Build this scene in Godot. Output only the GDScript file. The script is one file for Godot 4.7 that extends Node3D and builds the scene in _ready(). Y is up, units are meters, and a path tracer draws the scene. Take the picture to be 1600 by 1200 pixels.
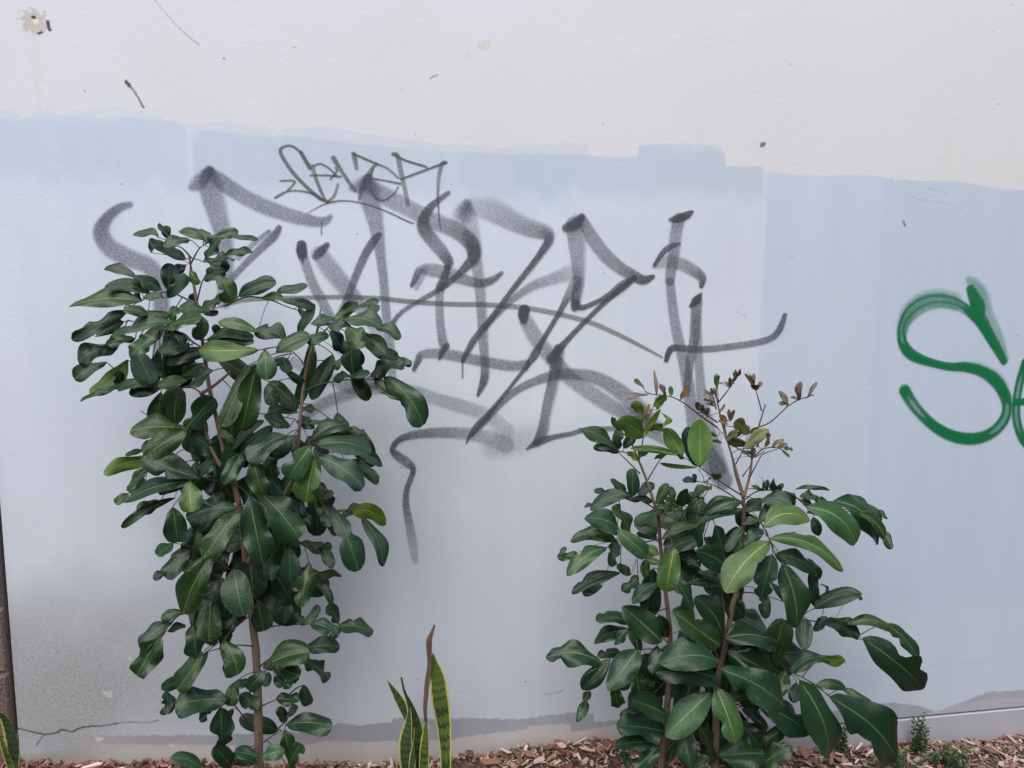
extends Node3D
# A painted block wall tagged with spray paint, two saplings, snake plants and weeds in a mulch bed. Metres, y up; the wall's face is the plane z = 0.

const WALL_LEFT := -1.1172
const WALL_RIGHT := 4.1
const WALL_LOW := -0.3
const WALL_TOP := 3.1

var rng := RandomNumberGenerator.new()
var grain := FastNoiseLite.new()
var soft := FastNoiseLite.new()
var relief: Image
var mats := {}
var leaf_mats := {}
var skeleton := {}
var leaf_stalk_mat: StandardMaterial3D
var names := {}


func _ready() -> void:
	rng.seed = 71
	var cam := Camera3D.new()
	cam.name = "camera"
	cam.fov = 53.13
	cam.near = 0.05
	cam.far = 200.0
	cam.position = Vector3(0, 1.4845, 2.36)
	cam.rotation_degrees = Vector3(-6.6, -9.0, 0)
	add_child(cam)
	cam.current = true

	var sky_mat := ProceduralSkyMaterial.new()
	sky_mat.sky_top_color = Color(0.715, 0.82, 1.0)
	sky_mat.sky_horizon_color = Color(0.705, 0.79, 0.955)
	sky_mat.sky_curve = 0.2
	sky_mat.ground_bottom_color = Color(0.3, 0.28, 0.25)
	sky_mat.ground_horizon_color = Color(0.45, 0.44, 0.42)
	var sky := Sky.new()
	sky.sky_material = sky_mat
	var env := Environment.new()
	env.background_mode = Environment.BG_SKY
	env.sky = sky
	env.background_energy_multiplier = 1.14
	env.tonemap_mode = Environment.TONE_MAPPER_LINEAR
	env.tonemap_exposure = 2.6
	env.sdfgi_enabled = true
	env.ssao_enabled = true
	env.ssil_enabled = true
	var we := WorldEnvironment.new()
	we.name = "world_environment"
	we.environment = env
	add_child(we)
	var sun := DirectionalLight3D.new()
	sun.name = "overcast_sun"
	sun.light_energy = 0.4
	sun.light_color = Color(1.0, 0.985, 0.96)
	sun.light_angular_distance = 60.0
	sun.rotation_degrees = Vector3(-58, -24, 0)
	sun.shadow_enabled = true
	add_child(sun)

	grain.seed = 5
	grain.noise_type = FastNoiseLite.TYPE_SIMPLEX_SMOOTH
	grain.frequency = 1.0
	grain.fractal_octaves = 2
	soft.seed = 9
	soft.frequency = 1.0
	soft.fractal_octaves = 3
	make_materials()
	build_ground()
	build_wall()
	build_block_wall()
	build_shade_walls()
	build_graffiti()
	build_left_sapling()
	build_right_sapling()
	build_snake_plants()
	build_weeds()
	build_mulch()


# ---------------------------------------------------------------- helpers
func numbered(called: String) -> String:
	names[called] = names.get(called, -1) + 1
	return called if names[called] == 0 else "%s_%03d" % [called, names[called]]


func thing(called: String, label: String, category: String, where: Vector3, group := "") -> Node3D:
	var o := Node3D.new()
	o.name = numbered(called)
	o.position = where
	o.set_meta("label", label)
	o.set_meta("category", category)
	if group:
		o.set_meta("group", group)
	add_child(o)
	return o


func part(called: String, mesh: Mesh, mat: Material, parent: Node3D) -> MeshInstance3D:
	var o := MeshInstance3D.new()
	var key := "%d/%s" % [parent.get_instance_id(), called]
	names[key] = names.get(key, -1) + 1
	o.name = called if names[key] == 0 else "%s_%03d" % [called, names[key]]
	o.mesh = mesh
	o.material_override = mat
	o.cast_shadow = GeometryInstance3D.SHADOW_CASTING_SETTING_ON
	parent.add_child(o, true)
	return o


func plain_mat(c: Color, rough := 0.85, spec := 0.4) -> StandardMaterial3D:
	var m := StandardMaterial3D.new()
	m.albedo_color = c.linear_to_srgb()
	m.roughness = rough
	m.metallic_specular = spec
	m.cull_mode = BaseMaterial3D.CULL_DISABLED
	return m


func add_box(st: SurfaceTool, lo: Vector3, hi: Vector3, bevel := 0.0) -> void:
	# a box whose front (+z) face has chamfered edges
	var b := bevel
	var p := [
		Vector3(lo.x, lo.y, lo.z), Vector3(hi.x, lo.y, lo.z), Vector3(hi.x, hi.y, lo.z), Vector3(lo.x, hi.y, lo.z),
		Vector3(lo.x, lo.y, hi.z - b), Vector3(hi.x, lo.y, hi.z - b), Vector3(hi.x, hi.y, hi.z - b), Vector3(lo.x, hi.y, hi.z - b),
		Vector3(lo.x + b, lo.y + b, hi.z), Vector3(hi.x - b, lo.y + b, hi.z), Vector3(hi.x - b, hi.y - b, hi.z), Vector3(lo.x + b, hi.y - b, hi.z)]
	var quads := [[0, 1, 2, 3], [1, 0, 4, 5], [2, 1, 5, 6], [3, 2, 6, 7], [0, 3, 7, 4]]
	if b > 0.0:
		quads += [[5, 4, 8, 9], [6, 5, 9, 10], [7, 6, 10, 11], [4, 7, 11, 8], [9, 8, 11, 10]]
	else:
		quads += [[5, 4, 7, 6]]
	for q in quads:
		for k in [0, 1, 2, 0, 2, 3]:
			var v: Vector3 = p[q[k]]
			st.set_uv(Vector2((v.x - WALL_LEFT) / (WALL_RIGHT - WALL_LEFT), 1.0 - (v.y - WALL_LOW) / (WALL_TOP - WALL_LOW)))
			st.set_smooth_group(-1)
			st.add_vertex(v)


func box_mesh(lo: Vector3, hi: Vector3, bevel := 0.0) -> ArrayMesh:
	var st := SurfaceTool.new()
	st.begin(Mesh.PRIMITIVE_TRIANGLES)
	add_box(st, lo, hi, bevel)
	st.generate_normals()
	return st.commit()


func smoothed(pts: Array, n: int) -> Array:
	# Catmull-Rom through points of any vector type
	var out := []
	for i in pts.size() - 1:
		var a = pts[maxi(i - 1, 0)]
		var b = pts[i]
		var c = pts[i + 1]
		var d = pts[mini(i + 2, pts.size() - 1)]
		for k in n:
			var t := float(k) / n
			out.append(0.5 * (2.0 * b + (c - a) * t + (2.0 * a - 5.0 * b + 4.0 * c - d) * t * t + (3.0 * b - a - 3.0 * c + d) * t * t * t))
	out.append(pts[pts.size() - 1])
	return out


func tube_mesh(pts: Array, radii: Array, sides := 7, knots := 0.0) -> ArrayMesh:
	var joined := []
	for i in pts.size():
		joined.append(Vector4(pts[i].x, pts[i].y, pts[i].z, radii[i]))
	var path := smoothed(joined, 4)
	var st := SurfaceTool.new()
	st.begin(Mesh.PRIMITIVE_TRIANGLES)
	var n := path.size()
	var along := 0.0
	for i in n:
		var p := Vector3(path[i].x, path[i].y, path[i].z)
		var q: Vector4 = path[mini(i + 1, n - 1)] - path[maxi(i - 1, 0)]
		var dir := Vector3(q.x, q.y, q.z).normalized()
		var ref := Vector3(0, 0, 1) if absf(dir.z) < 0.9 else Vector3(1, 0, 0)
		var u := dir.cross(ref).normalized()
		var v := u.cross(dir)
		if i > 0:
			along += p.distance_to(Vector3(path[i - 1].x, path[i - 1].y, path[i - 1].z))
		var r: float = maxf(path[i].w, 0.0004) * (1.0 + knots * grain.get_noise_2d(along * 30.0, path[0].x * 50.0))
		for k in sides + 1:
			var a := TAU * k / sides
			st.set_uv(Vector2(float(k) / sides, along * 8.0))
			st.add_vertex(p + (u * cos(a) + v * sin(a)) * r)
	for i in n - 1:
		for k in sides:
			var a := i * (sides + 1) + k
			var b := a + sides + 1
			for j in [a, b, a + 1, a + 1, b, b + 1]:
				st.add_index(j)
	st.generate_normals()
	return st.commit()


func linear_bytes(c: Vector3) -> Color:
	return Color(clampf(c.x, 0, 1), clampf(c.y, 0, 1), clampf(c.z, 0, 1)).linear_to_srgb()


# ---------------------------------------------------------------- materials
func leaf_image(base: Vector3, edge: Vector3, rib: Vector3, vein: float, seed_at: float, wear := 0.0) -> ImageTexture:
	var w := 96
	var h := 240
	var im := Image.create(w, h, false, Image.FORMAT_RGB8)
	for y in h:
		var t := 1.0 - float(y) / h
		for x in w:
			var s := (x + 0.5) / w * 2.0 - 1.0
			var a := absf(s)
			var mott := grain.get_noise_2d(x * 0.04 + seed_at, y * 0.025) * 0.26 + grain.get_noise_2d(x * 0.25 + seed_at, y * 0.25) * 0.10
			var c := base.lerp(edge, clampf(a * 0.7 + mott, 0, 1)) * (1.0 + mott)
			# side veins leave the midrib at an angle
			var near := vein_at(s, t, seed_at)
			c = c.lerp(rib, vein * (1.0 - smoothstep(0.0, 0.14, near)) * (1.0 - a * 0.7) * smoothstep(1.0, 0.75, t))
			c *= 1.0 - 0.12 * (1.0 - smoothstep(0.1, 0.32, near)) * (1.0 - a)
			var half := lerpf(0.062, 0.016, t)
			c = c.lerp(rib, 1.0 - smoothstep(half * 0.5, half * 1.4, a))
			# dust, then brown scars and dry rims on worn leaves
			c = c.lerp(Vector3(0.12, 0.12, 0.10), 0.16 * clampf(grain.get_noise_2d(x * 0.12 + seed_at * 3.0, y * 0.1) - 0.15, 0, 1))
			if wear > 0.0:
				var scar := grain.get_noise_2d(x * 0.06 + seed_at * 7.0, y * 0.05 + 31.0) + 0.35 * smoothstep(0.75, 1.0, maxf(a, t))
				c = c.lerp(Vector3(0.15, 0.095, 0.045), wear * smoothstep(0.55, 0.72, scar))
				c = c.lerp(Vector3(0.10, 0.12, 0.03), wear * 0.6 * smoothstep(0.35, 0.6, scar))
			im.set_pixel(x, y, linear_bytes(c))
	return ImageTexture.create_from_image(im)


func vein_at(s: float, t: float, seed_at: float) -> float:
	var a := absf(s)
	var f := (t - a * 0.16 * (1.0 - a * 0.3)) * 15.0 + (0.35 if s > 0.0 else 0.0) + 0.25 * grain.get_noise_2d(t * 9.0 + seed_at, s)
	return absf(f - roundf(f))


func leaf_relief() -> ImageTexture:
	# the blade puckers between its veins
	var w := 96
	var h := 240
	var im := Image.create(w, h, false, Image.FORMAT_L8)
	for y in h:
		var t := 1.0 - float(y) / h
		for x in w:
			var s := (x + 0.5) / w * 2.0 - 1.0
			var a := absf(s)
			var v := 0.45 + 0.13 * smoothstep(0.0, 0.5, vein_at(s, t, 3.0)) * (1.0 - 0.5 * a)
			v -= 0.18 * (1.0 - smoothstep(0.0, 0.10, a))
			v += 0.26 * grain.get_noise_2d(x * 0.035, y * 0.02) + 0.05 * grain.get_noise_2d(x * 0.3, y * 0.3)
			im.set_pixel(x, y, Color(v, v, v))
	return ImageTexture.create_from_image(im)


func make_materials() -> void:
	var rib := Vector3(0.105, 0.15, 0.05)
	var deep := [Vector3(0.0135, 0.047, 0.0195), Vector3(0.0085, 0.034, 0.016)]
	var looks := {
		"m": [[leaf_image(deep[0], deep[1], rib, 0.10, 3.0), leaf_image(deep[0] * 1.15, deep[1], rib, 0.14, 13.0, 0.3), leaf_image(deep[0] * 0.85, deep[1] * 0.9, rib, 0.1, 113.0, 0.0), leaf_image(deep[0], deep[1], rib, 0.12, 213.0, 0.6)], 0.33, Color(0.05, 0.14, 0.02)],
		"l": [[leaf_image(Vector3(0.042, 0.100, 0.034), Vector3(0.028, 0.076, 0.028), Vector3(0.21, 0.29, 0.09), 0.18, 21.0, 0.3)], 0.35, Color(0.08, 0.2, 0.03)],
		"y": [[leaf_image(Vector3(0.115, 0.190, 0.040), Vector3(0.080, 0.155, 0.032), Vector3(0.27, 0.34, 0.12), 0.3, 35.0)], 0.40, Color(0.2, 0.36, 0.04)],
		"b": [[leaf_image(Vector3(0.130, 0.085, 0.028), Vector3(0.085, 0.040, 0.025), Vector3(0.22, 0.18, 0.07), 0.2, 49.0)], 0.45, Color(0.2, 0.12, 0.03)],
		"p": [[leaf_image(Vector3(0.190, 0.150, 0.120), Vector3(0.110, 0.070, 0.060), Vector3(0.30, 0.26, 0.18), 0.25, 62.0)], 0.5, Color(0.2, 0.14, 0.08)],
		"o": [[leaf_image(Vector3(0.120, 0.140, 0.060), Vector3(0.090, 0.105, 0.045), Vector3(0.24, 0.25, 0.11), 0.22, 77.0)], 0.5, Color(0.1, 0.14, 0.03)],
	}
	var bumps := leaf_relief()
	var tints := [Color(1, 1, 1), Color(0.86, 0.93, 1.0), Color(1.0, 0.98, 0.82), Color(0.76, 0.84, 0.86)]
	for k in looks:
		leaf_mats[k] = []
		for i in 8:
			var m := StandardMaterial3D.new()
			var pictures: Array = looks[k][0]
			m.albedo_texture = pictures[[0, 1, 0, 2, 2, 0, 3, 2][i] % pictures.size()]
			m.albedo_color = tints[i % 4]
			m.roughness = looks[k][1] + [0.0, 0.06, -0.05, 0.03, 0.0, 0.1, 0.05, -0.03][i]
			m.metallic_specular = 0.42
			m.heightmap_enabled = true
			m.heightmap_texture = bumps
			m.heightmap_scale = 0.14
			m.cull_mode = BaseMaterial3D.CULL_DISABLED
			m.backlight_enabled = true
			m.backlight = looks[k][2]
			leaf_mats[k].append(m)
	leaf_mats["d"] = leaf_mats["m"]
	var bark := StandardMaterial3D.new()
	var im := Image.create(64, 128, false, Image.FORMAT_RGB8)
	for y in 128:
		for x in 64:
			var n := grain.get_noise_2d(x * 0.35, y * 0.06) * 0.5 + grain.get_noise_2d(x * 0.5 + 90.0, y * 0.6) * 0.4
			im.set_pixel(x, y, linear_bytes(Vector3(0.135, 0.088, 0.062).lerp(Vector3(0.23, 0.175, 0.135), clampf(0.4 + n, 0, 1))))
	bark.albedo_texture = ImageTexture.create_from_image(im)
	bark.roughness = 0.85
	mats.bark = bark
	var young := bark.duplicate()
	young.albedo_color = Color(0.95, 0.98, 0.86)
	mats.twig = young
	leaf_stalk_mat = plain_mat(Color(0.062, 0.040, 0.030), 0.6)
	mats.stalk = leaf_stalk_mat


# ---------------------------------------------------------------- setting
func ground_height(x: float) -> float:
	# the mulch lies against the wall at an uneven height
	var line := [Vector2(-1.1729, 0.1076), Vector2(-0.6311, 0.0533), Vector2(-0.3636, 0.0157), Vector2(-0.1258, -0.004), Vector2(0.0372, -0.0115), Vector2(0.1618, -0.0106), Vector2(0.2884, -0.0052), Vector2(0.4384, 0.0028), Vector2(0.7246, -0.0018), Vector2(1.0455, -0.0464), Vector2(1.3807, -0.1003), Vector2(1.7794, -0.1218), Vector2(2.3048, -0.1445)]
	if x <= line[0].x:
		return line[0].y
	for i in line.size() - 1:
		if x < line[i + 1].x:
			return lerpf(line[i].y, line[i + 1].y, (x - line[i].x) / (line[i + 1].x - line[i].x))
	return line[line.size() - 1].y


func soil(x: float, z: float) -> float:
	return ground_height(x) - 0.012 + 0.012 * soft.get_noise_2d(x * 5.0, z * 5.0) - 0.02 * clampf(z * 2.0, 0, 1)


func build_ground() -> void:
	var st := SurfaceTool.new()
	st.begin(Mesh.PRIMITIVE_TRIANGLES)
	var xs := [-60.0, -20.0, -6.0]
	for i in 121:
		xs.append(-2.5 + i * 0.06)
	xs += [8.0, 20.0, 60.0]
	var zs := [-60.0, -10.0, -0.3, 0.0]
	for i in 24:
		zs.append(0.05 + i * 0.06)
	zs += [2.0, 4.0, 10.0, 30.0, 80.0]
	for z in zs:
		for x in xs:
			st.add_vertex(Vector3(x, soil(x, maxf(z, 0.0)), z))
	var n := xs.size()
	for j in zs.size() - 1:
		for i in n - 1:
			var a := j * n + i
			for k in [a, a + 1, a + n, a + 1, a + n + 1, a + n]:
				st.add_index(k)
	st.generate_normals()
	var m := StandardMaterial3D.new()
	m.albedo_color = Color(0.07, 0.048, 0.038).linear_to_srgb()
	m.roughness = 0.95
	m.heightmap_enabled = true
	var nt := NoiseTexture2D.new()
	nt.width = 512
	nt.height = 512
	nt.seamless = true
	var fn := FastNoiseLite.new()
	fn.seed = 31
	fn.frequency = 0.03
	nt.noise = fn
	m.heightmap_texture = nt
	m.heightmap_scale = 1.5
	m.uv1_triplanar = true
	m.uv1_world_triplanar = true
	m.uv1_scale = Vector3(3, 3, 3)
	var o := part("ground", st.commit(), m, self)
	o.set_meta("kind", "structure")
	o.set_meta("label", "dark brown soil of the planting bed in front of the wall")


func column_line(pts: Array, w: int, rough: float, seed_at: float) -> PackedFloat32Array:
	# height of a hand painted edge for each column of the wall's texture
	var out := PackedFloat32Array()
	out.resize(w)
	var i := 0
	for x in w:
		var wx := WALL_LEFT + (x + 0.5) / w * (WALL_RIGHT - WALL_LEFT)
		while i < pts.size() - 2 and pts[i + 1].x < wx:
			i += 1
		var t := clampf((wx - pts[i].x) / maxf(pts[i + 1].x - pts[i].x, 0.0001), 0, 1)
		out[x] = lerpf(pts[i].y, pts[i + 1].y, t) + rough * (grain.get_noise_2d(wx * 40.0, seed_at) + 0.6 * grain.get_noise_2d(wx * 9.0, seed_at + 7.0))
	return out


func wall_image() -> Image:
	var w := 1536
	var h := 1008
	var coat := column_line([Vector2(-1.0747, 1.9614), Vector2(-0.8965, 1.9692), Vector2(-0.8878, 1.9764), Vector2(-0.6291, 1.9767), Vector2(-0.5614, 1.9615), Vector2(-0.5532, 1.953), Vector2(-0.4928, 1.9497), Vector2(-0.3175, 1.9339), Vector2(-0.3065, 1.9432), Vector2(-0.1244, 1.929), Vector2(-0.0083, 1.9196), Vector2(0.1802, 1.9121), Vector2(0.3738, 1.9082), Vector2(0.6028, 1.9126), Vector2(0.6576, 1.9065), Vector2(0.7684, 1.9095), Vector2(0.7718, 1.9463), Vector2(0.8172, 1.9515), Vector2(0.9426, 1.9552), Vector2(1.0319, 1.95), Vector2(1.054, 1.929), Vector2(1.0596, 1.8897), Vector2(1.185, 1.8929), Vector2(1.1946, 1.8712), Vector2(1.3584, 1.865), Vector2(1.4929, 1.8743), Vector2(1.6422, 1.8676), Vector2(1.6547, 1.8535), Vector2(1.6612, 1.8598), Vector2(1.87, 1.8624), Vector2(1.9615, 1.854), Vector2(2.023, 1.8406), Vector2(2.1329, 1.8386), Vector2(2.6416, 1.8164), Vector2(3.7561, 1.7954)], w, 0.003, 11.0)
	var wash := column_line([Vector2(-1.073, 1.9851), Vector2(-0.9957, 1.9912), Vector2(-0.991, 1.966), Vector2(-0.9341, 1.9935), Vector2(-0.9042, 2.0014), Vector2(-0.8992, 1.9777), Vector2(-0.8457, 1.9933), Vector2(-0.7219, 2.0099), Vector2(-0.7163, 1.9893), Vector2(-0.6279, 2.0012), Vector2(-0.6242, 1.9734), Vector2(-0.561, 1.9703), Vector2(-0.4218, 1.9804), Vector2(-0.3131, 1.9591), Vector2(-0.299, 1.9542), Vector2(-0.2808, 1.9637), Vector2(-0.1361, 1.9721), Vector2(-0.0816, 1.9557), Vector2(0.0575, 1.9436), Vector2(0.1804, 1.9307), Vector2(0.3347, 1.924), Vector2(0.4229, 1.9398), Vector2(0.6064, 1.9471), Vector2(0.6109, 1.9129), Vector2(0.7766, 1.9097), Vector2(1.0597, 1.8858), Vector2(2.1333, 1.8344), Vector2(3.7561, 1.7954)], w, 0.004, 23.0)
	var bare := column_line([Vector2(-1.2066, 0.1252), Vector2(-1.0667, 0.1154), Vector2(-0.9044, 0.1304), Vector2(-0.5535, 0.0944), Vector2(-0.5041, 0.0896), Vector2(-0.5037, 0.0512), Vector2(-0.3626, 0.0458), Vector2(-0.311, 0.0687), Vector2(-0.2219, 0.0752), Vector2(-0.1242, 0.0637), Vector2(0.0054, 0.0534), Vector2(0.1769, 0.0436), Vector2(0.2695, 0.0504), Vector2(0.4232, 0.0562), Vector2(0.4275, 0.067), Vector2(0.5709, 0.0606), Vector2(0.5734, 0.0308), Vector2(0.7284, 0.0415), Vector2(1.0428, 0.0429), Vector2(1.3541, -0.0473), Vector2(1.7239, -0.0431), Vector2(1.8753, -0.0275), Vector2(1.9311, -0.0178), Vector2(2.0149, 0.0044), Vector2(2.1637, 0.0113), Vector2(2.2916, 0.0077), Vector2(4.0562, -0.0093)], w, 0.0035, 41.0)
	var strip := column_line([Vector2(-1.2037, 0.1655), Vector2(-0.9027, 0.1592), Vector2(-0.5521, 0.1281), Vector2(-0.3017, 0.1152), Vector2(-0.1826, 0.1321), Vector2(-0.123, 0.1201), Vector2(-0.0179, 0.1213), Vector2(-0.0115, 0.136), Vector2(0.1818, 0.1163), Vector2(0.293, 0.104), Vector2(0.4231, 0.0944), Vector2(0.4965, 0.099), Vector2(0.5881, 0.1021), Vector2(0.6499, 0.0898), Vector2(0.6547, 0.0597), Vector2(0.737, 0.0614), Vector2(1.0426, 0.0522), Vector2(1.3656, -0.034), Vector2(1.5214, 0.0188), Vector2(1.6793, 0.0314), Vector2(1.7443, 0.0354), Vector2(1.8468, 0.0167), Vector2(1.8994, -0.0051), Vector2(1.9389, -0.0185), Vector2(2.0276, 0.0082), Vector2(2.1042, 0.0313), Vector2(2.1613, 0.0413), Vector2(2.2892, 0.0354), Vector2(4.0562, -0.0093)], w, 0.004, 57.0)
	var upper := Vector3(0.635, 0.645, 0.70)
	var blue := Vector3(0.565, 0.625, 0.735)
	var cement := Vector3(0.53, 0.51, 0.535)
	var grey := Vector3(0.31, 0.325, 0.375)
	var paint_shade_panels := [
		[Vector2(1.1951, 1.9131), Vector2(4.4718, -0.496), Vector3(0.885, 0.925, 0.965)], [Vector2(1.6042, 1.924), Vector2(4.3182, 0.3523), Vector3(0.955, 0.97, 1.0)],  # both tints put the dimmer light towards the right into the paint colour
		[Vector2(-0.5489, 1.9725), Vector2(1.1918, 1.7769), Vector3(0.865, 0.895, 0.925)], [Vector2(-0.5437, 1.9727), Vector2(-0.133, 1.7306), Vector3(0.98, 0.985, 0.985)], [Vector2(-1.1034, 2.0041), Vector2(-0.5578, 1.7773), Vector3(0.905, 0.925, 0.955)], [Vector2(0.0105, 1.9275), Vector2(0.1593, 1.7354), Vector3(1.06, 1.045, 1.03)], [Vector2(0.1613, 1.932), Vector2(0.2176, 1.7932), Vector3(1.05, 1.04, 1.02)], [Vector2(0.3738, 1.9176), Vector2(0.5582, 1.7129), Vector3(0.95, 0.985, 1.0)],
		[Vector2(-0.8933, 1.9676), Vector2(-0.659, 1.7218), Vector3(0.985, 0.99, 1.01)], [Vector2(-1.1098, 1.697), Vector2(-1.0146, 0.8591), Vector3(1.03, 1.02, 1.02)],
		[Vector2(-0.3238, 1.7493), Vector2(0.5803, 1.1222), Vector3(1.035, 1.03, 1.025)], [Vector2(0.054, 1.0946), Vector2(0.836, 0.0616), Vector3(0.965, 0.965, 0.965)],  # second tint: light falloff and plant shade low on the wall, put into the colour
		[Vector2(-0.1563, 1.8953), Vector2(0.1785, 1.7358), Vector3(0.975, 0.985, 0.99)], [Vector2(0.3738, 1.4868), Vector2(1.2154, 1.0211), Vector3(1.02, 1.02, 1.02)],
		[Vector2(-0.1081, 0.7775), Vector2(0.3738, 0.081), Vector3(0.98, 0.98, 0.98)], [Vector2(0.7891, 1.2831), Vector2(1.2582, 0.5325), Vector3(0.97, 0.975, 0.98)]]  # first tint: more of that lower shade, painted in
	var dirt_at: Vector2 = Vector2(-0.9492, 0.2841)
	var im := Image.create(w, h, false, Image.FORMAT_RGB8)
	for y in h:
		var wy := WALL_TOP - (y + 0.5) / h * (WALL_TOP - WALL_LOW)
		for x in w:
			var wx := WALL_LEFT + (x + 0.5) / w * (WALL_RIGHT - WALL_LEFT)
			var cloud := soft.get_noise_2d(wx * 1.6, wy * 1.6)
			var fine := grain.get_noise_2d(wx * 90.0, wy * 90.0)
			var c := upper * (1.0 + 0.022 * cloud)
			c = c.lerp(Vector3(0.60, 0.575, 0.58), clampf(soft.get_noise_2d(wx * 2.4 + 40.0, wy * 2.0 + 3.0) * 0.8 - 0.3, 0, 0.15))
			var edge := fine * 0.002
			if wy < coat[x] + 0.1:
				var roll := soft.get_noise_2d(wx * 9.0, wy * 0.8 + 17.0)
				var b := blue * (1.0 + 0.028 * roll + 0.02 * cloud)
				for p in paint_shade_panels:
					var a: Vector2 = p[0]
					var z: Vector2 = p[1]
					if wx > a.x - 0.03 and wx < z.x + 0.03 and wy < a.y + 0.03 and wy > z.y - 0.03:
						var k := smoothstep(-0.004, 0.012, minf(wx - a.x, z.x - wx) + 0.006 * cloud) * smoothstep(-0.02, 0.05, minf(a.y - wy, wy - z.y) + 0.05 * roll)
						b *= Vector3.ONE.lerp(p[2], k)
				c = c.lerp(b, 0.5 * smoothstep(0.003, -0.003, wy - wash[x] + edge))
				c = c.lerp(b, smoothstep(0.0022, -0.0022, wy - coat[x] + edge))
				if wy < 0.35:
					c = c.lerp(grey, (0.82 + 0.12 * roll) * smoothstep(0.002, -0.004, wy - strip[x] + edge) * smoothstep(WALL_LEFT + 0.05, WALL_LEFT + 0.45, wx + 0.2 * cloud))
					c = c.lerp(cement * Vector3.ONE.lerp(Vector3(0.76, 0.81, 0.93), smoothstep(0.9, 1.1, wx)) * (1.0 + 0.06 * cloud + 0.05 * fine), smoothstep(0.003, -0.003, wy - bare[x] + edge))  # cement darkens and blues to the right, shade put into its colour
			# splashed soil in the left corner
			if wx < dirt_at.x + 0.9 and wy < dirt_at.y + 0.8:
				var e := Vector2((wx - dirt_at.x) / 0.52, (wy - dirt_at.y) / 0.42).length()
				var d := smoothstep(1.15, 0.1, e + 0.25 * cloud)
				var spots := clampf(grain.get_noise_2d(wx * 210.0, wy * 210.0) * 0.75 + fine * 0.35 + 0.35, 0, 1)
				c = c.lerp(Vector3(0.245, 0.24, 0.245), clampf(d * (0.62 + 0.38 * spots), 0, 0.92))
			# grime just above the mulch
			c = c.lerp(Vector3(0.26, 0.22, 0.20), 0.25 * smoothstep(0.035, 0.0, wy - ground_height(wx) + 0.02 * cloud))
			c *= 1.0 + 0.018 * fine
			im.set_pixel(x, y, linear_bytes(c))
	im.resize(2048, 1344, Image.INTERPOLATE_CUBIC)
	return im


func scratch(im: Image, pts: Array, width: float, c: Vector3, strength: float) -> void:
	# a thin mark on the wall's texture, in wall metres
	var per := im.get_width() / (WALL_RIGHT - WALL_LEFT)
	var col := linear_bytes(c)
	var path := smoothed(pts, 24)
	for i in path.size():
		var p: Vector2 = path[i]
		p += Vector2(grain.get_noise_2d(i * 0.5, p.x * 40.0), grain.get_noise_2d(i * 0.5, p.y * 40.0 + 70.0)) * width * 1.6
		var q := Vector2((p.x - WALL_LEFT) * per, (WALL_TOP - p.y) * per)
		var r := width * per * (0.7 + 0.5 * rng.randf())
		for y in range(floori(q.y - r - 1), ceili(q.y + r + 1)):
			for x in range(floori(q.x - r - 1), ceili(q.x + r + 1)):
				if x >= 0 and y >= 0 and x < im.get_width() and y < im.get_height():
					var k := clampf(r + 0.5 - Vector2(x + 0.5, y + 0.5).distance_to(q), 0, 1)
					if k > 0.0:
						im.set_pixel(x, y, im.get_pixel(x, y).lerp(col, k * strength))


func blot(im: Image, at: Vector2, size: Vector2, c: Vector3, strength: float, ragged := 0.35) -> void:
	var per := im.get_width() / (WALL_RIGHT - WALL_LEFT)
	var col := linear_bytes(c)
	var q := Vector2((at.x - WALL_LEFT) * per, (WALL_TOP - at.y) * per)
	var s := size * per
	for y in range(floori(q.y - s.y * 1.6), ceili(q.y + s.y * 1.6)):
		for x in range(floori(q.x - s.x * 1.6), ceili(q.x + s.x * 1.6)):
			if x >= 0 and y >= 0 and x < im.get_width() and y < im.get_height():
				var e := Vector2((x + 0.5 - q.x) / s.x, (y + 0.5 - q.y) / s.y).length() + ragged * grain.get_noise_2d(x * 0.13, y * 0.13)
				var k := smoothstep(1.05, 0.75, e) * strength
				if k > 0.0:
					im.set_pixel(x, y, im.get_pixel(x, y).lerp(col, k))


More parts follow.
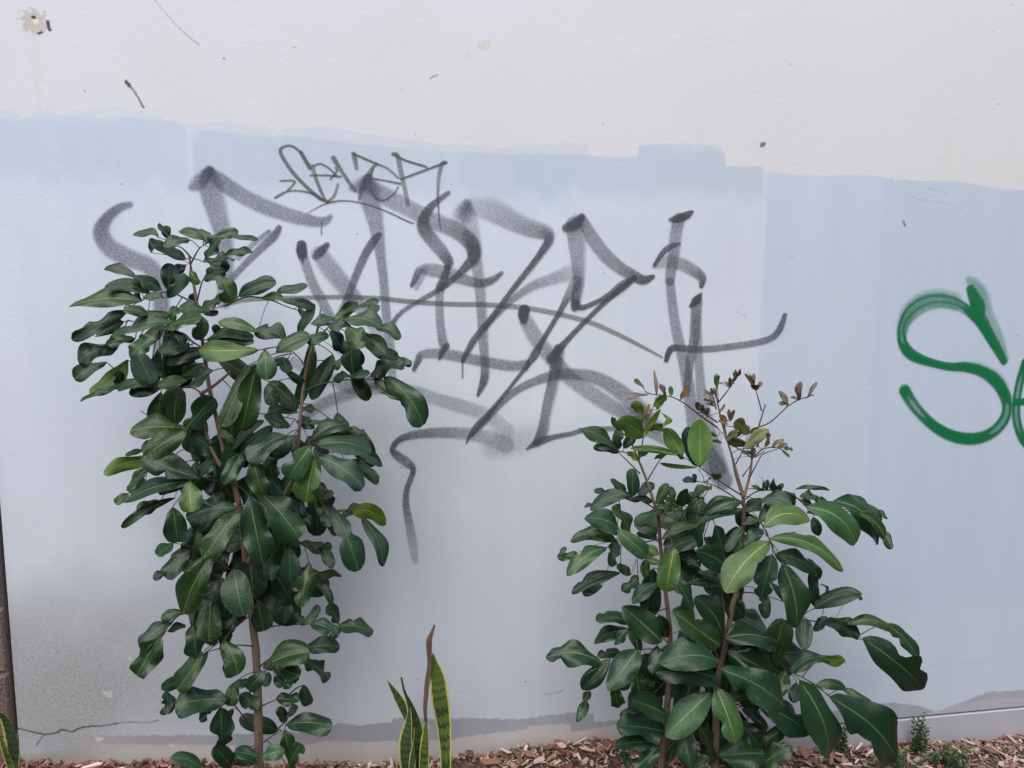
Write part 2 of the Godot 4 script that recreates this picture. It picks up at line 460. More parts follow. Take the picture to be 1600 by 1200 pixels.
func build_wall() -> void:
	var im := wall_image()
	# repair, scratches, drips, cracks and specks
	blot(im, Vector2(-0.9405, 2.215), Vector2(0.036, 0.034), Vector3(0.47, 0.44, 0.40), 0.8, 0.5)
	blot(im, Vector2(-0.9371, 2.2185), Vector2(0.008, 0.010), Vector3(0.72, 0.70, 0.68), 0.9)
	blot(im, Vector2(-0.9398, 2.2266), Vector2(0.007, 0.005), Vector3(0.05, 0.035, 0.03), 0.95)
	blot(im, Vector2(-0.942, 2.0946), Vector2(0.012, 0.10), Vector3(0.58, 0.56, 0.56), 0.3, 0.6)
	scratch(im, [Vector2(-0.9051, 2.2168), Vector2(-0.9041, 2.2069), Vector2(-0.9016, 2.1954)], 0.0025, Vector3(0.05, 0.06, 0.09), 0.9)
	scratch(im, [Vector2(-0.9312, 2.1855), Vector2(-0.9213, 2.1894)], 0.002, Vector3(0.08, 0.07, 0.07), 0.8)
	scratch(im, [Vector2(-0.6347, 2.3003), Vector2(-0.5953, 2.25), Vector2(-0.5502, 2.2029), Vector2(-0.514, 2.1755)], 0.0011, Vector3(0.2, 0.19, 0.19), 0.65)
	scratch(im, [Vector2(-0.7137, 2.0687), Vector2(-0.7044, 2.0553)], 0.003, Vector3(0.10, 0.075, 0.065), 0.8)
	scratch(im, [Vector2(-0.7043, 2.057), Vector2(-0.6902, 2.0369), Vector2(-0.6781, 2.0115), Vector2(-0.6704, 1.9979)], 0.0016, Vector3(0.17, 0.13, 0.11), 0.8)
	blot(im, Vector2(0.2912, 2.2124), Vector2(0.022, 0.013), Vector3(0.60, 0.53, 0.44), 0.55, 0.7)
	blot(im, Vector2(0.2415, 2.1828), Vector2(0.010, 0.016), Vector3(0.62, 0.55, 0.47), 0.4, 0.7)
	for s in [[Vector2(-0.8217, 2.0369), 0.004], [Vector2(0.0839, 1.95), 0.0035], [Vector2(0.0466, 2.0764), 0.003], [Vector2(0.137, 2.12), 0.003], [Vector2(0.6563, 1.9983), 0.003], [Vector2(-0.4501, 2.1422), 0.003], [Vector2(-0.2561, 2.1809), 0.003], [Vector2(2.0131, 2.1091), 0.003], [Vector2(-0.7408, 1.786), 0.003], [Vector2(-0.9626, 0.269), 0.0045], [Vector2(0.0676, 0.2401), 0.004], [Vector2(0.4207, 0.2018), 0.004], [Vector2(0.028, 0.9385), 0.004], [Vector2(0.6648, 1.5427), 0.003], [Vector2(-0.0902, 1.6548), 0.003]]:
		blot(im, s[0], Vector2(s[1], s[1]) * 0.75, Vector3(0.13, 0.12, 0.12), 0.7)
	for s in [[Vector2(0.1033, 2.1259), 0.003], [Vector2(-1.0984, 0.8058), 0.008], [Vector2(-0.7927, 0.3768), 0.007], [Vector2(-0.8602, 0.2683), 0.014], [Vector2(0.3802, 0.163), 0.006], [Vector2(0.6168, 0.483), 0.005], [Vector2(0.3131, 0.4876), 0.006], [Vector2(-0.8956, 0.1254), 0.012], [Vector2(-0.6895, 0.0886), 0.009]]:
		blot(im, s[0], Vector2(s[1], s[1] * 0.8) * 0.85, Vector3(0.66, 0.67, 0.70), 0.5, 1.2)
	scratch(im, [Vector2(0.1293, 2.1125), Vector2(0.152, 2.1225)], 0.0012, Vector3(0.25, 0.22, 0.2), 0.8)
	scratch(im, [Vector2(1.1783, 1.9503), Vector2(1.1869, 1.9545)], 0.004, Vector3(0.2, 0.18, 0.18), 0.8)
	scratch(im, [Vector2(1.6888, 1.7192), Vector2(1.6969, 1.7026)], 0.0025, Vector3(0.18, 0.2, 0.25), 0.8)
	scratch(im, [Vector2(1.7164, 1.7989), Vector2(1.7641, 1.7873), Vector2(1.8237, 1.78)], 0.001, Vector3(0.3, 0.32, 0.36), 0.6)
	scratch(im, [Vector2(1.7682, 1.8311), Vector2(1.8403, 1.8138)], 0.0011, Vector3(0.3, 0.32, 0.36), 0.7)
	scratch(im, [Vector2(1.8234, 1.7841), Vector2(1.9061, 1.7624)], 0.001, Vector3(0.27, 0.29, 0.34), 0.7)
	scratch(im, [Vector2(1.7346, 1.7721), Vector2(1.7983, 1.8046)], 0.0009, Vector3(0.3, 0.32, 0.36), 0.5)
	scratch(im, [Vector2(1.2472, 1.6128), Vector2(1.3038, 1.5968)], 0.0012, Vector3(0.34, 0.36, 0.4), 0.6)
	scratch(im, [Vector2(1.1107, 1.4208), Vector2(1.1445, 1.404)], 0.0012, Vector3(0.34, 0.36, 0.4), 0.5)
	scratch(im, [Vector2(0.2564, 1.8015), Vector2(0.3738, 1.8021), Vector2(0.493, 1.8103)], 0.0008, Vector3(0.4, 0.42, 0.48), 0.4)
	scratch(im, [Vector2(1.5886, 0.1423), Vector2(1.7129, 0.137)], 0.0014, Vector3(0.33, 0.35, 0.4), 0.55)
	scratch(im, [Vector2(1.8893, 0.142), Vector2(2.0179, 0.1391), Vector2(2.1351, 0.1371)], 0.0014, Vector3(0.33, 0.35, 0.4), 0.5)
	scratch(im, [Vector2(0.4854, 0.1517), Vector2(0.5287, 0.1547), Vector2(0.5461, 0.1622)], 0.0012, Vector3(0.26, 0.27, 0.31), 0.7)
	scratch(im, [Vector2(0.1636, 0.173), Vector2(0.2052, 0.1716), Vector2(0.2406, 0.1619)], 0.0018, Vector3(0.7, 0.72, 0.76), 0.5)
	scratch(im, [Vector2(-0.1222, 0.1525), Vector2(-0.0617, 0.1644), Vector2(-0.0171, 0.1692)], 0.0018, Vector3(0.66, 0.68, 0.74), 0.4)
	# the crack in the left corner
	scratch(im, [Vector2(-1.1187, 0.1817), Vector2(-1.0809, 0.1679), Vector2(-1.0462, 0.1564), Vector2(-1.0142, 0.1574), Vector2(-0.9958, 0.1659), Vector2(-0.9677, 0.1571), Vector2(-0.9492, 0.1656), Vector2(-0.9202, 0.1691), Vector2(-0.8841, 0.1677), Vector2(-0.8384, 0.1717)], 0.0016, Vector3(0.06, 0.055, 0.05), 0.85)
	scratch(im, [Vector2(-0.8384, 0.1717), Vector2(-0.8018, 0.1724), Vector2(-0.7561, 0.1661), Vector2(-0.7226, 0.1713)], 0.0012, Vector3(0.12, 0.11, 0.10), 0.6)
	scratch(im, [Vector2(-1.0464, 0.1544), Vector2(-1.0618, 0.1354), Vector2(-1.0696, 0.1239)], 0.0012, Vector3(0.12, 0.11, 0.10), 0.6)
	for i in 50:
		var p := Vector2(rng.randf_range(WALL_LEFT, 2.4), rng.randf_range(0.0, WALL_TOP))
		var g := rng.randf_range(0.0012, 0.0024)
		blot(im, p, Vector2(g * rng.randf_range(1.0, 2.5), g), Vector3(0.28, 0.26, 0.26), rng.randf_range(0.2, 0.6))
	var fn := FastNoiseLite.new()
	fn.seed = 88
	fn.noise_type = FastNoiseLite.TYPE_SIMPLEX_SMOOTH
	fn.frequency = 0.13
	fn.fractal_octaves = 4
	fn.fractal_gain = 0.62
	relief = fn.get_image(2048, 1344)
	var m := StandardMaterial3D.new()
	m.albedo_texture = ImageTexture.create_from_image(im)
	m.roughness = 0.72
	m.metallic_specular = 0.4
	m.heightmap_enabled = true
	m.heightmap_texture = ImageTexture.create_from_image(relief)
	m.heightmap_scale = 0.04
	m.texture_repeat = false
	mats.wall = m
	mats.footing = m.duplicate()
	var root := thing("painted_wall", "pale blue painted rendered wall covered in graffiti behind the saplings", "wall", Vector3.ZERO)
	mats.root_wall = root
	var crevice := plain_mat(Color(0.10, 0.095, 0.10), 0.95)
	var gx: float = 1.3419
	var gy: float = -0.0316
	# the render: it ends in a groove over the footing on the right and runs into the soil on the left
	part("render_coat", box_mesh(Vector3(WALL_LEFT, WALL_LOW, -0.03), Vector3(gx, gy + 0.004, 0.0), 0.0), m, root)
	part("render_coat", box_mesh(Vector3(WALL_LEFT, gy + 0.004, -0.03), Vector3(WALL_RIGHT, WALL_TOP, 0.0), 0.0), m, root)
	part("footing", box_mesh(Vector3(gx, WALL_LOW, -0.03), Vector3(WALL_RIGHT, gy - 0.004, 0.003), 0.003), m, root)
	part("core", box_mesh(Vector3(WALL_LEFT, WALL_LOW, -0.2), Vector3(WALL_RIGHT, WALL_TOP - 0.002, -0.026), 0.0), crevice, root)


func build_block_wall() -> void:
	var root := thing("block_wall", "brown grey block wall at the left end of the painted wall", "wall", Vector3(WALL_LEFT, 0, 0))
	var tones := []
	for i in 5:
		var m := plain_mat(Color(0.14, 0.105, 0.105) * rng.randf_range(0.8, 1.25), 0.7)
		m.heightmap_enabled = true
		m.heightmap_texture = mats.wall.heightmap_texture
		m.heightmap_scale = 0.5
		m.uv1_triplanar = true
		m.uv1_scale = Vector3(0.4, 0.4, 0.4)
		tones.append(m)
	var mortar := plain_mat(Color(0.24, 0.20, 0.20), 0.95)
	part("mortar", box_mesh(Vector3(-1.6, WALL_LOW, -0.2), Vector3(-0.012, WALL_TOP, 0.004)), mortar, root)
	var rows := int((WALL_TOP - WALL_LOW) / 0.2)
	for r in rows:
		var y0: float = WALL_LOW + r * 0.2 + 0.0793 - 0.2
		var x1 := -0.012
		var first := 0.4 if r % 2 == 0 else 0.2
		while x1 > -1.55:
			var width := first
			first = 0.4
			var x0 := maxf(x1 - width, -1.6)
			part("block", box_mesh(Vector3(x0 + 0.005, maxf(y0 + 0.005, WALL_LOW), -0.1), Vector3(x1 - 0.001, minf(y0 + 0.195, WALL_TOP - 0.003), 0.012 + rng.randf_range(-0.0015, 0.002)), 0.005), tones[rng.randi() % 5], root)
			x1 = x0


func build_shade_walls() -> void:
	# two added, unseen walls, right and behind, that dim the painted wall's base and right
	var brown := plain_mat(Color(0.13, 0.10, 0.095), 0.85)
	for b in [["added_shade_wall_right", Vector3(WALL_RIGHT, WALL_LOW, -0.2), Vector3(WALL_RIGHT + 0.2, WALL_TOP + 0.3, 7.0)], ["added_shade_wall_behind", Vector3(-9.0, WALL_LOW, 6.0), Vector3(WALL_RIGHT, 2.7, 6.15)]]:
		var o := part(b[0], box_mesh(b[1], b[2]), brown, self)
		o.set_meta("kind", "structure")


# ---------------------------------------------------------------- paint on the wall
func sheet(area: Rect2, step: float) -> Dictionary:
	var w := int(area.size.x / step)
	var h := int(area.size.y / step)
	var total := PackedFloat32Array()
	total.resize(w * h)
	var one := PackedFloat32Array()
	one.resize(w * h)
	return {"area": area, "step": step, "w": w, "h": h, "total": total, "one": one}


func stroke(s: Dictionary, pts: Array, soft_left: float, soft_right: float, hollow := 0.0) -> void:
	# one pass of the can or pen: points are x, y, half width, density; each side of the line has its own feather
	var path := smoothed(pts, 7)
	var w: int = s.w
	var h: int = s.h
	var step: float = s.step
	var at: Vector2 = s.area.position
	var top: float = s.area.end.y
	var one: PackedFloat32Array = s.one
	var lo := Vector2i(w, h)
	var hi := Vector2i(-1, -1)
	for i in path.size() - 1:
		var a := Vector2((path[i].x - at.x) / step, (top - path[i].y) / step)
		var b := Vector2((path[i + 1].x - at.x) / step, (top - path[i + 1].y) / step)
		var ra: float = maxf(path[i].z / step, 0.5)
		var rb: float = maxf(path[i + 1].z / step, 0.5)
		var ab := b - a
		var len2 := maxf(ab.length_squared(), 0.0001)
		var reach := maxf(ra, rb) * (1.0 + maxf(soft_left, soft_right) * 1.2) + 1.0
		var x0 := maxi(floori(minf(a.x, b.x) - reach), 0)
		var x1 := mini(ceili(maxf(a.x, b.x) + reach), w - 1)
		var y0 := maxi(floori(minf(a.y, b.y) - reach), 0)
		var y1 := mini(ceili(maxf(a.y, b.y) + reach), h - 1)
		lo = Vector2i(mini(lo.x, x0), mini(lo.y, y0))
		hi = Vector2i(maxi(hi.x, x1), maxi(hi.y, y1))
		for y in range(y0, y1 + 1):
			for x in range(x0, x1 + 1):
				var p := Vector2(x + 0.5, y + 0.5)
				var t := clampf((p - a).dot(ab) / len2, 0.0, 1.0)
				var d := (p - a - ab * t).length()
				var r := lerpf(ra, rb, t)
				var sf := soft_left if ab.cross(p - a) < 0.0 else soft_right
				if d < r * (1.0 + sf * 1.2) + 1.0:
					var e := maxf(sf * r * 0.75, 0.7)
					var c: float = 0.88 * lerpf(path[i].w, path[i + 1].w, t) * (1.0 - smoothstep(r - e, r + e * 1.2, d))
					if hollow > 0.0:
						var across := (d / r) * (-1.0 if ab.cross(p - a) < 0.0 else 1.0)
						var drift := 0.30 * soft.get_noise_2d(path[i].x * 5.0, path[i].y * 5.0)
						c *= 1.0 - hollow * exp(-pow((across - 0.15 - drift) / 0.16, 2.0)) * clampf(0.5 + 2.2 * soft.get_noise_2d(path[i].x * 3.0 + 9.0, path[i].y * 3.0), 0, 1)
						c *= 0.86 + 0.14 * grain.get_noise_2d(across * 4.0, path[i].x * 2.0 + path[i].y * 2.0)
					var k := y * w + x
					if c > one[k]:
						one[k] = c
	var total: PackedFloat32Array = s.total
	for y in range(lo.y, hi.y + 1):
		for x in range(lo.x, hi.x + 1):
			var k := y * w + x
			if one[k] > 0.0:
				total[k] = 1.0 - (1.0 - total[k]) * (1.0 - one[k] * (1.0 - 0.22 * total[k]))
				one[k] = 0.0
	s.one = one
	s.total = total


func lay(s: Dictionary, called: String, label: String, proud: float, thin: Vector3, thick: Vector3, speckle: float, dry: float, cut: float) -> void:
	var w: int = s.w
	var h: int = s.h
	var im := Image.create(w, h, false, Image.FORMAT_RGBA8)
	var total: PackedFloat32Array = s.total
	for y in h:
		for x in w:
			var a := total[y * w + x]
			var g := grain.get_noise_2d(x * 0.7 * s.step / 0.002, y * 0.7 * s.step / 0.002)
			var g2 := grain.get_noise_2d(x * 0.09, y * 0.09 + 50.0)
			if a > 0.004:
				a = clampf(a + speckle * g * (a * (1.0 - a) * 2.6 + 0.02) + 0.05 * g2 * a, 0, 1)
				a *= 1.0 - dry * clampf(g * 1.6 + 0.25, 0, 1)
			var c := thin.lerp(thick, smoothstep(0.35, 0.9, a))
			var col := linear_bytes(c)
			col.a = a
			im.set_pixel(x, y, col)
	var st := SurfaceTool.new()
	st.begin(Mesh.PRIMITIVE_TRIANGLES)
	var cell := 5
	var area: Rect2 = s.area
	for cy in range(0, h, cell):
		for cx in range(0, w, cell):
			var most := 0.0
			for y in range(maxi(cy - 1, 0), mini(cy + cell + 1, h)):
				for x in range(maxi(cx - 1, 0), mini(cx + cell + 1, w)):
					most = maxf(most, total[y * w + x])
			if most > cut:
				var q := [Vector2(cx, cy), Vector2(mini(cx + cell, w), cy), Vector2(mini(cx + cell, w), mini(cy + cell, h)), Vector2(cx, mini(cy + cell, h))]
				for k in [0, 1, 2, 0, 2, 3]:
					var uv := Vector2(q[k].x / w, q[k].y / h)
					st.set_uv(uv)
					st.set_normal(Vector3(0, 0, 1))
					st.add_vertex(Vector3(area.position.x + uv.x * area.size.x, area.end.y - uv.y * area.size.y, proud))
	st.index()
	var m := StandardMaterial3D.new()
	m.albedo_texture = ImageTexture.create_from_image(im)
	m.transparency = BaseMaterial3D.TRANSPARENCY_ALPHA
	m.roughness = 0.6
	m.metallic_specular = 0.4
	m.texture_repeat = false
	var per := relief.get_width() / (WALL_RIGHT - WALL_LEFT)
	var bit := relief.get_region(Rect2i(int((area.position.x - WALL_LEFT) * per), int((WALL_TOP - area.end.y) * per), int(area.size.x * per), int(area.size.y * per)))
	m.heightmap_enabled = true
	m.heightmap_texture = ImageTexture.create_from_image(bit)
	m.heightmap_scale = 0.04
	var o := part(called, st.commit(), m, mats.root_wall)
	o.set_meta("label", label)


func build_graffiti() -> void:
	var pen := sheet(Rect2(-0.5048, 1.2563, 1.3966, 0.687), 0.0017)
	stroke(pen, [Vector4(-0.223, 1.8535, 0.0062, 0.85), Vector4(-0.247, 1.8964, 0.0053, 0.85)], 0.25, 0.25)
	stroke(pen, [Vector4(-0.247, 1.8964, 0.0044, 0.7), Vector4(-0.2682, 1.912, 0.0035, 0.8), Vector4(-0.2878, 1.9133, 0.0035, 0.8), Vector4(-0.3043, 1.902, 0.0044, 0.8), Vector4(-0.2979, 1.8805, 0.0053, 0.75), Vector4(-0.2705, 1.8378, 0.0053, 0.75), Vector4(-0.232, 1.7968, 0.0053, 0.8), Vector4(-0.1964, 1.7663, 0.0053, 0.8), Vector4(-0.1746, 1.7576, 0.0045, 0.8)], 0.25, 0.25)
	stroke(pen, [Vector4(-0.3073, 1.8134, 0.0026, 0.8), Vector4(-0.2748, 1.8159, 0.0027, 0.85), Vector4(-0.2678, 1.8088, 0.0027, 0.85), Vector4(-0.2939, 1.7827, 0.0027, 0.8), Vector4(-0.3233, 1.7657, 0.0035, 0.8), Vector4(-0.2939, 1.7827, 0.0027, 0.8), Vector4(-0.2576, 1.7871, 0.0027, 0.8), Vector4(-0.2143, 1.7788, 0.0036, 0.8), Vector4(-0.1892, 1.7628, 0.0036, 0.7)], 0.25, 0.25)
	stroke(pen, [Vector4(-0.1746, 1.7576, 0.0045, 0.7), Vector4(-0.1558, 1.7745, 0.0045, 0.65), Vector4(-0.1439, 1.8079, 0.0036, 0.55)], 0.25, 0.25)
	stroke(pen, [Vector4(-0.2156, 1.8573, 0.0062, 0.55), Vector4(-0.2058, 1.8211, 0.0053, 0.7), Vector4(-0.1922, 1.7848, 0.0045, 0.75), Vector4(-0.1818, 1.7629, 0.0036, 0.7)], 0.25, 0.25)
	stroke(pen, [Vector4(-0.2138, 1.8574, 0.0027, 0.8), Vector4(-0.1936, 1.8652, 0.0027, 0.85), Vector4(-0.1684, 1.8531, 0.0027, 0.85), Vector4(-0.147, 1.8316, 0.0027, 0.8)], 0.25, 0.25)
	stroke(pen, [Vector4(-0.2218, 1.8317, 0.0027, 0.8), Vector4(-0.1763, 1.8328, 0.0027, 0.85), Vector4(-0.136, 1.8301, 0.0036, 0.8)], 0.25, 0.25)
	stroke(pen, [Vector4(-0.1656, 1.822, 0.0027, 0.8), Vector4(-0.1467, 1.8445, 0.0036, 0.7), Vector4(-0.1501, 1.8554, 0.0036, 0.6)], 0.25, 0.25)
	stroke(pen, [Vector4(-0.1548, 1.8826, 0.0071, 0.8), Vector4(-0.132, 1.8448, 0.0054, 0.7), Vector4(-0.1107, 1.8123, 0.0054, 0.75), Vector4(-0.0945, 1.7905, 0.0045, 0.6)], 0.25, 0.25)
	stroke(pen, [Vector4(-0.1013, 1.895, 0.0027, 0.8), Vector4(-0.0959, 1.8933, 0.0071, 0.75), Vector4(-0.0894, 1.855, 0.0054, 0.6)], 0.25, 0.25)
	stroke(pen, [Vector4(-0.094, 1.8952, 0.0036, 0.8), Vector4(-0.061, 1.8815, 0.0036, 0.85), Vector4(-0.0316, 1.8694, 0.0036, 0.8), Vector4(-0.0001, 1.8573, 0.0036, 0.65), Vector4(0.0313, 1.8303, 0.0036, 0.6)], 0.25, 0.25)
	stroke(pen, [Vector4(-0.0316, 1.8694, 0.0045, 0.75), Vector4(-0.0544, 1.843, 0.0054, 0.65), Vector4(-0.0739, 1.802, 0.0054, 0.7), Vector4(-0.084, 1.7648, 0.0045, 0.6)], 0.25, 0.25)
	stroke(pen, [Vector4(-0.0411, 1.8581, 0.0027, 0.8), Vector4(-0.0492, 1.8247, 0.0022, 0.9), Vector4(-0.0463, 1.7878, 0.0022, 0.85), Vector4(-0.0262, 1.7659, 0.0027, 0.8), Vector4(-0.0036, 1.7682, 0.0027, 0.8), Vector4(0.0192, 1.7854, 0.0027, 0.75), Vector4(0.0308, 1.8042, 0.0027, 0.6)], 0.25, 0.25)
	stroke(pen, [Vector4(-0.0436, 1.8267, 0.0036, 0.8), Vector4(-0.0101, 1.8219, 0.0027, 0.85), Vector4(0.0366, 1.8137, 0.0036, 0.8)], 0.25, 0.25)
	stroke(pen, [Vector4(0.0175, 1.8983, 0.0054, 0.8), Vector4(0.0305, 1.8931, 0.0072, 0.65), Vector4(0.0409, 1.8416, 0.0072, 0.6), Vector4(0.0514, 1.7935, 0.0063, 0.55), Vector4(0.0584, 1.7544, 0.0064, 0.6)], 0.25, 0.25)
	stroke(pen, [Vector4(0.023, 1.8966, 0.0036, 0.8), Vector4(0.0509, 1.8826, 0.0036, 0.85), Vector4(0.0847, 1.8724, 0.0036, 0.85), Vector4(0.1111, 1.8656, 0.0036, 0.8), Vector4(0.1168, 1.8602, 0.0027, 0.8)], 0.25, 0.25)
	stroke(pen, [Vector4(0.0387, 1.8267, 0.0027, 0.8), Vector4(0.0805, 1.8426, 0.0036, 0.85), Vector4(0.1263, 1.8604, 0.0036, 0.8), Vector4(0.1722, 1.8784, 0.0036, 0.85)], 0.25, 0.25)
	stroke(pen, [Vector4(0.1722, 1.8784, 0.0055, 0.7), Vector4(0.1607, 1.8725, 0.0064, 0.65), Vector4(0.1507, 1.8293, 0.0055, 0.55), Vector4(0.1482, 1.773, 0.0037, 0.65), Vector4(0.1514, 1.7164, 0.0023, 0.8), Vector4(0.1567, 1.6786, 0.0018, 0.7)], 0.25, 0.25)
	stroke(pen, [Vector4(-0.236, 1.7215, 0.0018, 0.5), Vector4(-0.197, 1.7443, 0.0022, 0.75), Vector4(-0.1563, 1.7579, 0.0027, 0.85), Vector4(-0.1138, 1.7605, 0.0022, 0.85), Vector4(-0.0583, 1.7504, 0.0023, 0.85), Vector4(-0.0024, 1.7309, 0.0023, 0.85), Vector4(0.0538, 1.7055, 0.0027, 0.85), Vector4(0.0746, 1.6983, 0.0027, 0.7)], 0.25, 0.25)
	stroke(pen, [Vector4(-0.4748, 1.4569, 0.0062, 0.6), Vector4(-0.424, 1.4699, 0.0062, 0.62), Vector4(-0.3514, 1.4754, 0.0063, 0.65), Vector4(-0.2599, 1.4772, 0.0063, 0.66), Vector4(-0.1486, 1.4791, 0.0068, 0.66), Vector4(-0.0357, 1.4752, 0.0073, 0.68), Vector4(0.0597, 1.4655, 0.0074, 0.68), Vector4(0.1759, 1.4576, 0.0074, 0.68), Vector4(0.294, 1.4554, 0.0075, 0.64), Vector4(0.414, 1.4453, 0.008, 0.6), Vector4(0.5157, 1.4271, 0.0081, 0.6), Vector4(0.6189, 1.4006, 0.0077, 0.6), Vector4(0.703, 1.3657, 0.0072, 0.62), Vector4(0.7883, 1.3242, 0.0058, 0.65), Vector4(0.8619, 1.2863, 0.0029, 0.7)], 0.3, 0.3)
	lay(pen, "marker_graffiti", "small olive marker tag with long thin underline", 0.0012, Vector3(0.10, 0.105, 0.07), Vector3(0.045, 0.05, 0.032), 0.9, 0.34, 0.02)
	var can := sheet(Rect2(-0.8619, 0.5931, 2.1998, 1.3063), 0.0022)
	stroke(can, [Vector4(-0.7213, 1.7403, 0.0086, 0.55), Vector4(-0.7524, 1.7291, 0.0112, 0.65), Vector4(-0.7863, 1.6984, 0.0146, 0.7), Vector4(-0.8019, 1.6626, 0.0206, 0.62), Vector4(-0.7839, 1.6218, 0.0241, 0.5), Vector4(-0.7344, 1.5917, 0.0243, 0.5), Vector4(-0.6806, 1.5685, 0.0226, 0.5), Vector4(-0.6551, 1.5232, 0.0227, 0.5), Vector4(-0.6518, 1.4499, 0.0211, 0.55), Vector4(-0.6608, 1.339, 0.0212, 0.5), Vector4(-0.6443, 1.2453, 0.0195, 0.4)], 0.45, 0.35)
	stroke(can, [Vector4(-0.5519, 1.7918, 0.0104, 0.5), Vector4(-0.5304, 1.8065, 0.0191, 0.55), Vector4(-0.5011, 1.8394, 0.0122, 0.7)], 0.6, 0.4)
	stroke(can, [Vector4(-0.505, 1.8286, 0.0191, 0.6), Vector4(-0.5028, 1.8, 0.0296, 0.5), Vector4(-0.4975, 1.7606, 0.0297, 0.48), Vector4(-0.4839, 1.7066, 0.0263, 0.45), Vector4(-0.4707, 1.6431, 0.0229, 0.5), Vector4(-0.4705, 1.5606, 0.0212, 0.5), Vector4(-0.4779, 1.4681, 0.0195, 0.4)], 0.5, 0.22)
	stroke(can, [Vector4(-0.5012, 1.8358, 0.0122, 0.6), Vector4(-0.4726, 1.8096, 0.0209, 0.52), Vector4(-0.4124, 1.7694, 0.0211, 0.48), Vector4(-0.3423, 1.7362, 0.0212, 0.48), Vector4(-0.2528, 1.7083, 0.0187, 0.5), Vector4(-0.1927, 1.7, 0.0134, 0.55), Vector4(-0.1684, 1.7152, 0.0072, 0.5)], 0.3, 0.3)
	stroke(can, [Vector4(-0.1946, 1.7, 0.0018, 0.7), Vector4(-0.1956, 1.6629, 0.0018, 0.7)], 0.3, 0.3)
	stroke(can, [Vector4(-0.3153, 1.6817, 0.0071, 0.8), Vector4(-0.3306, 1.6576, 0.0115, 0.72), Vector4(-0.3735, 1.6166, 0.0107, 0.6), Vector4(-0.4201, 1.5701, 0.0089, 0.6), Vector4(-0.4725, 1.5126, 0.008, 0.5)], 0.25, 0.3)
	stroke(can, [Vector4(-0.3446, 1.6703, 0.0053, 0.6), Vector4(-0.3816, 1.6404, 0.0071, 0.45), Vector4(-0.4335, 1.594, 0.0088, 0.4)], 0.3, 0.4)
	stroke(can, [Vector4(-0.2533, 1.6325, 0.0134, 0.95), Vector4(-0.2539, 1.6139, 0.0152, 0.9), Vector4(-0.2524, 1.6028, 0.0134, 0.75)], 0.25, 0.25)
	stroke(can, [Vector4(-0.2539, 1.6139, 0.0143, 0.5), Vector4(-0.239, 1.5618, 0.0135, 0.48), Vector4(-0.222, 1.5131, 0.0144, 0.5), Vector4(-0.1992, 1.4677, 0.0145, 0.5), Vector4(-0.1763, 1.4183, 0.0136, 0.5), Vector4(-0.145, 1.3241, 0.0119, 0.45)], 0.3, 0.3)
	stroke(can, [Vector4(-0.2596, 1.6064, 0.0018, 0.8), Vector4(-0.2602, 1.5878, 0.0018, 0.75)], 0.3, 0.3)
	stroke(can, [Vector4(-0.2504, 1.6065, 0.0018, 0.8), Vector4(-0.2513, 1.5786, 0.0018, 0.7)], 0.3, 0.3)
	stroke(can, [Vector4(0.1668, 1.3285, 0.0019, 0.8), Vector4(0.1467, 1.2874, 0.0019, 0.8)], 0.3, 0.3)
	stroke(can, [Vector4(-0.1798, 1.6333, 0.0072, 0.85), Vector4(-0.2007, 1.6125, 0.0126, 0.82), Vector4(-0.2158, 1.5975, 0.009, 0.6)], 0.35, 0.3)
	stroke(can, [Vector4(-0.2027, 1.6069, 0.0216, 0.42), Vector4(-0.1725, 1.5622, 0.0253, 0.42), Vector4(-0.1364, 1.517, 0.0245, 0.45), Vector4(-0.1074, 1.4791, 0.0218, 0.5), Vector4(-0.0782, 1.4332, 0.0183, 0.42), Vector4(-0.0377, 1.3713, 0.0165, 0.3)], 0.4, 0.45)
	stroke(can, [Vector4(-0.0282, 1.6649, 0.0073, 0.8), Vector4(-0.0474, 1.6421, 0.0118, 0.78), Vector4(-0.0747, 1.5967, 0.0118, 0.7), Vector4(-0.1003, 1.5398, 0.0109, 0.65), Vector4(-0.1223, 1.4829, 0.0109, 0.6), Vector4(-0.1499, 1.4258, 0.0091, 0.5), Vector4(-0.17, 1.3724, 0.0082, 0.4)], 0.25, 0.3)
	stroke(can, [Vector4(-0.1073, 1.7976, 0.0072, 0.4), Vector4(-0.0775, 1.8056, 0.0179, 0.55), Vector4(-0.0547, 1.832, 0.009, 0.75)], 0.7, 0.6)
	stroke(can, [Vector4(-0.0586, 1.8208, 0.018, 0.5), Vector4(-0.0555, 1.7913, 0.0288, 0.5), Vector4(-0.0489, 1.7506, 0.027, 0.48), Vector4(-0.037, 1.6948, 0.0217, 0.48), Vector4(-0.0272, 1.6197, 0.0154, 0.5), Vector4(-0.0176, 1.5249, 0.0128, 0.52), Vector4(-0.0118, 1.4291, 0.0129, 0.52), Vector4(-0.0023, 1.3225, 0.0139, 0.5), Vector4(0.0019, 1.2344, 0.013, 0.4)], 0.4, 0.28)
	stroke(can, [Vector4(-0.0516, 1.8025, 0.0198, 0.5), Vector4(-0.0017, 1.7738, 0.0253, 0.42), Vector4(0.0639, 1.7414, 0.0236, 0.4), Vector4(0.1206, 1.7122, 0.0238, 0.45), Vector4(0.1781, 1.6902, 0.0239, 0.5), Vector4(0.2205, 1.6679, 0.024, 0.6), Vector4(0.2515, 1.6338, 0.0222, 0.8), Vector4(0.2533, 1.5992, 0.0185, 0.85), Vector4(0.2316, 1.572, 0.013, 0.8), Vector4(0.2, 1.541, 0.0093, 0.75), Vector4(0.1627, 1.5119, 0.0083, 0.85), Vector4(0.1217, 1.4867, 0.0074, 0.7), Vector4(0.0595, 1.452, 0.0065, 0.65), Vector4(0.0244, 1.4251, 0.0064, 0.7), Vector4(0.0028, 1.3943, 0.0083, 0.75)], 0.35, 0.3)
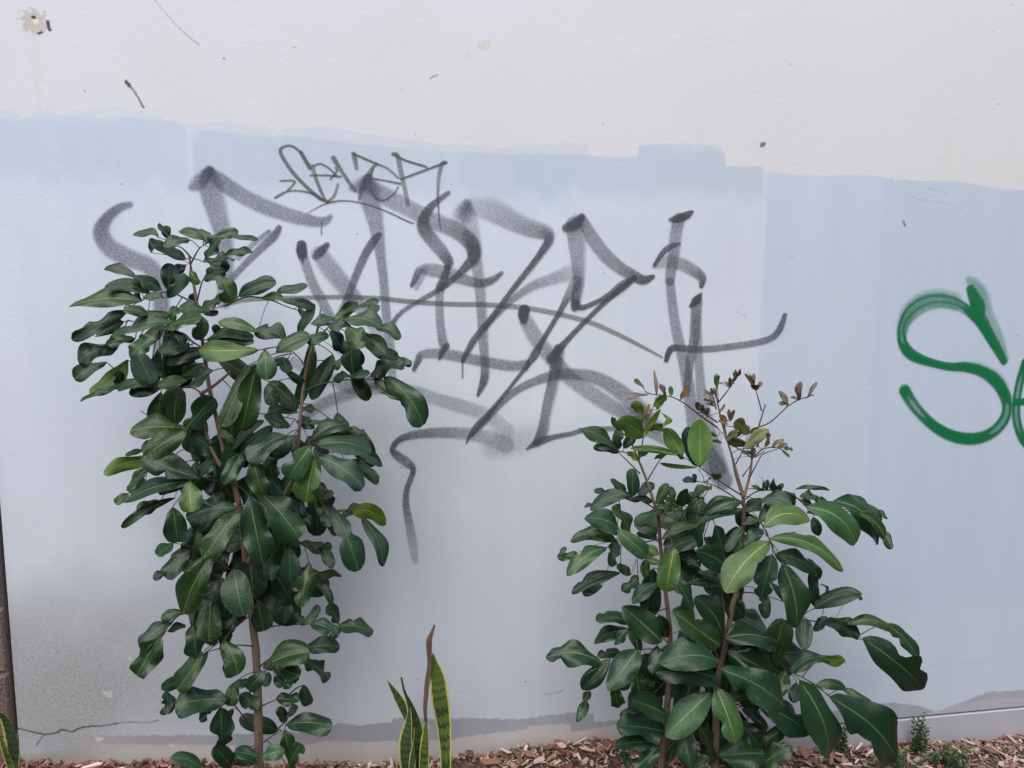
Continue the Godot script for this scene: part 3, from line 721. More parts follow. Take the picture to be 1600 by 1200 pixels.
	stroke(can, [Vector4(0.179, 1.7905, 0.0064, 0.7), Vector4(0.15, 1.7692, 0.0082, 0.75), Vector4(0.121, 1.7423, 0.0119, 0.8), Vector4(0.1034, 1.7081, 0.0164, 0.85), Vector4(0.1068, 1.6817, 0.0201, 0.72), Vector4(0.1314, 1.6478, 0.0202, 0.55), Vector4(0.158, 1.6157, 0.0184, 0.58), Vector4(0.1771, 1.5871, 0.0148, 0.8), Vector4(0.175, 1.5717, 0.0102, 0.85)], 0.3, 0.3)
	stroke(can, [Vector4(0.175, 1.5717, 0.0074, 0.7), Vector4(0.165, 1.5408, 0.012, 0.8), Vector4(0.153, 1.5099, 0.0129, 0.75)], 0.3, 0.3)
	stroke(can, [Vector4(0.1511, 1.5138, 0.012, 0.5), Vector4(0.1485, 1.4479, 0.0121, 0.48), Vector4(0.1517, 1.3895, 0.013, 0.5), Vector4(0.159, 1.3385, 0.014, 0.55), Vector4(0.1668, 1.3285, 0.0112, 0.7)], 0.3, 0.25)
	stroke(can, [Vector4(0.1707, 1.3344, 0.0075, 0.6), Vector4(0.1548, 1.311, 0.0093, 0.75), Vector4(0.1467, 1.2913, 0.0037, 0.6)], 0.3, 0.3)
	stroke(can, [Vector4(0.0661, 1.5136, 0.0055, 0.8), Vector4(0.078, 1.5367, 0.0092, 0.75), Vector4(0.0899, 1.5597, 0.011, 0.6), Vector4(0.1226, 1.5618, 0.0184, 0.48), Vector4(0.1767, 1.5505, 0.0203, 0.48), Vector4(0.2352, 1.5295, 0.0158, 0.55), Vector4(0.2784, 1.5218, 0.013, 0.68), Vector4(0.3141, 1.5336, 0.0103, 0.75), Vector4(0.3399, 1.5532, 0.0056, 0.7)], 0.35, 0.3)
	stroke(can, [Vector4(0.0795, 1.506, 0.0055, 0.35), Vector4(0.0894, 1.529, 0.0092, 0.35), Vector4(0.0994, 1.554, 0.011, 0.35)], 0.4, 0.4)
	stroke(can, [Vector4(0.2348, 1.7557, 0.0147, 0.7), Vector4(0.2249, 1.7327, 0.0239, 0.5), Vector4(0.2131, 1.7174, 0.0202, 0.25)], 0.8, 0.7)
	stroke(can, [Vector4(0.2385, 1.7273, 0.0239, 0.28), Vector4(0.2478, 1.6702, 0.024, 0.3), Vector4(0.2592, 1.6031, 0.0185, 0.38), Vector4(0.2706, 1.5257, 0.0158, 0.45), Vector4(0.278, 1.428, 0.015, 0.48), Vector4(0.2835, 1.3293, 0.0141, 0.52), Vector4(0.2872, 1.2596, 0.0132, 0.62), Vector4(0.283, 1.2197, 0.0123, 0.8), Vector4(0.2648, 1.1759, 0.0047, 0.85)], 0.5, 0.18)
	stroke(can, [Vector4(0.26, 1.7523, 0.0258, 0.2), Vector4(0.3245, 1.7344, 0.0333, 0.32), Vector4(0.3837, 1.7046, 0.0279, 0.4), Vector4(0.4375, 1.686, 0.0243, 0.48), Vector4(0.4777, 1.6749, 0.0206, 0.6), Vector4(0.4878, 1.6556, 0.0141, 0.8), Vector4(0.4699, 1.6242, 0.0113, 0.85), Vector4(0.4378, 1.581, 0.0094, 0.82), Vector4(0.3838, 1.5142, 0.0084, 0.82), Vector4(0.3238, 1.4357, 0.0084, 0.82), Vector4(0.2838, 1.3847, 0.0103, 0.8), Vector4(0.2498, 1.3415, 0.0103, 0.8), Vector4(0.2217, 1.2904, 0.0066, 0.85), Vector4(0.2176, 1.2785, 0.0028, 0.85)], 0.6, 0.25)
	stroke(can, [Vector4(0.2177, 1.2865, 0.0019, 0.85), Vector4(0.2173, 1.2308, 0.0019, 0.85)], 0.3, 0.3)
	stroke(can, [Vector4(0.5515, 1.5522, 0.0246, 0.25), Vector4(0.4946, 1.5342, 0.017, 0.38), Vector4(0.434, 1.5124, 0.0132, 0.45), Vector4(0.3738, 1.471, 0.0094, 0.55), Vector4(0.3237, 1.4239, 0.0075, 0.65), Vector4(0.2897, 1.3847, 0.0066, 0.7)], 0.5, 0.4)
	stroke(can, [Vector4(0.0682, 1.2589, 0.0056, 0.85), Vector4(0.0802, 1.2843, 0.0093, 0.8), Vector4(0.0961, 1.3057, 0.0121, 0.55), Vector4(0.1548, 1.307, 0.0159, 0.52), Vector4(0.2138, 1.2964, 0.016, 0.55), Vector4(0.2933, 1.2795, 0.016, 0.55), Vector4(0.3738, 1.2664, 0.0161, 0.55), Vector4(0.4184, 1.2718, 0.0133, 0.6)], 0.35, 0.35)
	stroke(can, [Vector4(0.5906, 1.7251, 0.0113, 0.9), Vector4(0.5685, 1.7014, 0.0169, 0.85), Vector4(0.5422, 1.6913, 0.0132, 0.8)], 0.5, 0.4)
	stroke(can, [Vector4(0.5685, 1.6995, 0.0283, 0.5), Vector4(0.5751, 1.6448, 0.0264, 0.42), Vector4(0.5798, 1.5859, 0.0208, 0.45), Vector4(0.5825, 1.5265, 0.0171, 0.6), Vector4(0.5747, 1.4768, 0.0152, 0.75), Vector4(0.5709, 1.4469, 0.0124, 0.85)], 0.55, 0.16)
	stroke(can, [Vector4(0.5728, 1.4629, 0.0133, 0.5), Vector4(0.5936, 1.4469, 0.0086, 0.85), Vector4(0.6389, 1.4628, 0.0077, 0.8), Vector4(0.6844, 1.4848, 0.0115, 0.78), Vector4(0.7257, 1.5149, 0.0154, 0.7), Vector4(0.763, 1.5391, 0.0077, 0.7)], 0.2, 0.5)
	stroke(can, [Vector4(0.5948, 1.7115, 0.017, 0.55), Vector4(0.6261, 1.6611, 0.0208, 0.48), Vector4(0.668, 1.6102, 0.0209, 0.5), Vector4(0.7164, 1.5708, 0.0191, 0.55), Vector4(0.7629, 1.5451, 0.0173, 0.68), Vector4(0.7947, 1.5331, 0.0144, 0.85), Vector4(0.824, 1.5433, 0.0077, 0.85)], 0.25, 0.3)
	stroke(can, [Vector4(0.763, 1.5391, 0.0096, 0.8), Vector4(0.7113, 1.4988, 0.0086, 0.82), Vector4(0.6598, 1.4547, 0.0077, 0.82), Vector4(0.6085, 1.4067, 0.0077, 0.82), Vector4(0.5573, 1.3547, 0.0086, 0.82), Vector4(0.5205, 1.3148, 0.0124, 0.82), Vector4(0.4961, 1.2869, 0.0153, 0.75)], 0.25, 0.25)
	stroke(can, [Vector4(0.5205, 1.3168, 0.0163, 0.75), Vector4(0.5126, 1.2664, 0.0182, 0.68), Vector4(0.5007, 1.2057, 0.0173, 0.62), Vector4(0.4866, 1.1448, 0.0164, 0.58), Vector4(0.4765, 1.0938, 0.0154, 0.6), Vector4(0.4684, 1.0529, 0.0174, 0.7), Vector4(0.452, 1.0225, 0.0135, 0.72)], 0.65, 0.15)
	stroke(can, [Vector4(0.5763, 1.5265, 0.019, 0.35), Vector4(0.5521, 1.4868, 0.0133, 0.55), Vector4(0.5258, 1.4371, 0.0086, 0.8), Vector4(0.4955, 1.3873, 0.0076, 0.82), Vector4(0.4651, 1.3375, 0.0086, 0.82), Vector4(0.4448, 1.3016, 0.0133, 0.82), Vector4(0.4184, 1.2637, 0.0076, 0.82), Vector4(0.3738, 1.208, 0.0057, 0.82), Vector4(0.3332, 1.1583, 0.0067, 0.8), Vector4(0.2926, 1.1086, 0.0095, 0.85), Vector4(0.2623, 1.079, 0.0105, 0.85), Vector4(0.24, 1.0492, 0.0067, 0.8), Vector4(0.2278, 1.0252, 0.0029, 0.6)], 0.3, 0.3)
	stroke(can, [Vector4(0.4205, 1.2617, 0.0019, 0.8), Vector4(0.4205, 1.2516, 0.0019, 0.7)], 0.3, 0.3)
	stroke(can, [Vector4(0.412, 1.4394, 0.017, 0.95), Vector4(0.408, 1.4255, 0.017, 0.95), Vector4(0.4101, 1.4097, 0.0123, 0.8)], 0.22, 0.22)
	stroke(can, [Vector4(0.402, 1.4077, 0.0019, 0.85), Vector4(0.402, 1.3958, 0.0019, 0.8)], 0.3, 0.3)
	stroke(can, [Vector4(0.4141, 1.4077, 0.0019, 0.85), Vector4(0.4141, 1.3938, 0.0019, 0.8)], 0.3, 0.3)
	stroke(can, [Vector4(0.4161, 1.4077, 0.0208, 0.4), Vector4(0.4446, 1.3577, 0.0228, 0.42), Vector4(0.4754, 1.3173, 0.0229, 0.45), Vector4(0.5126, 1.2745, 0.023, 0.5), Vector4(0.5543, 1.2292, 0.0231, 0.45), Vector4(0.611, 1.1873, 0.0232, 0.42), Vector4(0.6747, 1.1448, 0.0234, 0.42), Vector4(0.7282, 1.1145, 0.0215, 0.5), Vector4(0.793, 1.0879, 0.0216, 0.55), Vector4(0.8586, 1.0567, 0.0198, 0.4)], 0.35, 0.4)
	stroke(can, [Vector4(0.248, 1.049, 0.0038, 0.6), Vector4(0.2926, 1.0985, 0.0086, 0.6), Vector4(0.3332, 1.1442, 0.0095, 0.62), Vector4(0.384, 1.1876, 0.0114, 0.62), Vector4(0.4451, 1.2169, 0.0134, 0.6), Vector4(0.5067, 1.2341, 0.0163, 0.6), Vector4(0.5687, 1.2371, 0.0173, 0.55), Vector4(0.6314, 1.228, 0.0193, 0.52), Vector4(0.695, 1.1981, 0.0224, 0.5), Vector4(0.7597, 1.1492, 0.0254, 0.48), Vector4(0.8144, 1.0957, 0.0256, 0.45)], 0.35, 0.35)
	stroke(can, [Vector4(0.419, 1.0008, 0.0029, 0.8), Vector4(0.4561, 1.0223, 0.0116, 0.8), Vector4(0.5079, 1.0373, 0.0087, 0.75), Vector4(0.56, 1.0462, 0.0078, 0.72), Vector4(0.6125, 1.0572, 0.0068, 0.7), Vector4(0.6759, 1.0596, 0.0078, 0.66), Vector4(0.7506, 1.0576, 0.0098, 0.6), Vector4(0.8154, 1.0453, 0.0138, 0.5), Vector4(0.8813, 1.0138, 0.0159, 0.45)], 0.3, 0.3)
	stroke(can, [Vector4(0.9485, 1.7466, 0.0058, 0.92), Vector4(0.9276, 1.7343, 0.0125, 0.92), Vector4(0.896, 1.7239, 0.0106, 0.9), Vector4(0.877, 1.7216, 0.0058, 0.7)], 0.25, 0.25)
	stroke(can, [Vector4(0.9066, 1.7241, 0.0192, 0.6), Vector4(0.8972, 1.6781, 0.0202, 0.42), Vector4(0.8923, 1.618, 0.0183, 0.5), Vector4(0.8832, 1.5576, 0.0174, 0.52), Vector4(0.8817, 1.5314, 0.0155, 0.5)], 0.3, 0.25)
	stroke(can, [Vector4(0.8818, 1.5274, 0.0145, 0.5), Vector4(0.8897, 1.4665, 0.0156, 0.5), Vector4(0.8999, 1.4052, 0.0166, 0.48), Vector4(0.9144, 1.3435, 0.0176, 0.48), Vector4(0.9312, 1.2813, 0.0177, 0.5), Vector4(0.9509, 1.1976, 0.0198, 0.52), Vector4(0.9664, 1.1131, 0.0218, 0.5), Vector4(0.9864, 1.0277, 0.0259, 0.5), Vector4(1.038, 0.9404, 0.0342, 0.55), Vector4(1.085, 0.8737, 0.0303, 0.55)], 0.3, 0.3)
	stroke(can, [Vector4(0.9107, 1.6483, 0.0039, 0.8), Vector4(0.877, 1.6359, 0.0096, 0.75), Vector4(0.85, 1.6117, 0.0077, 0.85), Vector4(0.8296, 1.5795, 0.0058, 0.85)], 0.25, 0.3)
	stroke(can, [Vector4(0.8296, 1.5775, 0.0096, 0.3), Vector4(0.8675, 1.5918, 0.0193, 0.35), Vector4(0.921, 1.582, 0.0194, 0.45), Vector4(0.9645, 1.56, 0.0175, 0.55), Vector4(0.9889, 1.5398, 0.0136, 0.72), Vector4(0.9874, 1.5154, 0.0078, 0.85)], 0.35, 0.28)
	stroke(can, [Vector4(0.9881, 1.4909, 0.0029, 0.9), Vector4(0.9736, 1.4705, 0.0127, 0.9), Vector4(0.9525, 1.4501, 0.0059, 0.85)], 0.25, 0.25)
	stroke(can, [Vector4(0.9737, 1.4664, 0.0176, 0.65), Vector4(0.9712, 1.4049, 0.0176, 0.62), Vector4(0.9686, 1.343, 0.0167, 0.62), Vector4(0.9573, 1.2809, 0.0148, 0.6), Vector4(0.9503, 1.2185, 0.0128, 0.58), Vector4(0.9474, 1.1662, 0.0099, 0.5)], 0.35, 0.3)
	stroke(can, [Vector4(0.9755, 1.4049, 0.0157, 0.25), Vector4(0.9823, 1.3222, 0.0138, 0.4), Vector4(0.9891, 1.2388, 0.0148, 0.45), Vector4(1.0004, 1.1546, 0.0179, 0.45), Vector4(1.0257, 1.0479, 0.024, 0.45), Vector4(1.0655, 0.9178, 0.0302, 0.5)], 0.35, 0.3)
	stroke(can, [Vector4(0.875, 1.2779, 0.0078, 0.95), Vector4(0.883, 1.3026, 0.0098, 0.95), Vector4(0.8978, 1.3169, 0.0108, 0.8), Vector4(0.939, 1.3143, 0.0108, 0.68), Vector4(1.0044, 1.3116, 0.0108, 0.65), Vector4(1.0922, 1.319, 0.0109, 0.6), Vector4(1.1807, 1.3306, 0.011, 0.62), Vector4(1.236, 1.3469, 0.011, 0.7), Vector4(1.264, 1.3782, 0.011, 0.75), Vector4(1.2779, 1.4201, 0.008, 0.75)], 0.25, 0.28)
	stroke(can, [Vector4(-0.3209, 1.2973, 0.0127, 0.2), Vector4(-0.2477, 1.2695, 0.0164, 0.3), Vector4(-0.1737, 1.2335, 0.0183, 0.32), Vector4(-0.1174, 1.2091, 0.0203, 0.5), Vector4(-0.0599, 1.2218, 0.0185, 0.6), Vector4(-0.0102, 1.2032, 0.0149, 0.4)], 0.45, 0.4)
	stroke(can, [Vector4(-0.2558, 1.1222, 0.0128, 0.4), Vector4(-0.2135, 1.1564, 0.0165, 0.4), Vector4(-0.137, 1.186, 0.0166, 0.42), Vector4(-0.0411, 1.2037, 0.0167, 0.42), Vector4(0.0555, 1.194, 0.0187, 0.36), Vector4(0.1336, 1.1686, 0.0188, 0.34), Vector4(0.2126, 1.1428, 0.0208, 0.34), Vector4(0.2927, 1.1127, 0.0209, 0.25), Vector4(0.3534, 1.0623, 0.0249, 0.2)], 0.4, 0.5)
	stroke(can, [Vector4(0.0486, 0.7391, 0.0057, 0.1), Vector4(0.0633, 0.6531, 0.0086, 0.25), Vector4(0.0581, 0.7075, 0.0134, 0.3), Vector4(0.049, 0.7659, 0.0133, 0.45), Vector4(0.0382, 0.8321, 0.0104, 0.65), Vector4(0.0409, 0.8831, 0.0085, 0.75), Vector4(0.0554, 0.9232, 0.0085, 0.75), Vector4(0.0617, 0.9494, 0.0085, 0.8), Vector4(0.0443, 0.9703, 0.0141, 0.62), Vector4(0.0171, 0.9913, 0.0132, 0.68), Vector4(-0.0001, 1.01, 0.0084, 0.85), Vector4(0.008, 1.0318, 0.0084, 0.85), Vector4(0.0337, 1.0491, 0.0103, 0.75), Vector4(0.083, 1.0597, 0.0132, 0.62), Vector4(0.1522, 1.0618, 0.0161, 0.55), Vector4(0.232, 1.0555, 0.019, 0.4), Vector4(0.3025, 1.0392, 0.0229, 0.3), Vector4(0.3533, 1.0152, 0.025, 0.3)], 0.35, 0.35)
	stroke(can, [Vector4(0.3126, 1.0062, 0.0287, 0.2), Vector4(0.3738, 1.0248, 0.0384, 0.2), Vector4(0.4354, 1.0436, 0.0347, 0.12)], 0.9, 0.9)
	lay(can, "spray_graffiti", "large translucent grey spray painted tag", 0.0020, Vector3(0.135, 0.141, 0.182), Vector3(0.054, 0.059, 0.086), 0.6, 0.0, 0.012)
	var green := sheet(Rect2(1.6466, 0.8845, 0.751, 0.7144), 0.0022)
	stroke(green, [Vector4(1.9448, 1.5389, 0.0119, 0.3), Vector4(1.9683, 1.5173, 0.0226, 0.4), Vector4(1.9955, 1.4827, 0.0267, 0.45), Vector4(2.0224, 1.4215, 0.0241, 0.34), Vector4(2.0649, 1.3553, 0.0202, 0.34), Vector4(2.1071, 1.2662, 0.0136, 0.45)], 0.5, 0.5, 0.0)
	stroke(green, [Vector4(1.9547, 1.5043, 0.016, 0.95), Vector4(1.9715, 1.4761, 0.0213, 0.95), Vector4(1.9884, 1.4478, 0.0241, 0.95), Vector4(1.9999, 1.426, 0.0161, 0.8)], 0.3, 0.3, 0.0)
	stroke(green, [Vector4(1.9681, 1.4566, 0.0133, 0.6), Vector4(2.0017, 1.4041, 0.0214, 0.8), Vector4(2.0408, 1.3467, 0.0188, 0.9), Vector4(2.0744, 1.2999, 0.0162, 0.97), Vector4(2.1028, 1.2573, 0.0122, 0.97)], 0.25, 0.3, 0.0)
	stroke(green, [Vector4(2.056, 1.3112, 0.0085, 0.434), Vector4(2.0415, 1.3379, 0.0127, 0.527), Vector4(2.0083, 1.3821, 0.0155, 0.558), Vector4(1.9659, 1.4217, 0.0168, 0.5456), Vector4(1.9148, 1.4523, 0.0196, 0.4836), Vector4(1.8508, 1.4676, 0.025, 0.4092), Vector4(1.789, 1.459, 0.0291, 0.3968), Vector4(1.7384, 1.429, 0.0277, 0.465), Vector4(1.7104, 1.3839, 0.0194, 0.589), Vector4(1.7087, 1.3364, 0.018, 0.589), Vector4(1.7302, 1.2993, 0.0195, 0.5704), Vector4(1.7678, 1.2749, 0.0181, 0.5704), Vector4(1.8246, 1.2566, 0.014, 0.589), Vector4(1.8913, 1.2425, 0.0141, 0.589), Vector4(1.9602, 1.2393, 0.017, 0.589), Vector4(2.0233, 1.2228, 0.0185, 0.5704), Vector4(2.0758, 1.1907, 0.0228, 0.527), Vector4(2.1121, 1.1451, 0.0215, 0.527), Vector4(2.1287, 1.0973, 0.0201, 0.558), Vector4(2.1198, 1.0521, 0.0216, 0.5766), Vector4(2.0827, 1.0121, 0.0216, 0.589), Vector4(2.0291, 0.9909, 0.0215, 0.589), Vector4(1.9667, 0.9905, 0.0214, 0.589), Vector4(1.9034, 1.0081, 0.0199, 0.589), Vector4(1.8445, 1.0412, 0.0184, 0.589), Vector4(1.7952, 1.0826, 0.0197, 0.527), Vector4(1.756, 1.1256, 0.0211, 0.496), Vector4(1.7294, 1.1637, 0.021, 0.6014)], 0.25, 0.22, 0.0)
	stroke(green, [Vector4(2.0539, 1.3104, 0.0053, 0.7), Vector4(2.0384, 1.3364, 0.008, 0.85), Vector4(2.005, 1.3799, 0.0097, 0.9), Vector4(1.9631, 1.4186, 0.0106, 0.88), Vector4(1.9136, 1.4496, 0.0019, 0.78), Vector4(1.8508, 1.4637, 0.0024, 0.66), Vector4(1.791, 1.4548, 0.0028, 0.64), Vector4(1.742, 1.426, 0.0026, 0.75), Vector4(1.7136, 1.3829, 0.0018, 0.95), Vector4(1.7191, 1.3378, 0.0045, 0.95), Vector4(1.7342, 1.3024, 0.0122, 0.92), Vector4(1.7698, 1.2789, 0.0114, 0.92), Vector4(1.8254, 1.26, 0.0088, 0.95), Vector4(1.8915, 1.246, 0.0088, 0.95), Vector4(1.9606, 1.2435, 0.0107, 0.95), Vector4(2.0252, 1.227, 0.0116, 0.92), Vector4(2.0801, 1.1946, 0.0143, 0.85), Vector4(2.1175, 1.1471, 0.0135, 0.85), Vector4(2.1408, 1.097, 0.005, 0.9), Vector4(2.1316, 1.0462, 0.0053, 0.93), Vector4(2.0911, 1.0026, 0.0053, 0.95), Vector4(2.0309, 0.9856, 0.0135, 0.95), Vector4(1.9664, 0.9851, 0.0135, 0.95), Vector4(1.9015, 1.0036, 0.0125, 0.95), Vector4(1.8416, 1.0376, 0.0116, 0.95), Vector4(1.7872, 1.0756, 0.0049, 0.85), Vector4(1.7463, 1.1194, 0.0052, 0.8), Vector4(1.7246, 1.1611, 0.0132, 0.97)], 0.3, 0.3, 0.0)
	stroke(green, [Vector4(2.0582, 1.312, 0.0053, 0.7), Vector4(2.0445, 1.3393, 0.008, 0.85), Vector4(2.0116, 1.3844, 0.0097, 0.9), Vector4(1.9688, 1.4249, 0.0106, 0.88), Vector4(1.9199, 1.4639, 0.003, 0.78), Vector4(1.8507, 1.4838, 0.0038, 0.66), Vector4(1.7803, 1.4768, 0.0044, 0.64), Vector4(1.7235, 1.4418, 0.0042, 0.75), Vector4(1.697, 1.3882, 0.0029, 0.95), Vector4(1.6984, 1.3351, 0.0045, 0.95), Vector4(1.7263, 1.2963, 0.0122, 0.92), Vector4(1.7658, 1.2709, 0.0114, 0.92), Vector4(1.8238, 1.2533, 0.0088, 0.95), Vector4(1.891, 1.239, 0.0088, 0.95), Vector4(1.9598, 1.2351, 0.0107, 0.95), Vector4(2.0215, 1.2186, 0.0116, 0.92), Vector4(2.0715, 1.1867, 0.0143, 0.85), Vector4(2.1068, 1.143, 0.0135, 0.85), Vector4(2.1167, 1.0975, 0.005, 0.9), Vector4(2.1081, 1.058, 0.0053, 0.93), Vector4(2.0743, 1.0217, 0.0053, 0.95), Vector4(2.0273, 0.9963, 0.0135, 0.95), Vector4(1.967, 0.9959, 0.0135, 0.95), Vector4(1.9053, 1.0127, 0.0125, 0.95), Vector4(1.8473, 1.0448, 0.0116, 0.95), Vector4(1.8033, 1.0896, 0.0049, 0.85), Vector4(1.7657, 1.1319, 0.0052, 0.8), Vector4(1.7342, 1.1663, 0.0132, 0.97)], 0.3, 0.3, 0.0)
	stroke(green, [Vector4(1.8945, 1.4654, 0.0292, 0.28), Vector4(1.8333, 1.4762, 0.0291, 0.28), Vector4(1.7742, 1.4655, 0.029, 0.28), Vector4(1.7242, 1.4291, 0.0263, 0.28), Vector4(1.7066, 1.3689, 0.0211, 0.3)], 0.4, 0.4, 0.0)
	stroke(green, [Vector4(1.9353, 1.2441, 0.0161, 0.28), Vector4(2.0104, 1.2297, 0.023, 0.28), Vector4(2.0833, 1.1905, 0.0245, 0.28), Vector4(2.1284, 1.1312, 0.0164, 0.3)], 0.4, 0.4, 0.0)
	stroke(green, [Vector4(2.1889, 1.2517, 0.0172, 0.558), Vector4(2.1701, 1.1755, 0.0172, 0.558), Vector4(2.1642, 1.0964, 0.0173, 0.558), Vector4(2.1777, 1.0278, 0.0173, 0.558), Vector4(2.2134, 0.9695, 0.0174, 0.589), Vector4(2.2748, 0.9445, 0.0175, 0.589), Vector4(2.3377, 0.9657, 0.0175, 0.589)], 0.25, 0.25, 0.0)
	stroke(green, [Vector4(2.1936, 1.2504, 0.0108, 0.9), Vector4(2.1804, 1.1734, 0.0043, 0.9), Vector4(2.1746, 1.0959, 0.0043, 0.9), Vector4(2.1876, 1.03, 0.0043, 0.9), Vector4(2.2166, 0.9725, 0.0109, 0.95), Vector4(2.2744, 0.949, 0.011, 0.95), Vector4(2.3329, 0.9746, 0.0043, 0.95)], 0.3, 0.3, 0.0)
	stroke(green, [Vector4(2.1841, 1.253, 0.0108, 0.9), Vector4(2.1599, 1.1776, 0.0043, 0.9), Vector4(2.1538, 1.097, 0.0043, 0.9), Vector4(2.1679, 1.0256, 0.0043, 0.9), Vector4(2.2102, 0.9664, 0.0109, 0.95), Vector4(2.2752, 0.9401, 0.011, 0.95), Vector4(2.3424, 0.9568, 0.0043, 0.95)], 0.3, 0.3, 0.0)
	stroke(green, [Vector4(2.1629, 1.1124, 0.0129, 0.558), Vector4(2.2335, 1.1199, 0.0144, 0.558), Vector4(2.2952, 1.146, 0.0145, 0.558), Vector4(2.3108, 1.2002, 0.0144, 0.558), Vector4(2.2797, 1.2595, 0.0144, 0.558), Vector4(2.2267, 1.2826, 0.0143, 0.558), Vector4(2.1889, 1.2517, 0.0143, 0.558)], 0.25, 0.25, 0.0)
	stroke(green, [Vector4(2.1621, 1.1156, 0.0081, 0.9), Vector4(2.2303, 1.1274, 0.0036, 0.9), Vector4(2.2883, 1.1513, 0.0036, 0.9), Vector4(2.3021, 1.2001, 0.0036, 0.9), Vector4(2.2768, 1.2572, 0.009, 0.9), Vector4(2.2275, 1.279, 0.009, 0.9), Vector4(2.195, 1.2459, 0.0035, 0.9)], 0.3, 0.3, 0.0)
	stroke(green, [Vector4(2.1637, 1.1091, 0.0081, 0.9), Vector4(2.2366, 1.1124, 0.0036, 0.9), Vector4(2.3021, 1.1406, 0.0036, 0.9), Vector4(2.3195, 1.2004, 0.0036, 0.9), Vector4(2.2826, 1.2617, 0.009, 0.9), Vector4(2.2259, 1.2862, 0.009, 0.9), Vector4(2.1827, 1.2575, 0.0035, 0.9)], 0.3, 0.3, 0.0)
	lay(green, "spray_graffiti", "thick green spray painted letter S beside another letter", 0.0020, Vector3(0.008, 0.24, 0.11), Vector3(0.0, 0.15, 0.055), 0.5, 0.0, 0.012)


# ---------------------------------------------------------------- plants
func leaf(plant: Node3D, base: Vector3, tip: Vector3, n: Vector3, width: float, arch: float, curl: float, kind: String, acute: float, bites: int) -> void:
	var tall := 15
	var wide := 6
	var axis := (tip - base).normalized()
	var length := base.distance_to(tip)
	var across := n.cross(axis).normalized()
	var fold := rng.randf_range(0.06, 0.30) if rng.randf() < 0.8 else rng.randf_range(0.4, 0.8)
	var ruffle := (rng.randf_range(0.04, 0.10) if rng.randf() < 0.35 else rng.randf_range(0.10, 0.21)) * width
	var waves := rng.randf_range(5.0, 11.0)
	var waist := rng.randf_range(0.03, 0.17)
	var phase := rng.randf() * TAU
	var twist := rng.randf_range(-0.7, 0.7)
	var up_to := lerpf(0.34, 0.72, acute)
	var from := lerpf(0.66, 0.56, acute)
	var most := from / (from + up_to)
	var top := pow(most, from) * pow(1.0 - most, up_to)
	var bite_at := []
	for b in bites:
		bite_at.append([rng.randf_range(0.35, 0.8), rng.randf_range(0.05, 0.12), rng.randf_range(0.3, 0.75), 1.0 if rng.randf() < 0.5 else -1.0])
	var lop := rng.randf_range(-0.1, 0.1)
	var st := SurfaceTool.new()
	st.begin(Mesh.PRIMITIVE_TRIANGLES)
	for i in tall + 1:
		var t := float(i) / tall
		var tt := clampf(t, 0.004, 0.996)
		var hw := width * 0.5 * pow(tt, from) * pow(1.0 - tt, up_to) / top
		hw = maxf(hw, 0.0008)
		var mid := base.lerp(tip, t) + (across * arch + n * curl) * 4.0 * t * (1.0 - t)
		var lean := twist * (t - 0.3)
		var side := (across * cos(lean) + n * sin(lean)).normalized()
		var face := side.cross(axis) * -1.0
		for j in wide + 1:
			var s := float(j) / wide * 2.0 - 1.0
			var a := absf(s)
			var reach := hw * (1.0 + lop * signf(s)) * (1.0 + waist * sin(t * waves * 0.9 + phase + s * 0.9))
			for b in bite_at:
				if b[3] * s > 0.0:
					reach *= 1.0 - b[2] * exp(-pow((t - b[0]) / b[1], 2.0))
			var lift := fold * a * reach - fold * 0.9 * pow(a, 3.0) * reach + ruffle * a * a * sin(t * waves + phase + (1.3 if s > 0.0 else 0.0)) * minf(1.0, hw / (width * 0.3))
			st.set_uv(Vector2(0.5 + 0.5 * s, 1.0 - t))
			st.add_vertex(mid + side * s * reach + face * lift)
	for i in tall:
		for j in wide:
			var a := i * (wide + 1) + j
			var b := a + wide + 1
			for k in [a, a + 1, b, a + 1, b + 1, b]:
				st.add_index(k)
	st.generate_normals()
	var set_of: Array = leaf_mats[kind]
	var o := part("leaf", st.commit(), set_of[rng.randi() % set_of.size()], plant)
	if kind == "b":
		o.set_meta("label", "small bronze new leaf")
	elif kind == "p":
		o.set_meta("label", "small pinkish new leaf")
	# its stalk runs to the nearest twig
	var bones: Array = skeleton[plant.name]
	var near: Vector3 = bones[0]
	var dist := 1e9
	for p in bones:
		var q: Vector3 = p
		var d := q.distance_to(base) + maxf(0.0, (q - base).dot(axis)) * 2.0
		if d < dist:
			dist = d
			near = q
	if dist < 0.17 and dist > 0.003:
		var r := clampf(width * 0.03, 0.0007, 0.0013)
		var bow := (near + base) * 0.5 + Vector3(0, 0.06, 0.02) * near.distance_to(base)
		part("stalk", tube_mesh([near, bow, base, base.lerp(tip, 0.06) + n * curl * 0.2], [r * 1.2, r, r, r * 0.6], 5), leaf_stalk_mat, o)


func stem(plant: Node3D, called: String, pts: Array, radii: Array) -> void:
	var mat: Material = mats.bark if called == "stem" else mats.twig if radii[0] > 0.0035 else mats.stalk
	part(called, tube_mesh(pts, radii, 9 if called == "stem" else 6, 0.10), mat, plant)
	var bones: Array = skeleton[plant.name]
	bones.append_array(smoothed(pts, 5))


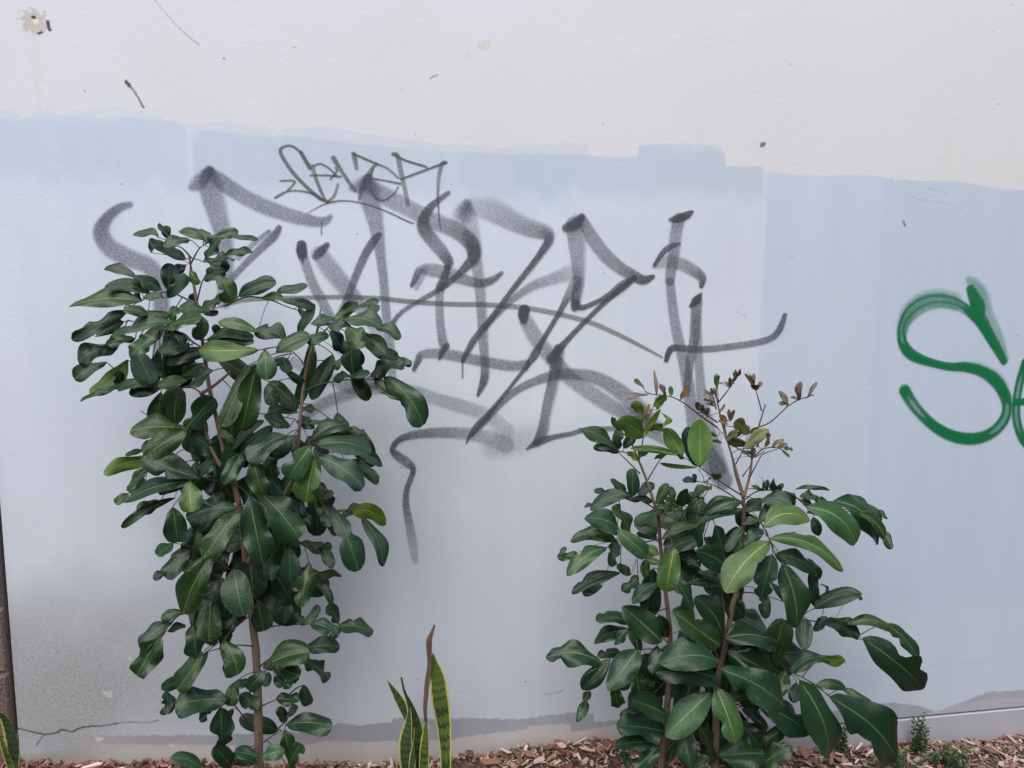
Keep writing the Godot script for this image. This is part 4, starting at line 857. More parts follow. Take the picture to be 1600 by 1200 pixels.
func build_left_sapling() -> void:
	var p := thing("sapling", "tall dark green broad leaved sapling on the left, under the small olive tag", "sapling", Vector3(-0.3841, 0.0885, 0.27), "broad leaved saplings in front of the wall")
	skeleton[p.name] = []
	stem(p, "stem", [Vector3(0, 0, 0), Vector3(0.0035, 0.0933, 0.0116), Vector3(0.006, 0.2778, 0.0062), Vector3(0.0037, 0.419, -0.0083), Vector3(-0.0011, 0.4827, -0.0106), Vector3(-0.0095, 0.6427, 0.0026), Vector3(-0.0164, 0.8056, 0.012), Vector3(-0.0323, 0.8965, 0.0038), Vector3(-0.0576, 0.9792, -0.0099), Vector3(-0.069, 1.0537, -0.0091), Vector3(-0.0839, 1.1578, 0.005), Vector3(-0.0922, 1.2585, 0.0118), Vector3(-0.1042, 1.3618, 0.0013), Vector3(-0.115, 1.4306, -0.0111), Vector3(-0.1219, 1.4988, -0.0073)], [0.0125, 0.012, 0.0115, 0.0105, 0.01, 0.009, 0.008, 0.0075, 0.0065, 0.006, 0.0055, 0.005, 0.0042, 0.0035, 0.0022])
	stem(p, "stem", [Vector3(-0.031, 0.898, 0.0101), Vector3(-0.0766, 0.9734, 0.0089), Vector3(-0.0982, 1.0295, -0.0053), Vector3(-0.1045, 1.1375, -0.0118)], [0.006, 0.005, 0.0045, 0.004])
	stem(p, "stem", [Vector3(-0.0066, 0.6812, 0.0109), Vector3(0.0513, 0.7806, -0.0019), Vector3(0.0998, 0.8732, -0.0119), Vector3(0.1276, 0.9269, -0.0045), Vector3(0.1367, 1.0081, 0.0095), Vector3(0.1457, 1.0855, 0.0096), Vector3(0.1528, 1.1522, -0.0044), Vector3(0.1638, 1.2113, -0.0119), Vector3(0.1847, 1.2715, -0.002), Vector3(0.1989, 1.3227, 0.0109), Vector3(0.2046, 1.3611, 0.0078)], [0.0065, 0.0055, 0.005, 0.0048, 0.0048, 0.0045, 0.0042, 0.004, 0.0035, 0.003, 0.002])
	stem(p, "stem", [Vector3(-0.1093, 1.1394, 0.0017), Vector3(-0.0745, 1.1608, -0.011), Vector3(-0.0288, 1.1992, -0.0076)], [0.005, 0.0042, 0.003])
	stem(p, "twig", [Vector3(-0.0364, 1.3682, 0), Vector3(0.019, 1.3913, 0.0116), Vector3(0.0737, 1.3846, 0.0062), Vector3(0.1196, 1.3644, -0.0083), Vector3(0.1517, 1.3542, -0.0106)], [0.0023, 0.002, 0.0017, 0.0014, 0.0011])
	stem(p, "twig", [Vector3(0.1541, 1.1419, 0.0101), Vector3(0.2141, 1.1646, 0.0089), Vector3(0.2972, 1.172, -0.0053), Vector3(0.348, 1.1669, -0.0118)], [0.0023, 0.0019, 0.0015, 0.0011])
	stem(p, "twig", [Vector3(0.1611, 1.2083, 0.0109), Vector3(0.1456, 1.2295, -0.0019), Vector3(0.1253, 1.2494, -0.0119)], [0.0023, 0.0017, 0.0011])
	stem(p, "twig", [Vector3(0.1969, 1.2835, 0.0017), Vector3(0.2164, 1.3065, -0.011), Vector3(0.2335, 1.3167, -0.0076)], [0.0023, 0.0017, 0.0011])
	stem(p, "twig", [Vector3(-0.117, 1.3749, -0.0091), Vector3(-0.1432, 1.3913, -0.01), Vector3(-0.1747, 1.4043, 0.0037), Vector3(-0.2067, 1.3946, 0.012), Vector3(-0.2439, 1.38, 0.0027)], [0.0023, 0.002, 0.0017, 0.0014, 0.0011])
	stem(p, "twig", [Vector3(-0.1156, 1.4893, -0.0115), Vector3(-0.1348, 1.5144, 0.0002), Vector3(-0.1471, 1.52, 0.0116)], [0.0023, 0.0017, 0.0011])
	stem(p, "twig", [Vector3(-0.1173, 1.476, -0.0034), Vector3(-0.0939, 1.511, 0.0102), Vector3(-0.0813, 1.5224, 0.0088)], [0.0023, 0.0017, 0.0011])
	stem(p, "twig", [Vector3(-0.1033, 1.3815, 0.0079), Vector3(-0.088, 1.4303, 0.0108), Vector3(-0.0673, 1.4697, -0.0021)], [0.0023, 0.0017, 0.0011])
	stem(p, "twig", [Vector3(-0.0922, 1.2585, 0.0119), Vector3(-0.1221, 1.278, 0.0015), Vector3(-0.1477, 1.299, -0.0111), Vector3(-0.2011, 1.3078, -0.0074), Vector3(-0.2725, 1.3333, 0.0071)], [0.0023, 0.002, 0.0017, 0.0014, 0.0011])
	stem(p, "twig", [Vector3(-0.1006, 1.1396, 0.0049), Vector3(-0.1302, 1.1553, -0.0092), Vector3(-0.1778, 1.1561, -0.0099), Vector3(-0.236, 1.1688, 0.0039), Vector3(-0.2942, 1.1872, 0.012)], [0.0023, 0.002, 0.0017, 0.0014, 0.0011])
	stem(p, "twig", [Vector3(-0.0815, 1.0116, -0.0065), Vector3(-0.1203, 1.0324, -0.0114), Vector3(-0.1504, 1.0456, 0.0004), Vector3(-0.2077, 1.0693, 0.0117), Vector3(-0.2545, 1.0996, 0.0058)], [0.0023, 0.002, 0.0017, 0.0014, 0.0011])
	stem(p, "twig", [Vector3(-0.0997, 1.0283, -0.012), Vector3(-0.1338, 1.0445, -0.0032)], [0.0023, 0.0011])
	stem(p, "twig", [Vector3(-0.1577, 0.9591, -0.0064), Vector3(-0.2133, 0.9761, 0.008), Vector3(-0.241, 0.9725, 0.0107)], [0.0023, 0.0017, 0.0011])
	stem(p, "twig", [Vector3(-0.0416, 0.9006, 0.005), Vector3(-0.0882, 0.9127, 0.0118), Vector3(-0.1386, 0.9155, 0.0013), Vector3(-0.1904, 0.9024, -0.0111)], [0.0023, 0.0019, 0.0015, 0.0011])
	stem(p, "twig", [Vector3(-0.0174, 0.8231, 0.0119), Vector3(-0.0773, 0.8237, 0.0048), Vector3(-0.1446, 0.8402, -0.0093)], [0.0023, 0.0017, 0.0011])
	stem(p, "twig", [Vector3(-0.0162, 0.8306, 0.0078), Vector3(0.0115, 0.8482, -0.0067), Vector3(0.0362, 0.8636, -0.0114)], [0.0023, 0.0017, 0.0011])
	stem(p, "twig", [Vector3(-0.0576, 0.9874, -0.0035), Vector3(-0.0255, 0.9777, -0.012), Vector3(0.0004, 0.9718, -0.003), Vector3(0.0612, 1.0105, 0.0104)], [0.0023, 0.0019, 0.0015, 0.0011])
	stem(p, "twig", [Vector3(-0.0695, 1.0533, -0.0115), Vector3(-0.0368, 1.0755, -0.0063), Vector3(0.0068, 1.0886, 0.0082), Vector3(0.0638, 1.0825, 0.0106), Vector3(0.1305, 1.0668, -0.0025)], [0.0023, 0.002, 0.0017, 0.0014, 0.0011])
	stem(p, "twig", [Vector3(0.1345, 1.0046, -0.009), Vector3(0.1758, 0.9974, 0.0052), Vector3(0.2093, 0.9785, 0.0118), Vector3(0.2421, 0.9752, 0.0011)], [0.0023, 0.0019, 0.0015, 0.0011])
	stem(p, "twig", [Vector3(0.1352, 0.9893, 0.0018), Vector3(0.1586, 0.9557, 0.0119), Vector3(0.1831, 0.9621, 0.0046)], [0.0023, 0.0017, 0.0011])
	stem(p, "twig", [Vector3(0.1029, 0.8789, 0.011), Vector3(0.1555, 0.8672, 0.0076), Vector3(0.1872, 0.8443, -0.0069), Vector3(0.2286, 0.809, -0.0113)], [0.0023, 0.0019, 0.0015, 0.0011])
	stem(p, "twig", [Vector3(0.0059, 0.4859, 0.01), Vector3(0.058, 0.4944, -0.0036), Vector3(0.1251, 0.4916, -0.012), Vector3(0.1779, 0.4975, -0.0028), Vector3(0.2254, 0.4964, 0.0105)], [0.0023, 0.002, 0.0017, 0.0014, 0.0011])
	stem(p, "twig", [Vector3(0.0009, 0.4415, -0.0001), Vector3(-0.0432, 0.443, -0.0116), Vector3(-0.0958, 0.4385, -0.0061), Vector3(-0.1226, 0.4365, 0.0083)], [0.0023, 0.0019, 0.0015, 0.0011])
	stem(p, "twig", [Vector3(-0.006, 0.5289, -0.0102), Vector3(-0.0577, 0.4874, -0.0089), Vector3(-0.0993, 0.4551, 0.0054), Vector3(-0.1285, 0.435, 0.0118)], [0.0023, 0.0019, 0.0015, 0.0011])
	stem(p, "twig", [Vector3(0.0066, 0.3711, -0.0109), Vector3(0.0386, 0.4028, 0.002), Vector3(0.0917, 0.4256, 0.0119), Vector3(0.1283, 0.4267, 0.0044)], [0.0023, 0.0019, 0.0015, 0.0011])
	stem(p, "twig", [Vector3(0.0111, 0.2656, -0.0016), Vector3(0.0357, 0.2816, 0.011), Vector3(0.0576, 0.289, 0.0075)], [0.0023, 0.0017, 0.0011])
	stem(p, "twig", [Vector3(0.0801, 0.2917, 0.0092), Vector3(0.1136, 0.3191, 0.0099), Vector3(0.1309, 0.3142, -0.0038)], [0.0023, 0.0017, 0.0011])
	stem(p, "twig", [Vector3(0.0068, 0.3215, 0.0115), Vector3(-0.033, 0.3056, -0.0003), Vector3(-0.0665, 0.2818, -0.0116), Vector3(-0.0854, 0.2866, -0.0059)], [0.0023, 0.0019, 0.0015, 0.0011])
	stem(p, "twig", [Vector3(-0.0617, 0.2859, 0.0033), Vector3(-0.0294, 0.2249, -0.0103), Vector3(-0.0049, 0.1858, -0.0087)], [0.0023, 0.0017, 0.0011])
	stem(p, "twig", [Vector3(0.0503, 0.1886, -0.008), Vector3(0.0731, 0.2095, -0.0108), Vector3(0.0841, 0.2311, 0.0022)], [0.0023, 0.0017, 0.0011])
	stem(p, "twig", [Vector3(-0.0122, 0.6375, -0.0119), Vector3(0.0831, 0.7293, -0.0014), Vector3(0.1219, 0.7421, 0.0111), Vector3(0.1427, 0.7219, 0.0073)], [0.0023, 0.0019, 0.0015, 0.0011])
	stem(p, "twig", [Vector3(-0.0122, 0.6491, -0.0048), Vector3(-0.0503, 0.6654, 0.0093), Vector3(-0.0975, 0.7071, 0.0098)], [0.0023, 0.0017, 0.0011])
	stem(p, "twig", [Vector3(-0.1037, 0.5785, 0.0066), Vector3(-0.1687, 0.558, 0.0114), Vector3(-0.209, 0.5252, -0.0005), Vector3(-0.2437, 0.4759, -0.0117)], [0.0023, 0.0019, 0.0015, 0.0011])
	stem(p, "twig", [Vector3(0.006, 0.1595, 0.012), Vector3(0.0395, 0.1791, 0.0031), Vector3(0.0637, 0.184, -0.0104)], [0.0023, 0.0017, 0.0011])
	stem(p, "twig", [Vector3(0.1584, 0.6252, 0.0063), Vector3(0.1804, 0.6056, -0.0081), Vector3(0.2046, 0.5515, -0.0107), Vector3(0.2299, 0.4906, 0.0024)], [0.0023, 0.0019, 0.0015, 0.0011])
	leaf(p, Vector3(-0.1281, 1.4866, -0.0017), Vector3(-0.2101, 1.5353, 0.0104), Vector3(0.4596, 0.6145, 0.6412), 0.0491, 0.0082, 0.0078, "m", 0.1237, 1)
	leaf(p, Vector3(-0.2096, 1.5026, -0.0004), Vector3(-0.1981, 1.5373, 0.016), Vector3(-0.6026, -0.1678, 0.7802), 0.0251, 0, 0.0024, "m", 0, 0)
	leaf(p, Vector3(-0.1894, 1.5403, 0.0055), Vector3(-0.2545, 1.5499, -0.0143), Vector3(-0.0253, 0.8638, 0.5032), 0.0367, -0.0081, 0.0066, "m", 0.1378, 0)
	leaf(p, Vector3(-0.1723, 1.5358, -0.0121), Vector3(-0.173, 1.5708, -0.0019), Vector3(0.1198, -0.2736, 0.9544), 0.0228, 0, 0.002, "l", 0, 0)
	leaf(p, Vector3(-0.1063, 1.5336, 0.0391), Vector3(-0.1604, 1.515, 0.0738), Vector3(0.3082, 0.5523, 0.7746), 0.0342, -0.0032, 0.0054, "m", 0.1612, 0)
	leaf(p, Vector3(-0.1666, 1.5406, -0.007), Vector3(-0.1836, 1.5674, 0.032), Vector3(0.8608, 0.5083, 0.0251), 0.0315, 0, 0.0051, "m", 0, 0)
	leaf(p, Vector3(-0.0938, 1.5395, -0.0463), Vector3(-0.1521, 1.566, -0.0643), Vector3(0.0894, 0.688, 0.7202), 0.0416, -0.0033, 0.0076, "m", 0.0233, 0)
	leaf(p, Vector3(-0.0727, 1.5257, 0.0093), Vector3(-0.0899, 1.5649, -0.013), Vector3(0.3093, 0.5691, 0.7619), 0.0303, 0, 0.0037, "m", 0.3202, 0)
	leaf(p, Vector3(-0.0716, 1.487, 0.031), Vector3(-0.0332, 1.5396, 0.0474), Vector3(-0.5687, 0.1644, 0.8059), 0.0421, 0, 0.0026, "m", 0, 0)
	leaf(p, Vector3(-0.0556, 1.5397, 0.0069), Vector3(0.0019, 1.5596, -0.0083), Vector3(0.0832, 0.4389, 0.8947), 0.0302, 0, 0.0023, "m", 0.2285, 0)
	leaf(p, Vector3(-0.0244, 1.5465, 0.0011), Vector3(0.0525, 1.5378, 0.0088), Vector3(-0.0452, 0.4099, 0.911), 0.0162, 0, 0.0034, "m", 0.1519, 0)
	leaf(p, Vector3(-0.0311, 1.5006, -0.0015), Vector3(0.0349, 1.5072, -0.0108), Vector3(0.0915, 0.3827, 0.9193), 0.0271, 0, 0.0074, "m", 0, 0)
	leaf(p, Vector3(-0.0869, 1.4809, -0.0064), Vector3(-0.0111, 1.4892, -0.0179), Vector3(0.0168, 0.7538, 0.6569), 0.0506, 0, 0.0031, "d", 0.3247, 1)
	leaf(p, Vector3(-0.0576, 1.5035, -0.0491), Vector3(-0.0355, 1.4543, -0.0186), Vector3(-0.0024, 0.5266, 0.8501), 0.0307, 0, 0.0023, "d", 0, 0)
	leaf(p, Vector3(-0.1294, 1.4738, -0.0068), Vector3(-0.1566, 1.4497, 0.0069), Vector3(0.1747, 0.3292, 0.9279), 0.0255, 0, 0.0049, "d", 0.0719, 0)
	leaf(p, Vector3(-0.0399, 1.4488, 0.0504), Vector3(-0.0065, 1.379, 0.0592), Vector3(0.3989, 0.2999, 0.8666), 0.0487, 0, 0.0087, "m", 0, 1)
	leaf(p, Vector3(-0.0853, 1.4343, 0.0042), Vector3(-0.0263, 1.4571, 0.0397), Vector3(-0.5613, 0.2038, 0.8021), 0.0367, 0, 0.0086, "m", 0.1318, 0)
	leaf(p, Vector3(-0.1119, 1.457, 0.0325), Vector3(-0.0947, 1.4213, 0.0321), Vector3(0.4463, 0.2051, 0.871), 0.0248, 0, 0.004, "l", 0, 0)
	leaf(p, Vector3(-0.1623, 1.4076, 0.0445), Vector3(-0.1568, 1.4751, 0.0402), Vector3(0.3289, 0.0335, 0.9438), 0.0425, 0, 0.0025, "m", 0, 0)
	leaf(p, Vector3(-0.1507, 1.389, 0.0918), Vector3(-0.1027, 1.4461, 0.1072), Vector3(-0.0911, -0.1878, 0.978), 0.0358, 0, 0.0038, "m", 0, 1)
	leaf(p, Vector3(-0.2491, 1.4386, -0.0005), Vector3(-0.3287, 1.464, -0.0191), Vector3(-0.0447, 0.4973, 0.8664), 0.0301, -0.0065, 0.0075, "m", 0, 0)
	leaf(p, Vector3(-0.189, 1.4094, 0.0077), Vector3(-0.2425, 1.4391, 0.0457), Vector3(0.6682, 0.5006, 0.5504), 0.045, 0, 0.0064, "m", 0, 1)
	leaf(p, Vector3(-0.2045, 1.397, 0.029), Vector3(-0.3048, 1.4144, 0.0626), Vector3(0.3423, 0.6349, 0.6927), 0.0403, -0.0145, 0.0034, "m", 0.1481, 0)
	leaf(p, Vector3(-0.1707, 1.3881, 0.0477), Vector3(-0.2201, 1.3917, 0.0449), Vector3(0.0237, 0.7959, 0.605), 0.0311, 0, 0.0042, "m", 0.1985, 0)
	leaf(p, Vector3(-0.2264, 1.381, 0.0467), Vector3(-0.3858, 1.3675, 0.0694), Vector3(0.0459, 0.6837, 0.7283), 0.0592, -0.008, 0.0105, "m", 1, 0)
	leaf(p, Vector3(-0.2401, 1.3791, 0.0088), Vector3(-0.2498, 1.4025, 0.0121), Vector3(0.6984, 0.1923, 0.6894), 0.016, 0, 0.0022, "m", 0.1425, 0)
	leaf(p, Vector3(-0.262, 1.3565, 0.0429), Vector3(-0.3842, 1.2877, 0.0683), Vector3(0.077, 0.2221, 0.972), 0.0408, 0, 0.0184, "m", 0.2699, 3)
	leaf(p, Vector3(-0.202, 1.3472, 0.0803), Vector3(-0.2517, 1.3618, 0.1032), Vector3(0.4751, 0.5761, 0.6651), 0.0354, 0, 0.0064, "m", 0, 0)
	leaf(p, Vector3(-0.1595, 1.3432, 0.0301), Vector3(-0.2351, 1.3422, 0.0452), Vector3(0.1498, 0.5925, 0.7915), 0.0335, 0, 0.0077, "m", 0.0786, 0)
	leaf(p, Vector3(-0.1552, 1.3275, 0.0524), Vector3(-0.1465, 1.3685, 0.0457), Vector3(0.1012, 0.1381, 0.9852), 0.0265, 0, 0.0041, "l", 0, 1)
	leaf(p, Vector3(-0.1213, 1.3665, -0.0331), Vector3(-0.1208, 1.3999, -0.0148), Vector3(0.6408, -0.3758, 0.6694), 0.0238, 0, 0.0024, "m", 0.1629, 1)
	leaf(p, Vector3(-0.0645, 1.3558, 0.0391), Vector3(-0.1348, 1.3601, 0.0664), Vector3(0.2851, 0.731, 0.6199), 0.0472, 0, 0.0052, "m", 0.1216, 0)
	leaf(p, Vector3(-0.095, 1.3658, -0.0091), Vector3(-0.0305, 1.3842, -0.0009), Vector3(-0.2774, 0.6614, 0.6968), 0.0422, 0, 0.0068, "m", 0.305, 1)
	leaf(p, Vector3(-0.0913, 1.3466, -0.0082), Vector3(-0.0545, 1.3503, -0.0028), Vector3(-0.1734, 0.4728, 0.8639), 0.0233, 0, 0.0027, "m", 0.1429, 0)
	leaf(p, Vector3(-0.1673, 1.3151, 0.0783), Vector3(-0.0736, 1.3385, 0.1076), Vector3(-0.3564, 0.7751, 0.5217), 0.0631, 0.0047, 0.0038, "m", 0, 0)
	leaf(p, Vector3(-0.1433, 1.3299, 0.0718), Vector3(-0.2812, 1.2952, 0.0983), Vector3(-0.0016, 0.6102, 0.7922), 0.0472, -0.0063, 0.0158, "m", 0, 1)
	leaf(p, Vector3(-0.2711, 1.3295, 0.0414), Vector3(-0.3419, 1.2956, 0.0303), Vector3(-0.4017, 0.619, 0.6749), 0.0496, 0, 0.0035, "m", 0, 0)
	leaf(p, Vector3(-0.104, 1.284, 0.04), Vector3(-0.0804, 1.3423, 0.0564), Vector3(-0.0085, -0.2675, 0.9635), 0.0407, 0, 0.0082, "l", 0.1722, 1)
	leaf(p, Vector3(-0.1411, 1.3097, 0.0831), Vector3(-0.119, 1.2763, 0.0902), Vector3(0.2286, 0.3439, 0.9107), 0.0254, 0, 0.0041, "m", 0, 1)
	leaf(p, Vector3(-0.249, 1.2865, 0.0373), Vector3(-0.3104, 1.2778, 0.061), Vector3(0.2161, 0.593, 0.7757), 0.0415, 0, 0.007, "m", 0.0268, 0)
	leaf(p, Vector3(-0.1696, 1.2974, 0.1359), Vector3(-0.2296, 1.2548, 0.1319), Vector3(-0.3023, 0.3419, 0.8898), 0.0461, 0, 0.0056, "l", 0.1428, 0)
	leaf(p, Vector3(-0.2911, 1.2639, 0.0382), Vector3(-0.3774, 1.2326, 0.0581), Vector3(-0.0624, 0.6525, 0.7552), 0.0588, -0.0064, 0.0117, "m", 0.0619, 0)
	leaf(p, Vector3(-0.3353, 1.2254, -0.0085), Vector3(-0.4022, 1.1876, 0.0237), Vector3(0.0287, 0.6182, 0.7855), 0.0434, 0, 0.0085, "m", 0, 0)
	leaf(p, Vector3(-0.2781, 1.2313, 0.0092), Vector3(-0.3525, 1.153, 0.062), Vector3(0.4192, 0.1991, 0.8858), 0.0454, 0.0098, -0.0087, "y", 0.2579, 0)
	leaf(p, Vector3(-0.2397, 1.2599, 0.0729), Vector3(-0.1983, 1.18, 0.0977), Vector3(0.4303, 0.4634, 0.7747), 0.0584, 0, 0.0073, "m", 0, 0)
	leaf(p, Vector3(-0.2887, 1.1679, 0.0304), Vector3(-0.2914, 1.207, 0.0572), Vector3(0.5011, -0.4669, 0.7287), 0.0297, 0, 0.0052, "m", 0, 1)
	leaf(p, Vector3(-0.2849, 1.164, 0.0411), Vector3(-0.3732, 1.1354, 0.0702), Vector3(0.0162, 0.6875, 0.726), 0.0201, 0, 0.0121, "m", 0.0763, 0)
	leaf(p, Vector3(-0.1804, 1.1764, 0.0743), Vector3(-0.2868, 1.1651, 0.0681), Vector3(-0.113, 0.6458, 0.7551), 0.0403, -0.0048, 0.011, "m", 0.1494, 0)
	leaf(p, Vector3(-0.1858, 1.1674, 0.0495), Vector3(-0.2612, 1.1528, 0.0663), Vector3(0.0812, 0.5405, 0.8374), 0.0492, 0, 0.009, "m", 0.2803, 1)
	leaf(p, Vector3(-0.126, 1.1824, 0.0486), Vector3(-0.1851, 1.172, 0.0906), Vector3(0.3529, 0.662, 0.6613), 0.0346, 0, 0.0037, "m", 0.098, 0)
	leaf(p, Vector3(-0.0532, 1.2091, 0.0869), Vector3(-0.1236, 1.1644, 0.0783), Vector3(-0.4611, 0.6, 0.6538), 0.0525, 0, 0.0059, "m", 0.2305, 0)
	leaf(p, Vector3(-0.1173, 1.2711, 0.0407), Vector3(-0.1884, 1.259, 0.0648), Vector3(0.2349, 0.3916, 0.8896), 0.0401, 0, 0.0054, "m", 0.3084, 0)
	leaf(p, Vector3(-0.0749, 1.2514, 0.0359), Vector3(-0.1731, 1.2245, 0.0486), Vector3(0.0093, 0.3989, 0.917), 0.0413, -0.0049, 0.0114, "m", 0.2803, 0)
	leaf(p, Vector3(-0.0985, 1.2205, -0.0044), Vector3(-0.151, 1.1877, -0.0032), Vector3(-0.2221, 0.3889, 0.8941), 0.0387, 0, 0.0027, "l", 0.2196, 1)
	leaf(p, Vector3(0.0618, 1.261, 0.119), Vector3(-0.08, 1.262, 0.1106), Vector3(-0.0506, 0.4234, 0.9045), 0.0537, 0.0063, 0.0131, "l", 0, 0)
	leaf(p, Vector3(-0.0877, 1.2727, 0.0326), Vector3(0.0387, 1.2775, 0.0416), Vector3(-0.0808, 0.4928, 0.8664), 0.0321, 0, 0.0105, "m", 0.0484, 0)
	leaf(p, Vector3(0.0483, 1.3021, 0.0395), Vector3(-0.045, 1.3286, 0.0497), Vector3(0.2084, 0.388, 0.8978), 0.0316, -0.0049, 0.0091, "l", 0.1492, 0)
	leaf(p, Vector3(-0.0536, 1.2861, 0.0078), Vector3(-0.0595, 1.3218, 0.023), Vector3(0.4299, -0.2943, 0.8536), 0.0246, 0, 0.0041, "m", 0.2353, 0)
	leaf(p, Vector3(-0.0796, 1.2825, 0.0377), Vector3(0.0376, 1.2905, 0.0347), Vector3(-0.0369, 0.7778, 0.6274), 0.0426, 0.0049, 0.0153, "m", 0.2738, 0)
	leaf(p, Vector3(-0.0044, 1.393, -0.0072), Vector3(0.0953, 1.428, 0.0151), Vector3(-0.3262, 0.3755, 0.8675), 0.0484, 0, 0.0122, "m", 0.0408, 0)
	leaf(p, Vector3(0.0913, 1.4039, -0.0091), Vector3(0.1722, 1.4189, -0.0067), Vector3(-0.1433, 0.6534, 0.7433), 0.0397, 0, 0.0041, "m", 0.1712, 0)
	leaf(p, Vector3(0.0563, 1.3878, 0.0119), Vector3(0.1082, 1.3914, -0.0034), Vector3(0.197, 0.5624, 0.803), 0.0255, 0, 0.0044, "l", 0.1728, 0)
	leaf(p, Vector3(0.1056, 1.3856, 0.0322), Vector3(0.1901, 1.3651, 0.0213), Vector3(0.1973, 0.3224, 0.9258), 0.0258, 0, 0.0071, "m", 0.1144, 0)
	leaf(p, Vector3(0.1447, 1.3662, -0.008), Vector3(0.1701, 1.3249, 0.0011), Vector3(0.4876, 0.4625, 0.7405), 0.0308, 0, 0.006, "m", 0, 1)
	leaf(p, Vector3(0.1435, 1.2838, 0.0106), Vector3(0.1905, 1.3736, 0.0166), Vector3(-0.4261, 0.1633, 0.8898), 0.0294, 0, 0.0078, "m", 0.0876, 0)
	leaf(p, Vector3(0.1834, 1.3215, 0.0454), Vector3(0.2365, 1.3391, 0.0238), Vector3(0.1043, 0.6292, 0.7702), 0.0375, 0, 0.0029, "m", 0.057, 0)
	leaf(p, Vector3(0.2348, 1.3283, -0.0018), Vector3(0.2989, 1.3772, -0.0122), Vector3(-0.086, 0.3131, 0.9458), 0.0342, 0, 0.0026, "m", 0.2766, 0)
	leaf(p, Vector3(0.296, 1.3635, 0.0036), Vector3(0.3566, 1.3788, 0.0342), Vector3(-0.4747, 0.6067, 0.6376), 0.0228, 0, 0.0063, "m", 0.0821, 0)
	leaf(p, Vector3(0.283, 1.3153, 0.0496), Vector3(0.2099, 1.3155, 0.0431), Vector3(-0.0537, 0.7749, 0.6298), 0.0459, 0, 0.0079, "m", 0.2373, 0)
	leaf(p, Vector3(0.2663, 1.3327, 0.0499), Vector3(0.3616, 1.3151, 0.0859), Vector3(-0.1079, 0.7491, 0.6536), 0.0597, 0.0066, 0.011, "m", 0.0329, 0)
	leaf(p, Vector3(0.3157, 1.3352, -0.0102), Vector3(0.3579, 1.3675, -0.0116), Vector3(-0.3368, 0.4737, 0.8137), 0.0333, 0, 0.0035, "m", 0.1494, 0)
	leaf(p, Vector3(0.3446, 1.3105, -0.0077), Vector3(0.4104, 1.2807, 0.0209), Vector3(-0.0395, 0.6456, 0.7627), 0.039, 0.0069, 0.0074, "d", 0.1148, 0)
	leaf(p, Vector3(0.2797, 1.3155, 0.0788), Vector3(0.3165, 1.264, 0.1366), Vector3(0.0623, 0.764, 0.6422), 0.0536, 0, 0.0091, "m", 0.32, 1)
	leaf(p, Vector3(0.299, 1.3077, 0.0431), Vector3(0.3719, 1.2459, 0.0807), Vector3(-0.0303, 0.4933, 0.8694), 0.0474, 0, 0.0036, "m", 0, 0)
	leaf(p, Vector3(0.2285, 1.302, -0.0097), Vector3(0.2534, 1.2482, -0.0092), Vector3(0.52, 0.2474, 0.8176), 0.0389, 0, 0.0048, "d", 0.3136, 0)
	leaf(p, Vector3(0.2869, 1.1883, 0.0531), Vector3(0.286, 1.2718, 0.07), Vector3(-0.3029, -0.1921, 0.9334), 0.0533, 0, 0.0076, "m", 0.2096, 1)
	leaf(p, Vector3(0.261, 1.2337, 0.0521), Vector3(0.2387, 1.2046, 0.0575), Vector3(-0.2985, 0.3887, 0.8717), 0.0232, 0, 0.0029, "m", 0.1356, 0)
	leaf(p, Vector3(0.3127, 1.2644, 0.0107), Vector3(0.4025, 1.2211, 0.01), Vector3(0.2431, 0.4903, 0.837), 0.0413, 0, 0.0066, "d", 0, 0)
	leaf(p, Vector3(0.3287, 1.1815, 0.0437), Vector3(0.4155, 1.2253, 0.0387), Vector3(-0.2774, 0.6299, 0.7254), 0.0609, 0.0084, 0.0031, "m", 0, 1)
	leaf(p, Vector3(0.3913, 1.2155, -0.0094), Vector3(0.4406, 1.2131, 0.0164), Vector3(-0.3158, 0.677, 0.6648), 0.0253, 0, 0.0058, "m", 0, 0)
	leaf(p, Vector3(0.2822, 1.1856, 0.0533), Vector3(0.2335, 1.1773, 0.0388), Vector3(-0.2977, 0.7699, 0.5645), 0.0322, 0, 0.004, "m", 0.3166, 1)
	leaf(p, Vector3(0.2738, 1.182, 0.041), Vector3(0.3304, 1.1941, 0.0763), Vector3(-0.4693, 0.7246, 0.5048), 0.032, 0, 0.0087, "m", 0.2383, 0)
	leaf(p, Vector3(0.3392, 1.1847, 0.0314), Vector3(0.4093, 1.1259, 0.0619), Vector3(0.0286, 0.4866, 0.8731), 0.035, -0.0102, 0.0034, "m", 0.094, 1)
	leaf(p, Vector3(0.3646, 1.1812, 0.039), Vector3(0.4651, 1.054, 0.0752), Vector3(0.1176, 0.3561, 0.927), 0.0706, 0.0136, 0.0147, "m", 0.0398, 2)
	leaf(p, Vector3(0.2265, 1.2935, 0.0515), Vector3(0.1751, 1.2737, 0.0826), Vector3(0.2036, 0.6378, 0.7428), 0.0354, 0, 0.0076, "m", 0.2222, 0)
	leaf(p, Vector3(0.0984, 1.2528, 0.0809), Vector3(0.1836, 1.2935, 0.0752), Vector3(-0.2176, 0.5667, 0.7947), 0.0582, 0, 0.0084, "m", 0.1466, 0)
	leaf(p, Vector3(0.1223, 1.2676, 0.0349), Vector3(0.0405, 1.3086, 0.0278), Vector3(0.3228, 0.7441, 0.5849), 0.0574, -0.0083, 0.0108, "m", 0, 1)
	leaf(p, Vector3(0.077, 1.2625, 0.1194), Vector3(0.0818, 1.1903, 0.1455), Vector3(0.1642, 0.3457, 0.9239), 0.0481, 0, 0.0029, "l", 0, 0)
